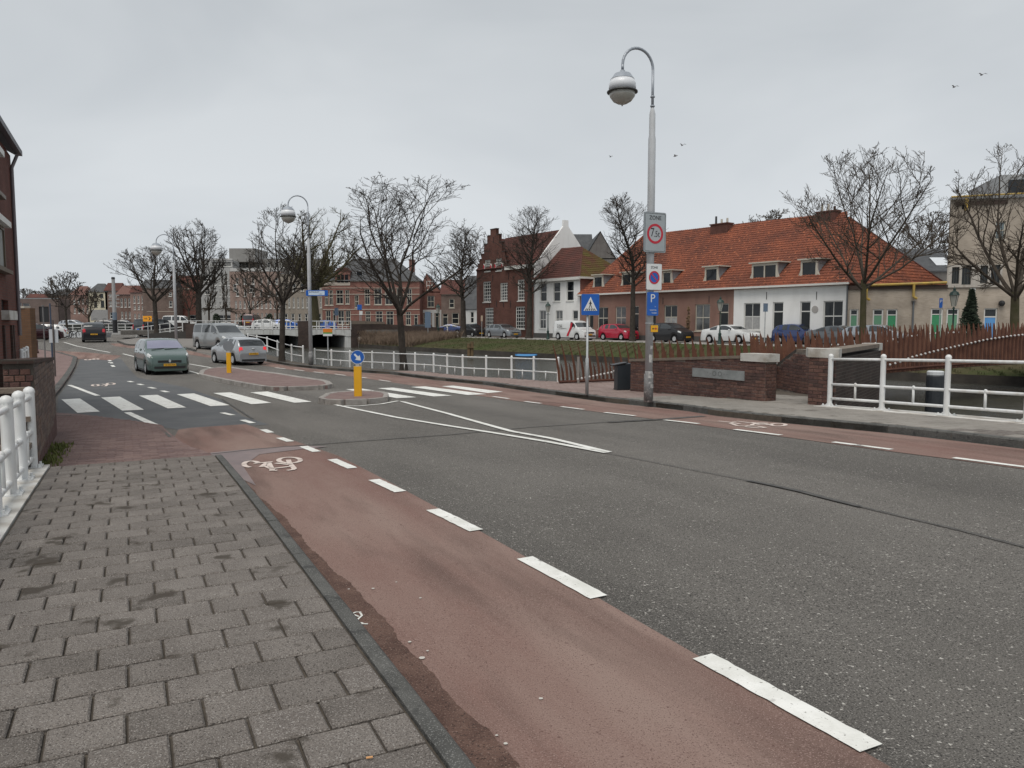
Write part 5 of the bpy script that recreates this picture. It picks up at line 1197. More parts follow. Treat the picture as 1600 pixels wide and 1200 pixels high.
for (x0, y0, x1, y1, nx) in ((927,430,941,455,1),(971,426,986,455,1),(1034,423,1048,451,1),(1100,417,1120,446,1),(1173,411,1212,444,2),(1249,406,1274,439,1)):
    yd = .55; a, c, b, d = fA.rect(x0, y0, x1, y1, yd); c = max(c, ze + (yd*rowslope) + .0); yb = (d - ze)/rowslope
    dm = MB(); dm.box(a-.02,yd,c,a+.12,yd+.12,d); dm.box(b-.12,yd,c,b+.02,yd+.12,d); dm.box(a+.12,yd,c,b-.12,yd+.12,c+.13); dm.box(a+.12,yd,d-.2,b-.12,yd+.12,d); o = dm.build('dormer', cframe, rA)
    if nx == 2: mb = MB(); mb.box((a+b)/2-.05,yd,c+.13,(a+b)/2+.05,yd+.1,d-.2); mb.build('mullion', cframe, o)
    mb = MB(); mb.box(a+.1,yd+.06,c+.1,b-.1,yd+.075,d-.18); mb.build('pane', glass, o)
    for x in (a, b): mb = MB(); mb.add([(x,yd+.1,c),(x,yd+.1,d),(x,yb,d),(x-.06,yd+.1,c),(x-.06,yd+.1,d),(x-.06,yb,d)], [(0,1,2),(5,4,3),(0,3,4,1),(1,4,5,2),(2,5,3,0)]); mb.build('cheek', lead if x == b else cframe, o)
    mb = MB(); mb.box(a-.22,yd-.15,d,b+.22,yb+.1,d+.09); mb.build('dormer_roof', cframe, o)
    mb = MB(); mb.prism([(a-.30,c-.02),(a-.02,c-.02),(a-.02,c+.75),(a-.1,c+.5),(a-.2,c+.3)], yd+.02, yd+.08); mb.prism([(b+.30,c-.02),(b+.02,c-.02),(b+.02,c+.75),(b+.1,c+.5),(b+.2,c+.3)], yd+.02, yd+.08); mb.build('scroll', cframe, o)
for (x0, x1, y0, y1) in ((1107,1133,351,374),(1270,1299,332,357)):
    yy = 6.0; a, c, b, d = fA.rect(x0, y0, x1, y1, yy); chimney(rA, a, yy, b, yy+.8, c-.6, d, red_br)
mb = MB(); mb.tube((LENA+.06,-.08,0), (LENA+.06,-.08,ze), .05); mb.build('drainpipe', flat('pipe_grey', (.12,.13,.14), .5), rA)
for px_, rw in ((1036,470),(1108,468),(1198,462),(1276,462)): a, z = fA.uz(px_, rw); mb = MB(); mb.box(a-.02,-.03,z-.28,a+.02,-.002,z+.28); mb.build('wall_anchor', sblack, rA)
a, z = fA.uz(1273.5, 483.5); mb = MB(); mb.prism([(a + .26*math.cos(i*.5236), z + .26*math.sin(i*.5236)) for i in range(12)], -.03, -.005); mb.build('roundel', mat('roundel', (.42,.40,.38), .8), rA)
# -- white two-storey house
pB = on_front(834); fB = Fac(pB.x, pB.y, ZS, ANG); LENB = (pL - pB).length; rB = fB.root('white_house', 'white two-storey house with hipped dark red roof behind the delivery van', 'house')
zb = (fB.uz(834,437)[1] + fB.uz(906,434)[1])/2
opsB = [(844,442,854,471,'s'),(864.4,441,875,471,'s'),(885,439,896,470,'s'),(843,485,853,513.6,'w2'),(868,485,879,512,'w2'),(894.5,485,903,512,'s')]
panel(rB, 'front', 0, 0, LENB, zb, do_ops(rB, fB, opsB, wframe), stucco_w)
mb = MB(); mb.box(.01,.2,0,LENB-.2,.3,zb-.02); mb.build('inner_wall', stucco_w, rB); mb = MB(); mb.box(LENB-.19,.02,0,LENB+.004,7.5,zb-.02); mb.box(0,.3,0,.2,7.5,zb-.02); mb.build('side_wall', vic_br, rB)
a0, a1 = fB.u(873,3.6), fB.u(909,3.6); z1 = fB.uz(909,387,3.6)[1]; z0 = fB.uz(874,389,3.6)[1]
tiles(rB, (-.1,-.25,zb), (LENB+.2,-.25,zb), (a1,3.6,z1), (a0,3.6,z0), tile_d); tiles(rB, (LENB+.2,-.25,zb), (LENB+.2,7.6,zb), (a1,3.6,z1), (a1,3.6,z1), tile_m, name='hip_roof'); tiles(rB, (-.1,7.6,zb), (-.1,-.25,zb), (a0,3.6,z0), (a0,3.6,z0), tile_d, name='hip_roof')
ridge(rB, (a0,3.6,z0), (a1,3.6,z1), tile_d); ridge(rB, (a1,3.6,z1), (LENB+.2,-.25,zb), tile_d)
bar(rB, 'gutter', (-.1,-.28,zb+.03), (LENB+.25,-.28,zb+.03), .25, .28, wframe); bar(rB, 'plinth', (0,-.02,.5), (LENB,-.02,.5), .05, .5, mat('plinth', (.10,.095,.09), .9))
bar(rB, 'gutter', (LENB+.18,-.3,zb+.04), (LENB+.18,7.5,zb+.04), .2, .2, wframe)
# -- stepped gable house
pC = on_front(745); fC = Fac(pC.x, pC.y, ZS, ANG); LENC = (pB - pC).length; rC = fC.root('stepped_gable_house', 'tall dark red brick house with stepped gable and white sash windows', 'house')
zc_ = fC.uz(812,416)[1]; ztop = fC.uz(771,358)[1]
opsC = [(758,481,771,512,'m'),(805.6,479,820,514,'m'),(755,440,767,472,'m'),(781.6,442,793,470,'m'),(808.6,437,819.5,470,'m'),(757.6,406,766.5,424,'m'),(775,404,784,423,'m')]
steps = [(747,410,792.5),(749.5,403,791),(752.5,395,789.5),(756.5,380,785),(761.5,367.5,780.5),(766.5,358,776)]
stp = [(fC.u(a), fC.uz(771, r)[1], fC.u(c)) for a, r, c in steps]
def inC(u_, z_): return z_ < zc_ or any(a < u_ < b and z_ < z for a, z, b in stp)
panel(rC, 'front', 0, 0, LENC, ztop, do_ops(rC, fC, opsC, wframe), red_br, keep=([v for s_ in stp for v in (s_[0], s_[2])], [s_[1] for s_ in stp] + [zc_], inC))
for i, (a, z, b) in enumerate(stp):
    nx = stp[i+1] if i < 5 else None; segs = [(a, nx[0]), (nx[2], b)] if nx else [(a, b)]
    for p_, q_ in segs: mb = MB(); mb.box(p_-.03,-.05,z,q_+.03,.35,z+.07); mb.build('step_stone', mat('gable_coping', (.08,.065,.06), .9), rC)
    mb = MB(); mb.box(a+.001,.17,max(zc_-.2, 0 if i == 0 else stp[i-1][1]-.001) if i else zc_-.2,b-.001,.33,z-.001); mb.build('gable_back', red_br, rC)
DC = 8.4; yr = 4.2; zrC = fC.uz(863,362,yr)[1]
tiles(rC, (0,-.15,zc_), (LENC+.02,-.15,zc_), (LENC+.02,yr,zrC), (0,yr,zrC), tile_d); mb = MB(); mb.add([(0,yr,zrC),(LENC,yr,zrC),(LENC,DC,zc_),(0,DC,zc_)], [(0,1,2,3)]); mb.build('rear_roof', tile_d, rC); ridge(rC, (0,yr,zrC), (LENC,yr,zrC), tile_d)
ga = stp[2]; gm = (ga[0]+ga[2])/2
for sgn, e in ((0, ga[0]), (1, ga[2])): 
    mb = MB(); mb.add([(e,.3,zc_+.2),(gm,.3,stp[4][1]-.3),(gm,4.1,stp[4][1]-.3),(e,3.5,zc_+1.8)], [(0,1,2,3)]); mb.build('gable_roof', tile_d, rC)
bar(rC, 'cornice', (fC.u(791),-.13,zc_+.1), (LENC+.1,-.13,zc_+.1), .28, .38, wframe)
mb = MB(); mb.prism([(0.0,0),(DC,0),(DC,zc_),(yr+.35,zrC+.35),(yr+.35,zrC+1.0),(yr-.35,zrC+1.0),(yr-.35,zrC+.35),(0.0,zc_)], LENC-.02, LENC+.20, 'x'); mb.build('white_gable_wall', stucco_w, rC)
mb = MB(); mb.prism([(0.2,0),(DC,0),(DC,zc_),(yr,zrC),(0.2,zc_)], .02, .2, 'x'); mb.build('side_wall', red_br, rC)
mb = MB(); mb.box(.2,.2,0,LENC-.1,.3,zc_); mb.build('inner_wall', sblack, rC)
for px_, rw in ((850,402),(858,402)): pass
for nm in ((756.8,417),(767.5,417),(774.2,416),(785,416)):
    a, z = fC.uz(*nm); mb = MB(); mb.box(a-.16,-.05,z-.35,a+.16,-.01,z+.35); sh = mb.build('shutter', wframe, rC); mb = MB(); mb.prism([(a-.16,z-.33),(a+.16,z),(a-.16,z+.33)], -.056, -.051); mb.build('shutter_mark', sred, sh)
for px_, rw in ((765,475),(776,475),(787,475),(798,475),(770,435),(795,432),(771,375)): a, z = fC.uz(px_, rw); mb = MB(); mb.box(a-.03,-.04,z-.35,a+.03,-.002,z+.35); mb.build('wall_anchor', sblack, rC)
# -- beige wing and block at the right
BX, BY = 34.2, 50.2; angB = math.atan2(BY - 53.0, BX - 23.0)
fD = Fac(23.05, 52.98, ZS, angB); rD = fD.root('garage_wing', 'low beige brick wing with green shutters and a yellow pipe along its roof edge', 'building')
u1 = fD.u(1478); zt = fD.uz(1400,451)[1]; green1 = flat('shutter_green', (.13,.30,.19), .6); green2 = flat('shutter_green_bright', (.045,.26,.12), .6)
gr = [(1327.5,483,1341,515,green1),(1363.5,483,1380,515,green1),(1385,483,1402,515,green2),(1454,482,1473,515,green2),(1478.7,482,1498,515,green1)]
opsD = [fD.rect(*g[:4]) for g in gr[:4]]
opsD = [(a, .15, b, d) for a, c, b, d in opsD]
panel(rD, 'front', 0, 0, u1, zt, opsD, beige_br); mb = MB(); mb.box(0,.2,0,u1,.3,zt-.01); mb.build('inner_wall', beige_br, rD); mb = MB(); mb.box(0,.01,zt,u1,9,zt+.02); mb.build('roof', slate, rD)
def shutter_door(root, r, m): 
    a, c, b, d = r; mb = MB(); y1 = .05; mb.box(a,y1,c,a+.09,y1+.08,d); mb.box(b-.09,y1,c,b,y1+.08,d); mb.box(a+.09,y1,d-.08,b-.09,y1+.08,d); mb.box(a+.09,y1,d-.42,b-.09,y1+.08,d-.36); o = mb.build('door', wframe, root)
    mb = MB(); mb.box(a+.09,y1+.03,d-.36,b-.09,y1+.04,d-.08); mb.build('pane', glass, o); mb = MB(); mb.box(a+.09,y1+.02,c,b-.09,y1+.05,d-.42); mb.build('leaf', m, o)
for r, g in zip(opsD, gr): shutter_door(rD, r, g[4])
bar(rD, 'roof_edge', (0,-.05,zt+.22), (u1,-.05,zt+.22), .12, .26, mat('edge_brown', (.06,.04,.032), .8))
ypipe = mat('pipe_yellow', (.50,.33,.06), .6, (.36,.26,.08), 4)
def ypath(f, root, pix, yy=-.22, r=.07): mb = MB(); pts = []
mb = MB(); P_ = [fD.uz(a, b) for a, b in ((1355,446),(1425,443.5),(1478,441.5))]; mb.path([(a,-.2,b) for a, b in P_], .085, 8); mb.build('yellow_pipe', ypipe, rD)
for pxv, r0_, r1_ in ((1427,444,464),(1353.5,446,466)):
    mb = MB(); a, z0 = fD.uz(pxv, r0_); _, z1 = fD.uz(pxv, r1_); mb.path([(a,-.2,z0),(a,-.2,z1),(a+.22,-.18,z1-.12)], .085, 8); mb.build('yellow_pipe', ypipe, rD)
a, z0 = fD.uz(1427, 471); _, z1 = fD.uz(1427, 512); mb = MB(); mb.tube((a,-.08,0),(a,-.08,z0),.06); mb.tube((a,-.08,z0),(a,-.08,z0+.02),.14); mb.build('drainpipe', flat('pipe_grey', (.12,.13,.14), .5), rD)
fE = Fac(*(Vector((23.05,52.98)) + fD.X*u1), ZS, angB); rE = fE.root('beige_block', 'three-storey beige brick block with white window band at the right edge', 'building')
zt2 = fE.uz(1478,312)[1]; ue = fE.u(1690)
opsE = [fE.rect(*q) for q in ((1548,346,1564,374),)]
bandw = [fE.rect(*q) for q in ((1483.5,417.5,1495,443.5),(1499,416,1513.5,445),(1527.5,415,1539.5,442.5),(1544,414,1558.5,443.5))]
bdoor = fE.rect(1537,481.5,1558,515); bdoor = (bdoor[0], .15, bdoor[2], bdoor[3]); gd = fE.rect(1478.7,482,1498,515); gd = (gd[0], .15, gd[2], gd[3])
panel(rE, 'front', 0, 0, ue, zt2, opsE + bandw + [bdoor, gd], beige_br); mb = MB(); mb.box(.02,.2,0,ue,.3,zt2-.02); mb.prism([(.3,.31),(ue,.31),(ue,11),(3.6,11)],0,zt2-.01,'z'); mb.build('inner_wall', beige_br, rE)
for r in opsE: window(rE, r, 0, cframe, 1, 2, mat('glass_pale', (.18,.23,.25), .15))
for r in bandw: window(rE, r, -.06, dframe, 3, 1, glass, False, fw=.04)
bb = fE.rect(1476.5,414,1562,449); panel(rE, 'white_band', bb[0]-.02, bb[1], bb[2], bb[3], bandw, mat('band_white', (.50,.47,.43), .8, (.42,.39,.35), 1, streak=((.22,.18,.14),.5)), y=-.10, rev=.12)
door(rE, bdoor, 0, flat('door_blue', (.10,.30,.62), .5), wframe); shutter_door(rE, gd, green1)
mb = MB(); q = fE.rect(1514,450,1522,515); mb.box(q[0],-.03,0,q[2],-.003,q[3]); mb.build('white_stripe', stucco_w, rE)
bar(rE, 'roof_edge', (-.1,-.06,zt2+.1), (ue,-.06,zt2+.1), .22, .14, lead)
a0, z0 = fE.uz(1484,309); mb = MB(); mb.path([(a0,-.35,z0),(ue,-.35,z0+.12)], .06, 6); mb.build('yellow_pipe', ypipe, rE)
mb = MB(); a, z = fE.uz(1508,316); _, z1 = fE.uz(1508,330); mb.path([(a,-.3,z+.2),(a,-.3,z1)], .11, 8); mb.build('yellow_pipe', ypipe, rE)
mb = MB(); q = fE.rect(1484,314,1565,320); mb.box(q[0],-.10,q[1],q[2],-.003,q[3]); mb.build('dark_recess', mat('edge_brown', (.06,.04,.032), .8), rE)
mb = MB(); q = fE.rect(1495,318,1505,327); mb.box(q[0],-.02,q[1],q[2],-.002,q[3]); mb.build('vent', sblack, rE)
ph = fE.rect(1552,271,1690,303,2.5); mb = MB(); mb.box(ph[0],2.5,zt2-.2,ph[2],9,ph[3]); o = mb.build('penthouse', mat('penthouse_grey', (.35,.37,.38), .6, (.30,.31,.32), 2), rE); mb = MB(); mb.box(ph[0]+.5,2.44,ph[1]+.1,ph[2]-.2,2.49,ph[1]+1.0); mb.build('pane', glass, o)
mb = MB(); a, z = fE.uz(1564, 474); mb.ball((a,-.15,z),.2,n=10,m=6); mb.build('wall_lamp', sblack, rE)

# -- frontal blocks further away
def block(name, label, px0, px1, row_top, D, depth_, m, wins=(), yaw=0.0, zb=-1.55, cat='building', fm=None, roof=None, rm=None, bands=(), group=None, g=None, sill=True, nx=1, nz=2, side=None):
    depth = depth_ if px0 > 660 else min(depth_, 3.2 if px0 < 400 else 6); x0 = (px0-800)/1200*D; f = Fac(x0, D, zb, yaw); r = f.root(name, label, cat, group); L = f.u(px1); H = f.uz((px0+px1)/2, row_top)[1]
    ops = []
    for q in wins:
        o = f.rect(*q[:4]); o = (max(.05,o[0]), max(.1, o[1]), min(L-.05,o[2]), min(H-.05,o[3])); ops.append(o)
        k = q[4] if len(q) > 4 else 'w'
        if k == 'd': door(r, o, 0, dframe_d, fm or wframe)
        elif k == 'x': mb = MB(); mb.box(o[0],.14,o[1],o[2],.15,o[3]); mb.build('recess', sblack, r)
        else: window(r, o, 0, fm or wframe, nx, nz, g or glass, sill, fw=.09)
    panel(r, 'front', 0, 0, L, H, ops, m); sm = side or m
    mb = MB(); mb.box(.01,.2,0,L-.01,.32,H-.01); mb.box(.005,.321,0,.2,depth,H-.02); mb.box(L-.2,.321,0,L-.005,depth,H-.02); mb.box(.2,.33,H-.2,L-.2,depth,H-.03); mb.build('side_wall', sm, r)
    mb = MB(); mb.box(-.0,.0,H,L+.0,.33,H+.12); mb.build('parapet', fm or lead, r)
    for b in bands:
        q = f.rect(b[0], b[2], b[1], b[3]); mb = MB(); mb.box(q[0],-.05,q[1],q[2],-.003,q[3]); mb.build('stone_band', b[4], r)
    if roof:
        k, row, ins = roof[:3]; yr_ = depth*.5 if len(roof) < 4 else min(roof[3], depth*.5) if roof[3] else 0.0; zr = f.uz((px0+px1)/2, row, yr_)[1]; rm = rm or slate
        mb = MB(); e = .2
        if k == 'hip':
            q = [(-e,-e,H+.1),(L+e,-e,H+.1),(L+e,depth+e,H+.1),(-e,depth+e,H+.1)]; i0 = L*ins; i1 = L*(1-ins)
            mb.add(q + [(i0,yr_,zr),(i1,yr_,zr)], [(0,1,5,4),(1,2,5),(2,3,4,5),(3,0,4)])
        elif k == 'side':   # ridge parallel to the front, gable ends
            mb.add([(-e,-e,H+.1),(L+e,-e,H+.1),(L+e,depth,H+.1),(-e,depth,H+.1),(-e,yr_,zr),(L+e,yr_,zr)], [(0,1,5,4),(2,3,4,5),(1,2,5),(3,0,4)])
        elif k == 'gable':  # gable to the front
            am = L*ins; mb.add([(-.1,-.1,H),(L+.1,-.1,H),(am,-.1,zr),(-.1,depth,H),(L+.1,depth,H),(am,depth,zr),(-.1,-.1,H+.12),(L+.1,-.1,H+.12),(am,-.1,zr+.12)], [(0,2,5,3),(1,4,5,2),(3,5,4)])
            gb = MB(); gb.prism([(0,H-.01),(L,H-.01),(am,zr-.1)], .0, .3); gb.build('gable', m, r)
        mb.build('roof', rm, r)
    return r, f, L, H
grey_ren = mat('grey_render', (.13,.12,.115), .9, (.18,.17,.16), 1, streak=((.08,.075,.07),.5)); bl = brickmat('brown_block', (.15,.105,.09), (.19,.14,.12), (.2,.17,.15), .3, .1)
block('grey_gable_house', 'grey rendered gable house with small window behind the white house', 912, 961, 405, 94, 10, grey_ren, [(929,407,943,420)], cat='house', roof=('gable',361,.50,0.0), rm=slate, nx=2)
block('slate_roofed_house', 'dark slate roof seen over the white gable next to the grey gable house', 868, 925, 402, 99, 6, grey_ren, [], cat='house', roof=('side',366,.5,5.0), rm=slate)
r_, f_, L_, H_ = block('low_slate_house', 'dark slate roof with skylight between orange roof and beige block', 1425, 1500, 425, 78, 10, grey_ren, [], cat='house', roof=('side',389,.5,4.5), rm=slate)
q = f_.rect(1452,397,1475,405,1.8); mb = MB(); mb.box(q[0],1.6,q[1],q[2],3.0,q[1]+.06); 
mb = MB(); mb.add([(q[0],.9,H_+.75),(q[2],.9,H_+.75),(q[2],2.3,H_+1.65),(q[0],2.3,H_+1.65)], [(0,1,2,3)]); mb.build('skylight', flat('skylight_pale', (.6,.63,.66), .3), r_)
stone = flat('band_stone', (.50,.44,.38), .8)
vw = [(508,453,513.5,477),(515,453,521,477),(526,453,537,475),(540,453,546.5,475),(554.6,461,561,481),(570,451.6,578.6,476),(585,451,597,476),(602,451,614,476),(620,451,629,476),(636,451,644,476)]
vg = [(509,485,517,505),(520,485,525,509,'d'),(528,485,538,507),(540,485,548,507),(571,486,579,507),(587,486,598,507),(603.6,486,615,508),(622,487,630,508),(634,487,642,508),(647,491,653,513,'d')]
rV, fV, LV, HV = block('corner_brick_house', 'large red and brown brick corner house with pale stone bands and slate roof', 505, 656, 440, 112, 14, vic_br, vw + vg, cat='house', fm=cframe, roof=('hip',404,.28,5.0), rm=slate, bands=[(505,656,459.2,460.2,stone),(505,656,483,484,stone),(505,656,449.6,450.3,stone),(505,548,440,446,stone),(548,656,491.2,492,stone)], nx=2)
for x0, x1 in ((552,565),(640,648)): a = fV.u(x0,5); b = fV.u(x1,5); _, z1 = fV.uz(x0,407,5); chimney(rV, a, 5, b, 5.9, z1-2.2, z1, vic_br, 2)
q = fV.rect(525,424,548,441); gmid = (q[0]+q[2])/2; mb = MB(); mb.box(q[0],-.05,HV-.1,q[2],2.5,q[3]); o = mb.build('dormer_gable', vic_br, rV)
for a_, b_ in ((528,533),(534,538.5),(540,545)): qq = fV.rect(a_, 429, b_, 444, -.05); mb = MB(); mb.box(qq[0],-.07,qq[1]+.2,qq[2],-.052,qq[3]); mb.build('pane', glass, o); mb = MB(); mb.box(qq[0]-.05,-.09,qq[1]+.08,qq[2]+.05,-.053,qq[1]+.2); mb.build('sill', stone, o)
mb = MB(); mb.prism([(q[0]-.1,q[3]),(q[2]+.1,q[3]),(gmid+.5,q[3]+.55),(gmid-.5,q[3]+.55)], -.1, 2.4); mb.build('roof', tile_d, o)
q = fV.rect(556,422,567,437); mb = MB(); mb.box(q[0],.6,HV,q[2],3,q[3]); o = mb.build('dormer', lead, rV); mb = MB(); mb.box(q[0]+.15,.56,HV+.4,q[2]-.15,.59,q[3]-.15); mb.build('pane', glass, o)
whitef = flat('facade_white', (.60,.61,.60), .7)
rw, fw_, L_, H_ = block('gabled_brick_house', 'brown brick gabled house with white ground floor beside the corner house', 655, 690, 457, 116, 11, vic_br, [(668,462,679,480),(662,490,674,506),(680,489,686,512,'d')], cat='house', fm=cframe, roof=('gable',427,.35,0.0), rm=slate, nx=2)
q = fw_.rect(656,484,690,489); mb = MB(); mb.box(q[0],-.04,q[1],q[2],-.004,q[3]); mb.box(0,-.04,0,fw_.u(661),-.004,q[1]); mb.box(fw_.u(675),-.04,0,fw_.u(679),-.004,q[1]); mb.box(fw_.u(687),-.04,0,q[2],-.004,q[1]); mb.build('white_front', whitef, rw)
q = fw_.rect(667,439,676,453); window(rw, q, -.1, wframe, 2, 2, glass)
block('brick_house', 'plain brown brick house with dark roof left of the stepped gable house', 690, 728, 461, 113, 10, bl, [(702,467,710,481),(691.5,490,700,512,'d'),(706,489,717,506)], cat='house', fm=cframe, roof=('side',437,.5,4.0), rm=tile_d)
block('low_house', 'low dark-roofed house with white front against the stepped gable house', 727, 750, 484, 106, 9, whitef, [(735,487,741,505)], cat='house', roof=('side',431,.5,5.5), rm=slate)
block('apartment_block', 'grey concrete upper storeys rising behind the low dark-roofed house', 722, 760, 437, 150, 12, mat('concrete_pale', (.36,.36,.35), .8), [(726,440,732,452),(736,442,742,452)], zb=-1.5)
def grid(px0, px1, rows, n, wf=.5):
    w_ = (px1-px0)/n; return [(px0 + w_*(i+.5-wf/2), r0, px0 + w_*(i+.5+wf/2), r1) for r0, r1 in rows for i in range(n)]
conc = mat('apartment_white', (.40,.405,.40), .8, (.34,.345,.34), 1, streak=((.2,.2,.195),.4)); beig = mat('apartment_beige', (.33,.29,.245), .85, (.28,.25,.21), 1, streak=((.18,.155,.13),.4)); pink = brickmat('apartment_pink', (.30,.215,.185), (.34,.25,.215), (.33,.27,.24), .3, .1)
r_, f_, L_, H_ = block('apartment_block', 'white apartment block with window strips and a grey rooftop box', 316, 366, 407, 132, 14, conc, grid(334,364,((436,446),(452,464),(472,482)),4,.45) + [(320,430,328,440),(321,449,329,460),(323,468,331,480),(352,428,358,438),(333,409,364,416),(335,492,364,504)], bands=[(316,366,404,406.5,mat('conc_edge', (.5,.5,.49), .8))], nx=2)
mb = MB(); q = f_.rect(361,388,401,409,3); mb.box(q[0],3,q[1],q[2],10,q[3]); mb.build('rooftop_box', mat('box_grey', (.26,.255,.245), .85), r_)
mb = MB(); q = f_.rect(313,404,323,409,2); 
for i in range(6): a0_, a1_ = math.pi*i/6, math.pi*(i+1)/6; cx = (q[0]+q[2])/2; rr_ = (q[2]-q[0])/2; mb.add([(cx+rr_*math.cos(a0_),1,q[1]+rr_*math.sin(a0_)),(cx+rr_*math.cos(a1_),1,q[1]+rr_*math.sin(a1_)),(cx+rr_*math.cos(a1_),4,q[1]+rr_*math.sin(a1_)),(cx+rr_*math.cos(a0_),4,q[1]+rr_*math.sin(a0_)),(cx,1,q[1])], [(0,1,2,3),(0,1,4)])
mb.build('barrel_roof', slate, r_)
block('apartment_block', 'pinkish brick apartment block with a pale roof band behind the bridge', 362, 441, 424, 126, 14, pink, grid(366,440,((470,482),(489,502)),11,.42) + grid(366,440,((434,444),(452,463)),6,.35) + [(366,444,371,455),(391,445,399,457),(372,496,378,507,'d'),(412,495,419,507,'d')], bands=[(362,441,419,424,mat('conc_edge', (.5,.5,.49), .8))], nx=1)
block('apartment_block', 'beige apartment wing between the second lamp post and the large plane tree', 440, 506, 428, 121, 12, beig, grid(442,505,((465,481),),9,.4) + grid(442,505,((443,455),),5,.4) + grid(442,505,((490,503),),6,.45), nx=1)
block('apartment_block', 'dark recessed upper storey of flats behind the second lamp post', 366, 508, 405, 138, 10, mat('apartment_grey', (.19,.185,.175), .85, (.23,.225,.21), 1), grid(372,505,((410,418),),12,.5), zb=-1.5)
block('brick_block', 'red-topped brown brick block behind the first bare trees', 271, 318, 431, 140, 12, brickmat('redblock', (.20,.075,.06), (.24,.10,.08), (.2,.13,.11), .3, .1), [(274,456,279,470),(296,492,318,504)], bands=[(271,318,450.5,452,stone)], zb=-1.5)
rr1, f1_, a_, b__ = block('gable_side_house', 'grey-brown blank side wall with black roof behind the black van', 226, 274, 451, 136, 12, bl, [(265,457,270,463),(265,470,270,480)], cat='house', bands=[(226,274,450,451.2,stone),(230,274,486.5,487.2,stone)], roof=('side',437,.5,4.0), rm=slate, zb=-1.5)
block('pink_house', 'pinkish brick house with pale window bays beside the grey side wall', 207, 228, 458, 142, 10, brickmat('pinkh', (.27,.18,.155), (.31,.22,.19), (.28,.22,.2), .3, .1), grid(208,227,((462,474),(477,484),(490,498)),3,.45), cat='house', roof=('side',446,.5,4), rm=tile_d, zb=-1.5)
block('mansard_house', 'brown house with reddish mansard roof left of the pink house', 186, 208, 461, 145, 10, brickmat('brownh', (.16,.10,.085), (.2,.13,.11), (.2,.16,.14), .3, .1), grid(188,206,((466,480),(487,498)),3,.5), cat='house', roof=('hip',446,.15,3.5), rm=mat('tile_old', (.17,.09,.075), .9), zb=-1.5)
block('brown_house', 'narrow brown house right of the cream house', 168, 187, 455, 155, 10, brickmat('brownh2', (.19,.13,.11), (.22,.155,.13), (.2,.16,.14), .3, .1), grid(170,186,((459,464),(470,478)),2,.35) + [(172,488,176,498)], cat='house', roof=('side',442,.5,5), rm=tile_d, zb=-1.5)
block('cream_house', 'cream rendered house with dark grey hipped roof and grey ground floor', 142, 169, 457, 155, 10, mat('cream', (.60,.56,.43), .8, (.52,.48,.37), 1), [(147,459,152.5,465),(157.5,459,163,465),(148,469.5,153,480),(158.5,469.5,164,480),(146,488,152,498),(154,488,159,498,'d'),(161,488,166,498)], cat='house', fm=dframe, roof=('hip',443,.3,4), rm=slate, bands=[(142,169,484,500.5,mat('arcade_grey', (.3,.3,.3), .8))], zb=-1.5)
block('dark_roofed_house', 'reddish gabled house with dark roof left of the cream house', 112, 143, 462, 165, 12, brickmat('reddish', (.24,.15,.125), (.27,.175,.15), (.25,.2,.18), .3, .1), grid(114,141,((467,475),(481,490)),4,.4), cat='house', roof=('hip',447,.3,4), rm=mat('tile_old', (.17,.09,.075), .9), zb=-1.5)
block('dark_roofed_house', 'dim dark house low on the skyline above the modern brown building', 84, 113, 462, 172, 12, bl, grid(86,111,((468,475),(482,490)),4,.4), cat='house', roof=('hip',452,.3,4), rm=slate, zb=-1.5)
block('dark_roofed_house', 'grey-roofed terrace above the flat roof of the modern brown building', 46, 86, 466, 180, 12, bl, [], cat='house', roof=('side',459,.3,4), rm=tile_d, zb=-1.5)
block('modern_building', 'low modern brown building with tall dark blue doorway at far left', 26, 92, 467, 118, 20, brickmat('modern', (.15,.115,.105), (.175,.135,.12), (.16,.13,.12), .3, .1), [(37,474,47,479),(33,473,35,480),(61.5,479,77,503.5,'x')], cat='building', fm=lead, zb=-1.9)
# low parapet, pillar and gate house by the left quay
tag(mobj('hedge_wall', (lambda mb: (mb.box(0,0,0,10.5,.6,1.35), mb)[1])(MB()).mesh('hedge_wall', mat('dark_wall', (.04,.045,.04), .9)), None, loc=((84-800)/1200*108,108,-1.55)), 'dark low wall under the distant quay railing left of the estate car', 'wall')
# -- the brick building at the left edge, its front running along the street
TB = -2.6
def on_t(px, T0):
    r_ = (px-800)/1200/(CP + (600-500)*SP/1200); # direction ratio x/y
    d = ray(px, 500); r_ = d.x
    s_ = (VX*T0 - r_*VY*T0) / (r_*UY - UX); return s_
sE = on_t(29, TB); s0 = sE - 12; ox, oy = W(s0, TB); fF = Fac(ox, oy, -2.2, math.atan2(UY, UX)); rF = fF.root('brick_building', 'dark red brick building with white blinds at the left edge of the picture', 'building')
Ht = fF.uz(29, 262)[1]; Lf = 12.0
def lrect(x0, x1, rt, rb): 
    u0, u1 = fF.u(x0), fF.u(x1); return (u0, fF.uz(x1, rb)[1], u1, fF.uz(x1, rt)[1])
w1 = (fF.u(-14), fF.uz(12.5,425)[1], fF.u(12), fF.uz(12.5,362)[1]); w2 = (fF.u(-16), fF.uz(7,316)[1], fF.u(6.5), fF.uz(7,262)[1]); w0 = (fF.u(3.5), fF.uz(14,486)[1], fF.u(14), fF.uz(14,470)[1])
lb = brickmat('left_building_brick', (.12,.042,.033), (.155,.06,.046), (.10,.07,.06), .22, .065)
panel(rF, 'front', 0, 0, Lf, Ht, [w1, w2, w0], lb, rev=.12); mb = MB(); mb.box(0,.21,0,Lf,.3,Ht); mb.box(Lf-.2,.01,0,Lf-.002,9,Ht); mb.box(Lf-.2,4,Ht,Lf-.002,5,Ht+2); mb.build('side_wall', lb, rF)
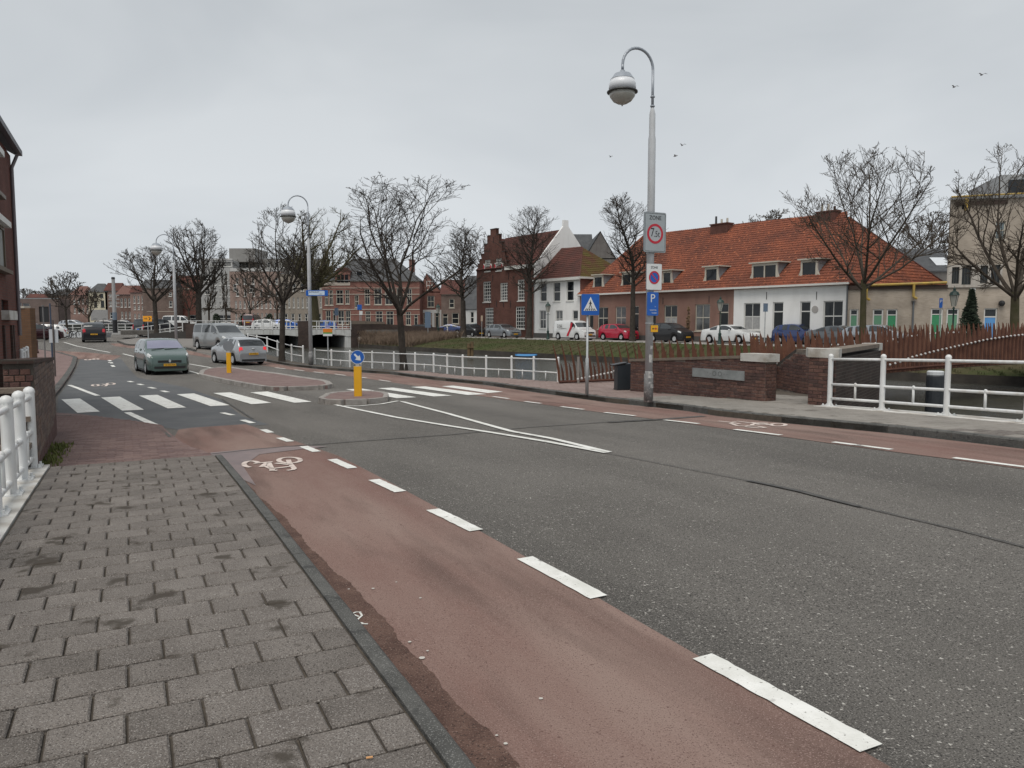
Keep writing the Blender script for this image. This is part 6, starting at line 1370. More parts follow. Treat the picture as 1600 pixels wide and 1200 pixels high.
for w_ in (w1, w2):
    o = window(rF, w_, -.10, flat('frame_brown', (.12,.09,.06), .5), 2, 1, mat('blinds', (.34,.35,.34), .6, (.22,.23,.22), 3, stretch=(9,9,.2))); 
bar(rF, 'awning_box', (w1[0],-.08,w1[3]+.14), (w1[2]+.05,-.08,w1[3]+.14), .18, .14, wframe); bar(rF, 'awning_box', (w2[0],-.08,w2[3]+.14), (w2[2]+.05,-.08,w2[3]+.14), .18, .14, wframe)
mb = MB(); mb.box(w0[0],.1,w0[1],w0[2],.12,w0[3]); mb.build('niche', sblack, rF); mb = MB(); mb.box(w0[0]-.1,-.16,w0[1]-.22,w0[2]+.25,.05,w0[1]); mb.build('stone_box', coping_w, rF)
for uu in (w0[2]+.1, w0[0]-.1, w0[2]+.45): mb = MB(); mb.box(uu,-.05,0,uu+.14,-.002,w0[1]-.35); mb.build('pilaster', dark_brick, rF)
tile_k = mat('eave_dark', (.03,.026,.026), .8, (.05,.045,.045), 3); mb = MB(); mb.add([(-1,-.14,Ht+.02),(Lf+.08,-.14,Ht+.02),(Lf+.08,4.5,Ht+2.6),(-1,4.5,Ht+2.6),(-1,-.12,Ht+.17),(Lf+.08,-.12,Ht+.17),(Lf+.08,4.5,Ht+2.75),(-1,4.5,Ht+2.75)], [(0,3,2,1),(4,5,6,7),(0,1,5,4),(1,2,6,5),(2,3,7,6),(3,0,4,7)]); mb.build('roof', tile_k, rF)
bar(rF, 'gutter', (-1,-.20,Ht+.16), (Lf+.1,-.20,Ht+.16), .13, .13, flat('gutter_dark', (.05,.05,.06), .5))
mb = MB(); mb.path([(Lf-.12,-.16,Ht),(Lf-.25,-.045,Ht-.35),(Lf-.25,-.045,fF.uz(29.5,524)[1])], .042, 8); mb.build('drainpipe', flat('pipe_dull', (.17,.15,.16), .5), rF)
D = 27; x0 = (27-800)/1200*D; x1 = (50-800)/1200*D; s = empty('brick_pier', (x0, D, -2.6), 0, 'orange-brown brick wall end with pale top beyond the drainpipe', 'wall'); zt = z_at(481.5, D) + 2.6
mb = MB(); mb.box(0,0,0,x1-x0,.3,zt); mb.build('brickwork', brickmat('orange_brick', (.145,.082,.048), (.18,.105,.062), (.13,.09,.065), .22, .07), s); mb = MB(); mb.box(-.02,-.03,zt,x1-x0-.18,.33,zt+.07); mb.build('coping', cframe, s)
railing('garden_railing', 'small white railing between the left brick building and the orange pier', 'railing', [((a-800)/1200*D_, D_, z) for a, D_, z in ((33.5,19.6,-2.0),(37.5,20.6,-2.0),(42.5,21.8,-2.0))], 1.3, .05, (.45,), None, None, 1)
# ---------------- trees ----------------
bark_d = mat('bark_dark', (.042,.036,.031), .95, (.072,.062,.053), 4, bump=(20,.8), spec=.15)
bark_b = mat('bark_brown', (.062,.050,.041), .95, (.098,.082,.066), 3, bump=(20,.8), spec=.15)
bark_g = mat('bark_green', (.070,.068,.035), .95, (.10,.085,.055), 3, bump=(20,.8), spec=.15)
def grow(seed, H, th, tr, spread, levels=4, n1=7, n2=6, n3=6, n4=4, up=.55, ang=(35,65), style='vase', lean=0.0, minr=.008, ratio=(.62,.42,.34,.42), gnarl=.16, sidet=0):
    rg = random.Random(seed); B = []      # (level, pts, radii)
    cH = H - th; ec = Vector((0,0,th + cH*(.50 if style != 'leader' else .47))); erx = spread; erz = cH*(.52 if style != 'leader' else .55)
    def outside(q, k=1.0):
        w_ = q - ec; return (w_.x*w_.x + w_.y*w_.y)/(erx*k)**2 + (w_.z/(erz*k))**2 > 1
    def limb(p, d, L, r0, r1, lv, seg):
        pts = [p.copy()]; rad = [r0]; q = p.copy(); d = d.normalized()
        for i in range(seg):
            f = (i+1)/seg; j = gnarl*(.10,.50,.75,1.0,1.1,1.1)[lv]
            d = (d + Vector((rg.gauss(0,j), rg.gauss(0,j), rg.gauss(0,j*.7))) + Vector((0,0,up*(0,.55,.5,.4,.4,.4)[lv]*(1 if lv else 0)))/seg*2).normalized()
            q = q + d*(L/seg)
            if lv > 0 and q.z > th*1.02 and outside(q, rg.uniform(.94,1.10)) and len(pts) > 1: break
            pts.append(q.copy()); rad.append(r0 + (r1-r0)*f)
        if len(pts) < 2: pts.append(q.copy()); rad.append(r1)
        rad[-1] = min(rad[-1], max(minr, r1)) if lv > 0 else rad[-1]
        B.append((lv, pts, rad)); return pts, rad
    tp, trr = limb(Vector((0,0,-.15)), Vector((lean,0,1)), th + .15, tr*1.12, tr*.86, 0, 6)
    crownH = H - th
    lead_p, lead_r = [], []
    frontier = []
    if style == 'leader':
        lp, lr = limb(tp[-1], Vector((lean*.5,0,1)), crownH*.93, tr*.8, .02, 1, 12)
        for i in range(n1*3):
            f = .02 + .90*i/(n1*3); nl = len(lp) - 1; k = min(nl-1, int(f*nl)); p = lp[k].lerp(lp[k+1], f*nl-k)
            a = i*2.4 + rg.uniform(-.4,.4); el = R(rg.uniform(20,45) + 25*f); L = spread*(1 - .62*abs(f-.30)**1.1)*rg.uniform(.75,1.1)*(.5 + .5*min(1, f*5+.4))
            frontier.append((p, Vector((math.cos(a)*math.cos(el), math.sin(a)*math.cos(el), math.sin(el))), L, lr[min(k,len(lr)-1)]*.42 + .010))
    else:
        for i in range(n1):
            a = i*2.4 + rg.uniform(-.35,.35); el = R(rg.uniform(*ang)); 
            if i == 0: el = R(82)
            if i == 1: el = R(74)
            p = tp[-1 if i < 4 else -2].lerp(tp[-2 if i < 4 else -1], rg.uniform(0,.9))
            L = math.hypot(spread, crownH)*rg.uniform(.85,1.0)
            frontier.append((p, Vector((math.cos(a)*math.cos(el), math.sin(a)*math.cos(el), math.sin(el))), L, tr*rg.uniform(.34,.52)))
    cnt = {2:n2, 3:n3, 4:n4}
    lv = 1 if style != 'leader' else 2
    while lv <= levels and frontier:
        nf = []
        for p, d, L, r in frontier:
            seg = {1:8,2:6,3:5,4:3,5:3}[lv]
            pts, rad = limb(p, d, L, r, max(minr, r*.16), lv, seg)
            if lv < levels:
                c = cnt.get(lv+1, 3)
                for k in range(c):
                    f = .22 + .80*(k + rg.random()*.8)/c; f = min(.995, f); sg_ = len(pts) - 1; i = min(sg_-1, int(f*sg_)); q = pts[i].lerp(pts[i+1], f*sg_ - i); ax = (pts[i+1]-pts[i]).normalized()
                    pr = ax.orthogonal().normalized(); pr.rotate(Matrix.Rotation(rg.uniform(0,6.28), 3, ax)); sp = math.tan(R(rg.uniform(28,58)))
                    nd = (ax + pr*sp).normalized(); rr = rad[i]; nf.append((q, nd, L*ratio[lv-1 if lv-1 < 4 else 3]*(1.15 - .55*f)*rg.uniform(.7,1.25), max(minr, rr*.55)))
        frontier = nf; lv += 1
    return B
def tree(name, P, H, width, th, tr, bark, label, seed, group=None, trunkbark=None, offx=0.0, **kw):
    B = grow(seed, H, th, tr, width*.5, **kw)
    xs = sorted(p.x for lv, pts, _ in B if lv >= 2 for p in pts); ys = sorted(p.y for lv, pts, _ in B if lv >= 2 for p in pts); zs_ = sorted(p.z for lv, pts, _ in B for p in pts)
    sx = width/max(.1, xs[int(len(xs)*.99)] - xs[int(len(xs)*.01)]); sy = width/max(.1, ys[int(len(ys)*.99)] - ys[int(len(ys)*.01)]); sz = (H - th)/max(.1, zs_[int(len(zs_)*.998)] - th)
    cx = (xs[int(len(xs)*.99)] + xs[int(len(xs)*.01)])/2*sx
    root = empty(name, P, 0, label, 'tree', group)
    tb, lb_, cb = MB(), MB(), MB()
    for lv, pts, rad in B:
        if lv > 0:
            q = []
            for p in pts:
                h = max(0, p.z - th*.85); k = min(1, h/1.2); q.append(Vector((p.x*(1+(sx-1)*k) + (offx - cx)*min(1, h/(H-th))*.9, p.y*(1+(sy-1)*k), p.z if p.z < th else th + (p.z-th)*sz)))
            pts = q
        t_ = tb if lv == 0 else (lb_ if lv == 1 else cb); n = {0:10,1:7,2:5}.get(lv, 3)
        # continuous tube
        vs = []; m_ = len(pts)
        for i, p in enumerate(pts):
            d = (pts[min(m_-1,i+1)] - pts[max(0,i-1)]).normalized(); x = d.orthogonal().normalized() if abs(d.z) > .99 else d.cross(Vector((0,0,1))).normalized(); y = d.cross(x)
            rr = rad[i]*(1.35 if lv == 0 and i == 0 else 1)
            for k in range(n): a = 6.2832*k/n; vs.append(p + x*math.cos(a)*rr + y*math.sin(a)*rr)
        fs = [(i*n+k, i*n+(k+1)%n, (i+1)*n+(k+1)%n, (i+1)*n+k) for i in range(m_-1) for k in range(n)]
        t_.add(vs, fs)
    def mk(mb, nm, m):
        if mb.v: me = mb.mesh(nm, m, smooth=True, fix=False); mobj(nm, me, root)
    mk(tb, 'trunk', trunkbark or bark); mk(lb_, 'limbs', bark); mk(cb, 'crown', bark); return root
def tp_(px, row, D=None, z=None):
    if D is None: return PG(px, row, .05)
    return Vector(((px-800)/1200*D, D, z if z is not None else z_at(row, D)))
def tree_px(name, px, row, D, top, xl, xr, fork_row, wpx, bark, label, seed, z=None, **kw):
    P = tp_(px, row, D, z); D = P.y; k = D/1200; H = z_at(top, D) - P.z; th = z_at(fork_row, D) - P.z
    return tree(name, P, H, (xr-xl)*k, th, wpx*k/2, bark, label, seed, offx=((xl+xr)/2 - px)*k, **kw)
tree_px('bare_tree', 631, 578.5, None, 272, 548, 748, 478, 10.5, bark_d, 'largest bare street tree, in front of the white quay railing', 5, n1=8, n2=8, n3=7, n4=5, ang=(40,68), ratio=(.50,.40,.38,.4), minr=.008, gnarl=.2, group='bare trees along the quay')
tree_px('bare_tree', 440.5, 566.5, None, 322, 380, 503, 470, 8.5, bark_d, 'dark bare tree left of the second lamp post', 8, n1=7, n2=8, n3=6, n4=5, ang=(36,64), ratio=(.5,.4,.38,.4), minr=.009, group='bare trees along the quay')
tree_px('bare_tree', 246, 529, 76, 384, 188, 296, 462, 7, bark_d, 'bare tree with low spreading branches beside the orange detour board', 12, n1=9, n2=8, n3=7, n4=5, ang=(20,62), ratio=(.5,.4,.38,.4), minr=.012, group='bare trees along the quay', z=-1.6)
tree_px('bare_tree', 312, 520, 80, 345, 264, 348, 452, 9, bark_d, 'bare tree growing behind the left end of the far bridge', 21, n1=9, n2=9, n3=7, n4=5, ang=(32,66), ratio=(.5,.4,.38,.4), minr=.012, group='bare trees along the quay', z=-1.5)
tree_px('plane_tree', 494, 517, 98, 325, 444, 566, 448, 14, bark_g, 'greenish plane tree with fan-shaped crown before the corner brick house', 33, n1=11, n2=9, n3=7, n4=5, ang=(28,66), ratio=(.45,.4,.38,.4), minr=.012, z=-1.5)
lk = dict(style='leader', n1=12, n3=8, n4=6, minr=.0105, levels=4, ratio=(.6,.55,.5,.4), up=.9, gnarl=.14)
tree_px('linden_tree', 724, 525, 86, 352, 676, 756, 470, 8.5, bark_d, 'bare linden with its trunk before the dark small car', 41, group='bare lindens on the canal bank', z=z_at(525,86), **lk)
tree_px('linden_tree', 826.5, 529, 78, 323, 777, 866, 462, 9, bark_d, 'bare pollarded linden left of the white delivery van', 43, group='bare lindens on the canal bank', z=z_at(529,78), **lk)
tree_px('linden_tree', 988, 533.5, 65, 304, 944, 1034, 452, 8.5, bark_d, 'bare pollarded linden in front of the red car', 47, group='bare lindens on the canal bank', z=z_at(533.5,65), **lk)
tree_px('bare_tree', 1347, 548, 46, 231, 1225, 1478, 437, 9.5, bark_b, 'wide bare tree in front of the orange roof corner', 53, n1=9, n2=9, n3=8, n4=5, ang=(24,64), ratio=(.5,.4,.38,.4), minr=.010, trunkbark=bark_g, group='bare trees on the right bank', gnarl=.13, z=-1.75)
tree_px('bare_tree', 1584, 552, 41, 216, 1474, 1690, 456, 13, bark_b, 'bare tree with mossy trunk at the right edge before the beige block', 59, n1=8, n2=9, n3=7, n4=5, ang=(25,66), ratio=(.5,.4,.38,.4), minr=.010, trunkbark=bark_g, group='bare trees on the right bank', gnarl=.13, z=-1.8)
sm = dict(n1=6, n2=6, n3=5, n4=3, ang=(25,60), minr=.028)
tree_px('bare_tree', 107, 519, 100, 424, 80, 134, 478, 3.4, bark_d, 'slender bare tree above the parked bicycles far left', 61, z=-1.6, **sm)
tree_px('bare_tree', 99, 522, 120, 432, 66, 104, 480, 2, bark_b, 'thin pale bare tree on the far left skyline', 63, z=-1.6, **sm)
tree_px('bare_tree', 141, 517, 130, 448, 122, 160, 494, 3, bark_b, 'small bare tree in front of the cream house', 66, z=-1.6, **sm)
for i, (px, tpx, xl, xr, D, lb) in enumerate(((297,432,284,318,112,'thin bare tree before the brown brick block'),(328,424,318,345,118,'thin bare tree before the white apartment block'),(355,424,346,368,118,'slim bare tree at the right edge of the white flats'),(393,420,368,428,112,'bare tree before the pink apartment block'),(434,428,414,462,110,'bare tree half hidden behind the dark quay tree'))):
    tree_px('bare_tree', px, 517, D, tpx, xl, xr, 482, 3.2, bark_b, lb, 70+i, z=-1.5, **sm)
tree_px('bare_tree', 1205, 470, 105, 328, 1155, 1250, 372, 6, bark_b, 'faint bare treetop rising behind the orange cottage roof', 81, z=-1.5, **sm)
tree_px('bare_tree', 1452, 470, 95, 330, 1405, 1486, 400, 6, bark_b, 'bare treetop behind the slate roof left of the beige block', 83, z=-1.5, n1=8, n2=7, n3=6, n4=4, ang=(20,60), minr=.025)
tree_px('bare_tree', 757, 500, 140, 355, 728, 790, 420, 5, bark_b, 'pale bare treetop behind the stepped gable', 87, z=-1.5, **sm)
for i, (a, b) in enumerate(((20,60),(52,84))): tree_px('bare_tree', (a+b)/2, 500, 210, 450+i*4, a, b, 470, 4, bark_b, ('hazy bare treetop above the flat roof, left one','hazy bare treetop above the flat roof, right one')[i], 90+i, z=-1.5, **sm)
# conifer and shrubs
con_m = mat('conifer', (.018,.030,.018), .9, (.035,.05,.028), 5)
def bush(name, P, w_, h_, n, leaf, m, label, cat, cone=False):
    mb = MB()
    for _ in range(n):
        f = rnd.random()**(1.3 if cone else 1); a = rnd.uniform(0,6.28); rr = w_/2*(1-f*.92 if cone else math.sqrt(max(0,1-(2*f-1)**2)))*rnd.uniform(.55,1.05)*(.80 + .30*math.sin(3*a + 11*f)*(1 if cone else .4)); c = Vector((rr*math.cos(a), rr*math.sin(a), h_*f))
        u_ = Vector((rnd.gauss(0,1), rnd.gauss(0,1), rnd.gauss(0,.6))).normalized()*leaf; v_ = u_.orthogonal().normalized()*leaf*.35; mb.add([c-u_, c+v_, c+u_, c-v_], [(0,1,2,3)])
    root = empty(name, P, 0, label, cat); mobj('foliage', mb.mesh('foliage', m, fix=False), root); mb = MB(); mb.tube((0,0,-.1),(0,0,h_*.9),.05,.01); mb.build('stem', bark_b, root); return root
P = Vector(((1514-800)/1200*46,46,-1.6)); bush('conifer', P, 1.7, 3.6, 4200, .15, con_m, 'dark green conifer against the beige wall left of the blue door', 'conifer', True)
P = Vector(((1235-800)/1200*58.0,57.0,-1.53)); bush('wall_shrub', P, .9, 2.4, 420, .12, bark_b, 'leafless climbing shrub between the two doors of the white cottage', 'shrub')
P = Vector(((1071-800)/1200*64.2,63.4,-1.53)); bush('wall_shrub', P, .35, 2.9, 200, .12, mat('climber', (.16,.10,.05), .9), 'thin brown climber between the windows of the brown cottages', 'shrub')
for px, lb in ((340,'clipped round dark bush by the white flats'), (383,'dark round bush left of the bare tree before the pink flats'), (423,'dark round bush right of the bare tree before the pink flats')):
    bush('round_bush', Vector(((px-800)/1200*108,108,-1.3)), 1.4, 2.6, 500, .2, con_m, lb, 'bush')

# ---------------- vehicles ----------------
tyre_m = flat('tyre', (.012,.012,.013), .85, spec=.2); rim_m = flat('rim_silver', (.50,.51,.52), .35, metal=.15); cglass = mat('car_glass', (.022,.026,.029), .05, (.055,.062,.068), .8, spec=.9); plast = flat('car_plastic', (.015,.015,.016), .6)
lampw = flat('headlight', (.60,.62,.62), .15, spec=.8); lampr = flat('taillight', (.50,.012,.022), .2, spec=.7); plate_y = flat('plate_yellow', (.72,.38,.02), .5); plate_b = flat('plate_blue', (.10,.22,.62), .5)
PROF = dict(
 hatch=([(0,.34),(.004,.46),(.03,.54),(.10,.60),(.25,.67),(.42,.95),(.55,1.0),(.78,.965),(.90,.90),(.965,.72),(.985,.60),(1,.44),(.995,.30)], .655, (.25,.43), .88),
 mpv=([(0,.32),(.003,.44),(.02,.52),(.08,.58),(.20,.665),(.40,.965),(.55,1.0),(.84,.97),(.93,.89),(.975,.68),(.99,.56),(1,.42),(.995,.28)], .655, (.20,.41), .90),
 sedan=([(0,.36),(.004,.46),(.03,.55),(.10,.615),(.27,.70),(.42,.95),(.52,1.0),(.66,.96),(.83,.765),(.96,.735),(.99,.62),(1,.46),(.995,.32)], .68, (.27,.43), .80),
 wagon=([(0,.34),(.004,.44),(.03,.53),(.10,.60),(.27,.69),(.42,.96),(.55,1.0),(.84,.95),(.94,.82),(.98,.64),(.992,.56),(1,.44),(.995,.30)], .665, (.27,.43), .89),
 suv=([(0,.36),(.003,.50),(.02,.60),(.08,.655),(.24,.72),(.37,.965),(.50,1.0),(.84,.97),(.93,.88),(.97,.70),(.99,.60),(1,.45),(.995,.30)], .68, (.24,.38), .90),
 van=([(0,.26),(.003,.38),(.02,.46),(.09,.53),(.17,.58),(.32,.93),(.42,1.0),(.90,.995),(.965,.96),(.985,.62),(.992,.5),(1,.36),(.995,.24)], .60, (.17,.33), .955))
def chaikin(P, n=2):
    for _ in range(n):
        Q_ = [P[0]]
        for a, b in zip(P, P[1:]): Q_ += [tuple(a[i]*.75 + b[i]*.25 for i in (0,1)), tuple(a[i]*.25 + b[i]*.75 for i in (0,1))]
        Q_.append(P[-1]); P = Q_
    return P
def car(kind, label, cat, P, head, L, Wd, H, paint, name='parked_car', group=None, wb=(.19,.80), wr=.31, plate_m=None, plate_txt=None, rear_panel=False, darkglass=False, detail=1, panelvan=False, white_front=None, lowtrim=None, brake=False):
    """head: world direction of the car's nose, degrees anticlockwise from +x; local +x is forward, origin on the ground below the middle"""
    prof, belt, (wa, wb_), wrear = PROF[kind]; r = empty(name, P, R(head), label, cat, group)
    P2 = chaikin(prof, 2); P2 = [(L/2 - a*L, b*H) for a, b in P2]
    # resample by length
    pts = []; 
    for a, b in zip(P2, P2[1:]):
        d = math.dist(a, b); n = max(1, int(d/.085))
        for i in range(n): pts.append((a[0]+(b[0]-a[0])*i/n, a[1]+(b[1]-a[1])*i/n))
    pts.append(P2[-1]); pts = pts; zc_ = .17; axf, axr = L/2 - wb[0]*L, L/2 - wb[1]*L; zB = belt*H
    def halfw(x):
        f = (L/2 - x)/L; w_ = Wd/2
        if f < .14: w_ *= 1 - .20*((.14-f)/.14)**2.2
        if f > .88: w_ *= 1 - .13*((f-.88)/.12)**2.2
        return w_
    tuck = .30 if kind != 'van' else .13
    rings = []; xs_prev = None
    for (x, T) in pts:
        w_ = halfw(x); zb = zc_
        for xc in (axf, axr):
            rr = wr*1.14
            if abs(x-xc) < rr: zb = max(zb, min(.9*T, wr + math.sqrt(rr*rr - (x-xc)**2)))
        T = max(T, zb + .05); Bz = min(zB, T - .03); Bz = max(Bz, zb + .03); wB = w_*.965; wR = wB - (T - Bz)*tuck; m_ = zb + (Bz-zb)*.5
        rings.append([(0,zb),(w_*.86,zb),(w_*.965,zb+(Bz-zb)*.06),(w_*.995,zb+(Bz-zb)*.22),(w_,m_),(w_*.99,zb+(Bz-zb)*.82),(wB,Bz),(wB+(wR-wB)*.5,Bz+(T-Bz)*.52),(wR*.985,T-(T-Bz)*.14-.004),(wR*.93,T-(T-Bz)*.045-.002),(wR*.6,T),(0,T+.012)])
    nR = 12; vs = []; fs = []
    for (x, T), rg_ in zip(pts, rings):
        for y, z in rg_: vs.append((x, y, z))
        for y, z in rg_[1:-1][::-1]: vs.append((x, -y, z))
    M_ = 2*nR - 2
    for i in range(len(pts)-1):
        for k in range(M_): fs.append((i*M_+k, i*M_+(k+1)%M_, (i+1)*M_+(k+1)%M_, (i+1)*M_+k))
    fs += [tuple(range(M_)), tuple(range((len(pts)-1)*M_, len(pts)*M_))[::-1]]
    mb = MB(); mb.add(vs, fs); me = mb.mesh('body', paint); smooth_by_angle(me, 38); body = mobj('body', me, r)
    def ringpt(i, v):   # v in 0..11 along the half ring
        k = min(nR-2, int(v)); f = v - k; a, b = rings[i][k], rings[i][k+1]; return Vector((pts[i][0], a[0]+(b[0]-a[0])*f, a[1]+(b[1]-a[1])*f))
    def patch(nm, idx, vlo, vhi, m, sgn=1, off=.007, nv=5, parent=None):
        V_ = []; F_ = []; 
        for i in idx:
            for j in range(nv+1):
                v = vlo + (vhi-vlo)*j/nv; p = ringpt(i, v); e = .01; i2 = min(len(pts)-1, i+1); i1 = max(0, i-1); tx = ringpt(i2, v) - ringpt(i1, v); tv = ringpt(i, min(10.99, v+.05)) - ringpt(i, max(0, v-.05)); n_ = tx.cross(tv)
                if n_.length > 1e-9: n_.normalize()
                c = Vector((0, 0, H*.4)); 
                if n_.dot(Vector((p.x*.3, p.y, p.z - H*.4))) < 0: n_ = -n_
                p = p + n_*off; V_.append((p.x, p.y*sgn, p.z))
        for a in range(len(idx)-1):
            for j in range(nv): F_.append((a*(nv+1)+j, a*(nv+1)+j+1, (a+1)*(nv+1)+j+1, (a+1)*(nv+1)+j))
        if not F_: return None
        q = MB(); q.add(V_, F_); me = q.mesh(nm, m); me.polygons.foreach_set('use_smooth', [True]*len(me.polygons)); return mobj(nm, me, parent or r)
    def stations(f0, f1): return [i for i, (x, T) in enumerate(pts) if f0 <= (L/2-x)/L <= f1]
    # glass
    def top(nm, idx, m):
        V_ = []; F_ = []; ny = 6
        for i in idx:
            rg_ = rings[i]; yb = rg_[9][0]*.97
            for j in range(ny+1):
                y = -yb + 2*yb*j/ny; a = abs(y); 
                z = rg_[11][1] + (rg_[10][1]-rg_[11][1])*(a/rg_[10][0]) if a < rg_[10][0] else rg_[10][1] + (rg_[9][1]-rg_[10][1])*(a-rg_[10][0])/max(1e-6, rg_[9][0]-rg_[10][0]); i2 = min(len(pts)-1, i+1); i1 = max(0, i-1); t = Vector((pts[i2][0]-pts[i1][0], 0, rings[i2][11][1]-rings[i1][11][1])).normalized(); n_ = Vector((-t.z, 0, t.x)); 
                if n_.z < 0: n_ = -n_
                V_.append((pts[i][0]+n_.x*.008, y, z + n_.z*.008))
        for a in range(len(idx)-1):
            for j in range(ny): F_.append((a*(ny+1)+j, a*(ny+1)+j+1, (a+1)*(ny+1)+j+1, (a+1)*(ny+1)+j))
        if F_: q = MB(); q.add(V_, F_); me = q.mesh(nm, m); me.polygons.foreach_set('use_smooth', [True]*len(me.polygons)); return mobj(nm, me, r)
    ws = [i for i, (x, T) in enumerate(pts) if wa+.012 < (L/2-x)/L < wb_-.008 and T < H*.965 and T > zB + .0]
    top('windscreen', ws, white_front or cglass)
    rs = [i for i, (x, T) in enumerate(pts) if (L/2-x)/L > (.70 if kind == 'sedan' else .86) and zB + .03 < T < H*.945]
    if len(rs) > 1: top('rear_window', rs, cglass)
    side = [i for i, (x, T) in enumerate(pts) if wa + (wb_-wa)*.42 < (L/2-x)/L < wrear and T - zB > .13*H*.8]
    cuts_ = [side]
    fr = lambda i: (L/2 - pts[i][0])/L
    bp = [wb_ + (wrear-wb_)*k for k in ((.42,.80) if kind in ('hatch','mpv','wagon','suv') else ((.5,) if kind == 'sedan' else (.16,.58)))]
    segs = []; last = -1
    for b_ in bp + [2]: segs.append([i for i in side if last < fr(i) <= b_ - .012]); last = b_ + .004
    for sgn in (1, -1):
        for sg in (segs[:1] if panelvan else segs):
            if len(sg) > 1: patch('side_window', sg, 6.22, 7.93, cglass, sgn, .006)
    # lower trim, sills, handles
    if detail:
        for sgn in (1, -1):
            for b_ in bp[:2]:
                x = L/2 - b_*L; i = min(range(len(pts)), key=lambda k: abs(pts[k][0]-x)); 
                q = MB(); p0 = ringpt(i, 3.2); p1 = ringpt(i, 5.9); q.add([(p0.x-.006, (p0.y+.004)*sgn, p0.z), (p0.x+.006, (p0.y+.004)*sgn, p0.z), (p1.x+.006, (p1.y+.005)*sgn, p1.z), (p1.x-.006, (p1.y+.005)*sgn, p1.z)], [(0,1,2,3)]); 
                q.build('door_gap', plast, r)
                q = MB(); h = ringpt(i, 5.3); q.box(h.x+.08, (h.y)*sgn-.018, h.z-.015, h.x+.24, h.y*sgn+.018, h.z+.015); q.build('door_handle', paint, r)
            q = MB(); q.box(axr+wr*1.15, sgn*Wd/2*.90-.05, zc_-.03, axf-wr*1.15, sgn*Wd/2*.90+.05, zc_+.05); q.build('sill', plast, r)
    mb = MB(); mb.box(-L*.44,-Wd*.36,.14,L*.44,Wd*.36,.40)
    for xc in (axf, axr): mb.box(xc-wr*1.1,-Wd*.34,.2,xc+wr*1.1,Wd*.34,wr*2.1)
    mb.build('underbody', plast, r)
    wm_ = MB(); wm_.lathe([(wr*.62,-.10),(wr*.93,-.105),(wr,-.08),(wr,.08),(wr*.93,.105),(wr*.66,.10),(wr*.62,.05)], n=22); wme = wm_.mesh('wheel', tyre_m, smooth=True); smooth_by_angle(wme, 50)
    rm_ = MB(); rm_.lathe([(wr*.63,.085),(wr*.58,.097),(wr*.5,.075),(wr*.14,.07),(wr*.12,.09),(.01,.092)], n=22)
    for k in range(6):
        a = k*math.pi/3; c, s_ = math.cos(a), math.sin(a); px_, py_ = -s_*.03, c*.03
        rm_.add([(c*.03+px_,s_*.03+py_,.092),(c*wr*.6+px_,s_*wr*.6+py_,.099),(c*wr*.6-px_,s_*wr*.6-py_,.099),(c*.03-px_,s_*.03-py_,.092)], [(0,1,2,3)])
    rme = rm_.mesh('rim', rim_m)
    for xc in (axf, axr):
        for sgn in (1, -1):
            o = mobj('wheel', wme, r, loc=(xc, sgn*(Wd/2-.105), wr), rot=(-sgn*math.pi/2,0,0)); mobj('rim', rme, o)
    # lamps, grille, plates, mirrors
    zl = H*(.44 if kind != 'van' else .42); xf = lambda f: L/2 - f*L
    def surf_z(x): return min(pts, key=lambda p: abs(p[0]-x))[1]
    iF = stations(.03, .115) if kind != 'van' else stations(.015,.10)
    for sgn in (1, -1):
        if iF and len(iF) > 1: patch('headlight', iF, 5.4, 8.95, lampw, sgn, .008, 6)
        q = MB(); q.ball((0,0,0), .085,.05,.06, n=10, m=6); xm = xf(wa + (wb_-wa)*.62); q.build('mirror', paint if not darkglass else plast, r, smooth=True, loc=(xm, sgn*(Wd/2+.06), zB+.05))
        iR = [i for i in range(len(pts)) if fr(i) > .93 and H*(.50 if kind != 'van' else .40) < pts[i][1] < H*(.67 if kind != 'van' else .74)]
        if len(iR) > 1: patch('taillight', iR, 5.2 if kind != 'van' else 6.2, 9.4 if kind != 'van' else 9.25, brake or lampr, sgn, .012, 6)
    q = MB(); q.box(L/2-.04,-Wd*.27,H*.335,L/2+.012,Wd*.27,H*.40); q.build('grille', plast, r)
    q = MB(); q.box(L/2-.06,-Wd*.36,H*.175,L/2+.012,Wd*.36,H*.235); q.build('front_intake', plast, r)
    q = MB(); q.box(-L/2-.012,-Wd*.38,H*.14,-L/2+.08,Wd*.38,H*.21); q.build('rear_valance', plast, r)
    for sgn, zz in ((1, H*.275), (-1, H*.40)):
        q = MB(); x = sgn*(L/2 + .016); q.box(min(x, x+sgn*.012), -.26, zz-.055, max(x, x+sgn*.012), .26, zz+.055); pl_ = q.build('number_plate', plate_m or plate_y, r)
        if plate_txt and detail:
            me = text_mesh(plate_txt, .10, depth=.001); me.materials.clear(); me.materials.append(sblack); mobj('lettering', me, pl_, loc=(x + sgn*.014, 0, zz), rot=(math.pi/2, 0, sgn*math.pi/2))
    return r
def paint(nm, col, metal=.35):
    dk = max(col) < .03
    return flat('paint_' + nm, col, .35 if dk else .26, 0 if dk else metal, .3 if dk else .5, .35 if dk else .9, var=.15)
def hd(px, rel):      # heading: the sight line through px turned clockwise by rel degrees
    d = ray(px, 500); return math.degrees(math.atan2(d.y, d.x)) - rel
def cpos(px, row): return PG(px, row)
lilac = mat('windscreen_sky_reflection', (.36,.36,.46), .10, (.30,.30,.40), 1.2, metal=.55)  # bright sky mirrored in the windscreen, painted as a pale lilac base colour
c = car('mpv', 'green hatchback-style family car driving towards the viewer before the zebra crossing', 'car', cpos(252,581.5), hd(253,180-10), 4.26, 1.81, 1.62, paint('green', (.075,.12,.108)), name='moving_car', plate_txt='12-XN-NX', wr=.31, white_front=lilac)
q = MB()  # badge
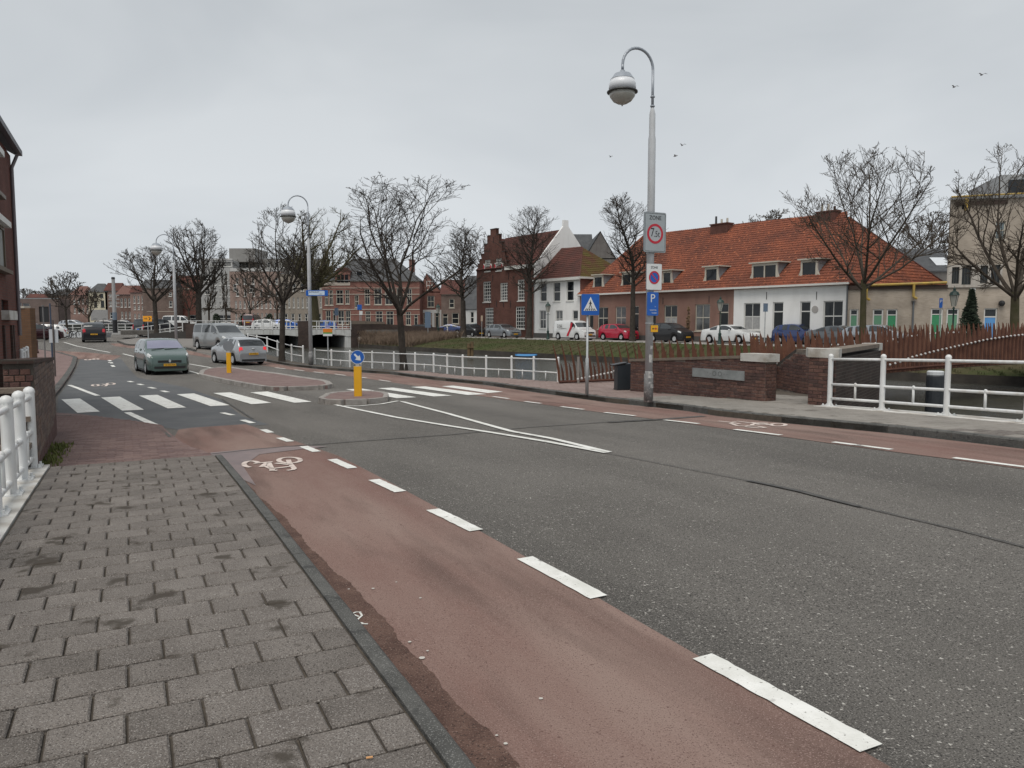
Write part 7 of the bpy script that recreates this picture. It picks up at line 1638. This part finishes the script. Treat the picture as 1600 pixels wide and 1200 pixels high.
q.prism([(0,.085),(.055,0),(0,-.085),(-.055,0)], 2.15, 2.165, 'x'); q.build('badge', rim_m, c, loc=(0,0,.62))
# wipers
q = MB(); q.tube((1.30,-.6,1.12),(1.18,-.05,1.17),.012); q.tube((1.30,-.05,1.12),(1.18,.55,1.17),.012); q.build('wiper', plast, c)
lamp_on = bpy.data.materials.new('brake_light_lit'); lamp_on.use_nodes = True; b = lamp_on.node_tree.nodes['Principled BSDF']; b.inputs['Base Color'].default_value = (.6,.02,.03,1); b.inputs['Emission Color'].default_value = (1,.05,.06,1); b.inputs['Emission Strength'].default_value = .3
c = car('hatch', 'silver hatchback seen from behind, passing the yellow bollard with lit brake lights', 'car', cpos(372,568), hd(372,-24), 3.95, 1.70, 1.50, paint('silver', (.36,.38,.40)), name='moving_car', plate_txt='67-XVR-8', wr=.30, brake=lamp_on)
q = MB(); q.ball((-1.95,0,.86),.05,.07,.045,n=10,m=6); q.build('badge', rim_m, c)
car('van', 'grey-silver van parked at the kerb behind the silver hatchback', 'van', cpos(344,546), hd(344,180-27), 5.0, 1.90, 1.92, paint('van_silver', (.26,.275,.28)), name='parked_van', wr=.33, wb=(.19,.82))
car('suv', 'black estate-like off-roader with grey roof driving away on the left', 'car', cpos(147.5,534), hd(147,0), 4.4, 1.83, 1.68, paint('black', (.014,.014,.018)), name='moving_car', plate_txt='8-KZB-53', wr=.35)
c = car('van', 'black taxi van with blue number plate turning towards the far bridge', 'van', Vector(((246-800)/1200*88,88,-1.45)), hd(246,48), 5.1, 1.92, 1.95, paint('black', (.014,.014,.018)), name='moving_van', plate_m=plate_b, wr=.34, wb=(.18,.80))
HQ = math.degrees(math.atan2(-.81,.587))
def qcar(kind, label, px, row, L, Wd, H, pm, dh=0, cat='car', name='parked_car', D=None, flip=False, grp='cars parked on the far quay', **kw):
    P = PZ(px, row, ZS) if D is None else Vector(((px-800)/1200*D, D, ZS)); return car(kind, label, cat, P, HQ + dh + (180 if flip else 0), L, Wd, H, pm, name=name, group=grp, **kw)
c = qcar('van', 'small white delivery van with red swoosh parked before the white house', 897, 528.5, 4.4, 1.81, 1.82, paint('white', (.66,.67,.67), 0), cat='van', name='delivery_van', wr=.31, D=71.5, panelvan=True)
q = MB(); q.prism([(.55,1.55),(.85,1.60),(.72,1.1),(.45,.72),(.25,.35),(.0,.33),(.05,.52),(.30,.85),(.5,1.2)], -.935, -.925); q.build('red_swoosh', sred, c)
me = text_mesh('DSK', .42); me.materials.clear(); me.materials.append(sblack); mobj('lettering', me, c, loc=(-1.0,-.938,1.25), rot=(math.pi/2,0,0))
q = MB(); q.prism([(-1.6,.95),(-.4,1.08),(.2,1.0),(-.4,1.04)], -.937, -.930); q.build('underline', sblack, c)
qcar('hatch', 'bright red hatchback parked behind the linden trunk', 966, 531.5, 3.84, 1.69, 1.50, paint('red', (.46,.012,.045), .1), wr=.30)
qcar('mpv', 'black compact car parked right of the tall lamp post', 1047, 534.5, 3.8, 1.69, 1.58, paint('black2', (.02,.02,.022)), wr=.30, plate_txt='79-ZK-BR')
qcar('sedan', 'white saloon car parked between brown cottage and white cottage', 1141, 536.5, 4.5, 1.75, 1.44, paint('white', (.66,.67,.67), 0), wr=.31)
qcar('hatch', 'dark blue small hatchback parked before the white cottage doors', 1248, 538, 3.65, 1.66, 1.50, paint('navy', (.02,.04,.14)), wr=.29)
qcar('wagon', 'silver car half hidden behind the footbridge fins by the green shutters', 1375, 540, 4.5, 1.76, 1.46, paint('silver2', (.38,.41,.44)), D=47.5, dh=10)
qcar('sedan', 'grey car mostly hidden by fins left of the wide bare tree', 1312, 540, 4.4, 1.75, 1.40, paint('grey', (.12,.13,.14)), D=51.0)
qcar('wagon', 'silver-grey estate car parked before the stepped gable house', 786, 526.5, 4.6, 1.78, 1.47, paint('estate', (.22,.24,.26)), wr=.31, D=82)
qcar('hatch', 'black small car parked left of the silver-grey estate', 739, 525.0, 3.45, 1.62, 1.47, paint('black2', (.02,.02,.022)), wr=.28, D=88)
qcar('hatch', 'car with light blue windscreen just behind the black small car', 751, 523, 3.7, 1.65, 1.55, paint('tealish', (.14,.2,.22)), D=94)
qcar('sedan', 'dark navy saloon parked sideways behind the swan', 702, 517, 4.4, 1.75, 1.44, paint('navy', (.02,.04,.14)), D=103, dh=45, flip=True)
qcar('hatch', 'dark car at the left end of the row near the white-fronted house', 664, 518, 4.0, 1.75, 1.4, paint('black2', (.02,.02,.022)), D=106, dh=30)
def fcar(kind, label, px, D, dz, dh, pm, L=4.2, H=1.5, grp='cars behind the far bridge', cat='car'): return car(kind, label, cat, Vector(((px-800)/1200*D, D, ZS+dz)), dh, L, 1.75, H, pm, group=grp, detail=0)
fcar('wagon', 'white car with pale windows behind the far bridge railing', 422, 98, .55, -10, paint('white', (.66,.67,.67), 0)); fcar('hatch', 'bright blue car behind the brick pillar of the far bridge, left half', 452, 99, .55, 0, paint('blue', (.01,.10,.42), .2)); fcar('hatch', 'bright blue car between the second lamp post and the small quay sign', 502, 99, .45, 190, paint('blue', (.01,.10,.42), .2))
fcar('sedan', 'low silver-white car left of the white car behind the bridge railing', 366, 97, .2, 0, paint('silver2', (.38,.41,.44)), H=1.35); fcar('van', 'maroon container-like van behind the far bridge railing', 396, 108, .9, 90, paint('maroon', (.10,.03,.028), 0), L=4.0, H=1.9, cat='van')
fcar('sedan', 'pale car behind the right end of the far bridge', 585, 104, .2, 10, paint('silver2', (.38,.41,.44)), H=1.3)
fcar('hatch', 'dark red-brown car parked on the far left corner', 57, 68, 0, 60, paint('maroon2', (.05,.015,.02)), H=1.5, grp='cars parked far left'); fcar('wagon', 'white car parked nose to the left behind the bare grey pole', 68, 74, 0, 200, paint('white', (.66,.67,.67), 0), H=1.45, grp='cars parked far left')
fcar('sedan', 'black car parked along the quay before the striped mast', 196, 112, .55, 10, paint('black2', (.02,.02,.022)), grp='cars parked far left'); fcar('hatch', 'dark car parked before the brown narrow house', 172, 116, .55, 5, paint('black2', (.02,.02,.022)), grp='cars parked far left'); fcar('van', 'white van parked in front of the brown brick block', 283, 118, .6, 0, paint('white', (.66,.67,.67), 0), L=5, H=2.1, grp='cars parked far left', cat='van')
fcar('wagon', 'silver car beside the slender bare tree on the left quay', 118, 118, .55, 0, paint('silver2', (.38,.41,.44)), grp='cars parked far left')
# white moored barge behind the bicycles
D = 84; s = empty('barge', ((124-800)/1200*D, D, -1.55), 0, 'flat white barge roof beside the parked bicycles on the left', 'boat'); q = MB(); q.prism([(-1.6,0),(3.0,0),(3.2,.55),(-1.9,.55)], -.9, .9); q.build('hull', flat('barge_white', (.58,.60,.62), .6), s); q = MB(); q.box(-1.5,-.7,.551,2.6,.7,.62); q.build('roof', flat('barge_white', (.58,.60,.62), .6), s)
# parked bicycles
bk = flat('bicycle_black', (.012,.012,.013), .5)
def bicycle(P, rz, label):
    r = empty('bicycle', P, rz, label, 'bicycle', 'bicycles parked on the left')
    for x in (-.52, .52):
        q = MB(); n = 20
        for i in range(n): a, b = 6.2832*i/n, 6.2832*(i+1)/n; q.tube((x+.34*math.cos(a),0,.34+.34*math.sin(a)), (x+.34*math.cos(b),0,.34+.34*math.sin(b)), .022, n=4, caps=False)
        for i in range(8): a = 6.2832*i/8; q.tube((x,0,.34),(x+.33*math.cos(a),0,.34+.33*math.sin(a)),.005,n=3)
        q.build('wheel', bk, r)
    q = MB(); 
    for a, b in (((-.52,0,.34),(-.05,0,.30)),((-.05,0,.30),(-.18,0,.80)),((-.18,0,.80),(-.52,0,.34)),((-.05,0,.30),(.36,0,.72)),((-.16,0,.70),(.34,0,.82)),((.52,0,.34),(.34,0,.95))): q.tube(a, b, .018, n=6)
    q.build('frame', bk, r); q = MB(); q.tube((.34,0,.95),(.32,0,1.05),.016,n=6); q.tube((.22,-.26,1.08),(.34,0,1.06),.014,n=6); q.tube((.22,.26,1.08),(.34,0,1.06),.014,n=6); q.build('handlebar', bk, r); q = MB(); q.ball((-.20,0,.93),.13,.07,.035,n=8,m=5); q.build('saddle', bk, r)
for i, (px, a, lb) in enumerate(((96,10,'leftmost of the parked bicycles by the slender tree'),(102,35,'second bicycle from the left by the slender tree'),(107,-20,'third bicycle from the left by the slender tree'),(112,20,'bicycle second from the right end of the row'),(117,50,'rightmost of the parked bicycles by the slender tree'))):
    bicycle(Vector(((px-800)/1200*79, 79 + (i%2)*.5, ZS-.02)), R(a), lb)
# cigarette end on the pavement
p = PG(572,1186,.125); q = MB(); q.tube((0,0,.004),(.022,.006,.004),.004,n=8); c = tag(q.build('cigarette_end', flat('cigarette', (.60,.32,.14), .8), None, loc=p), 'orange cigarette end lying on the grey pavement stones near the kerb', 'litter')
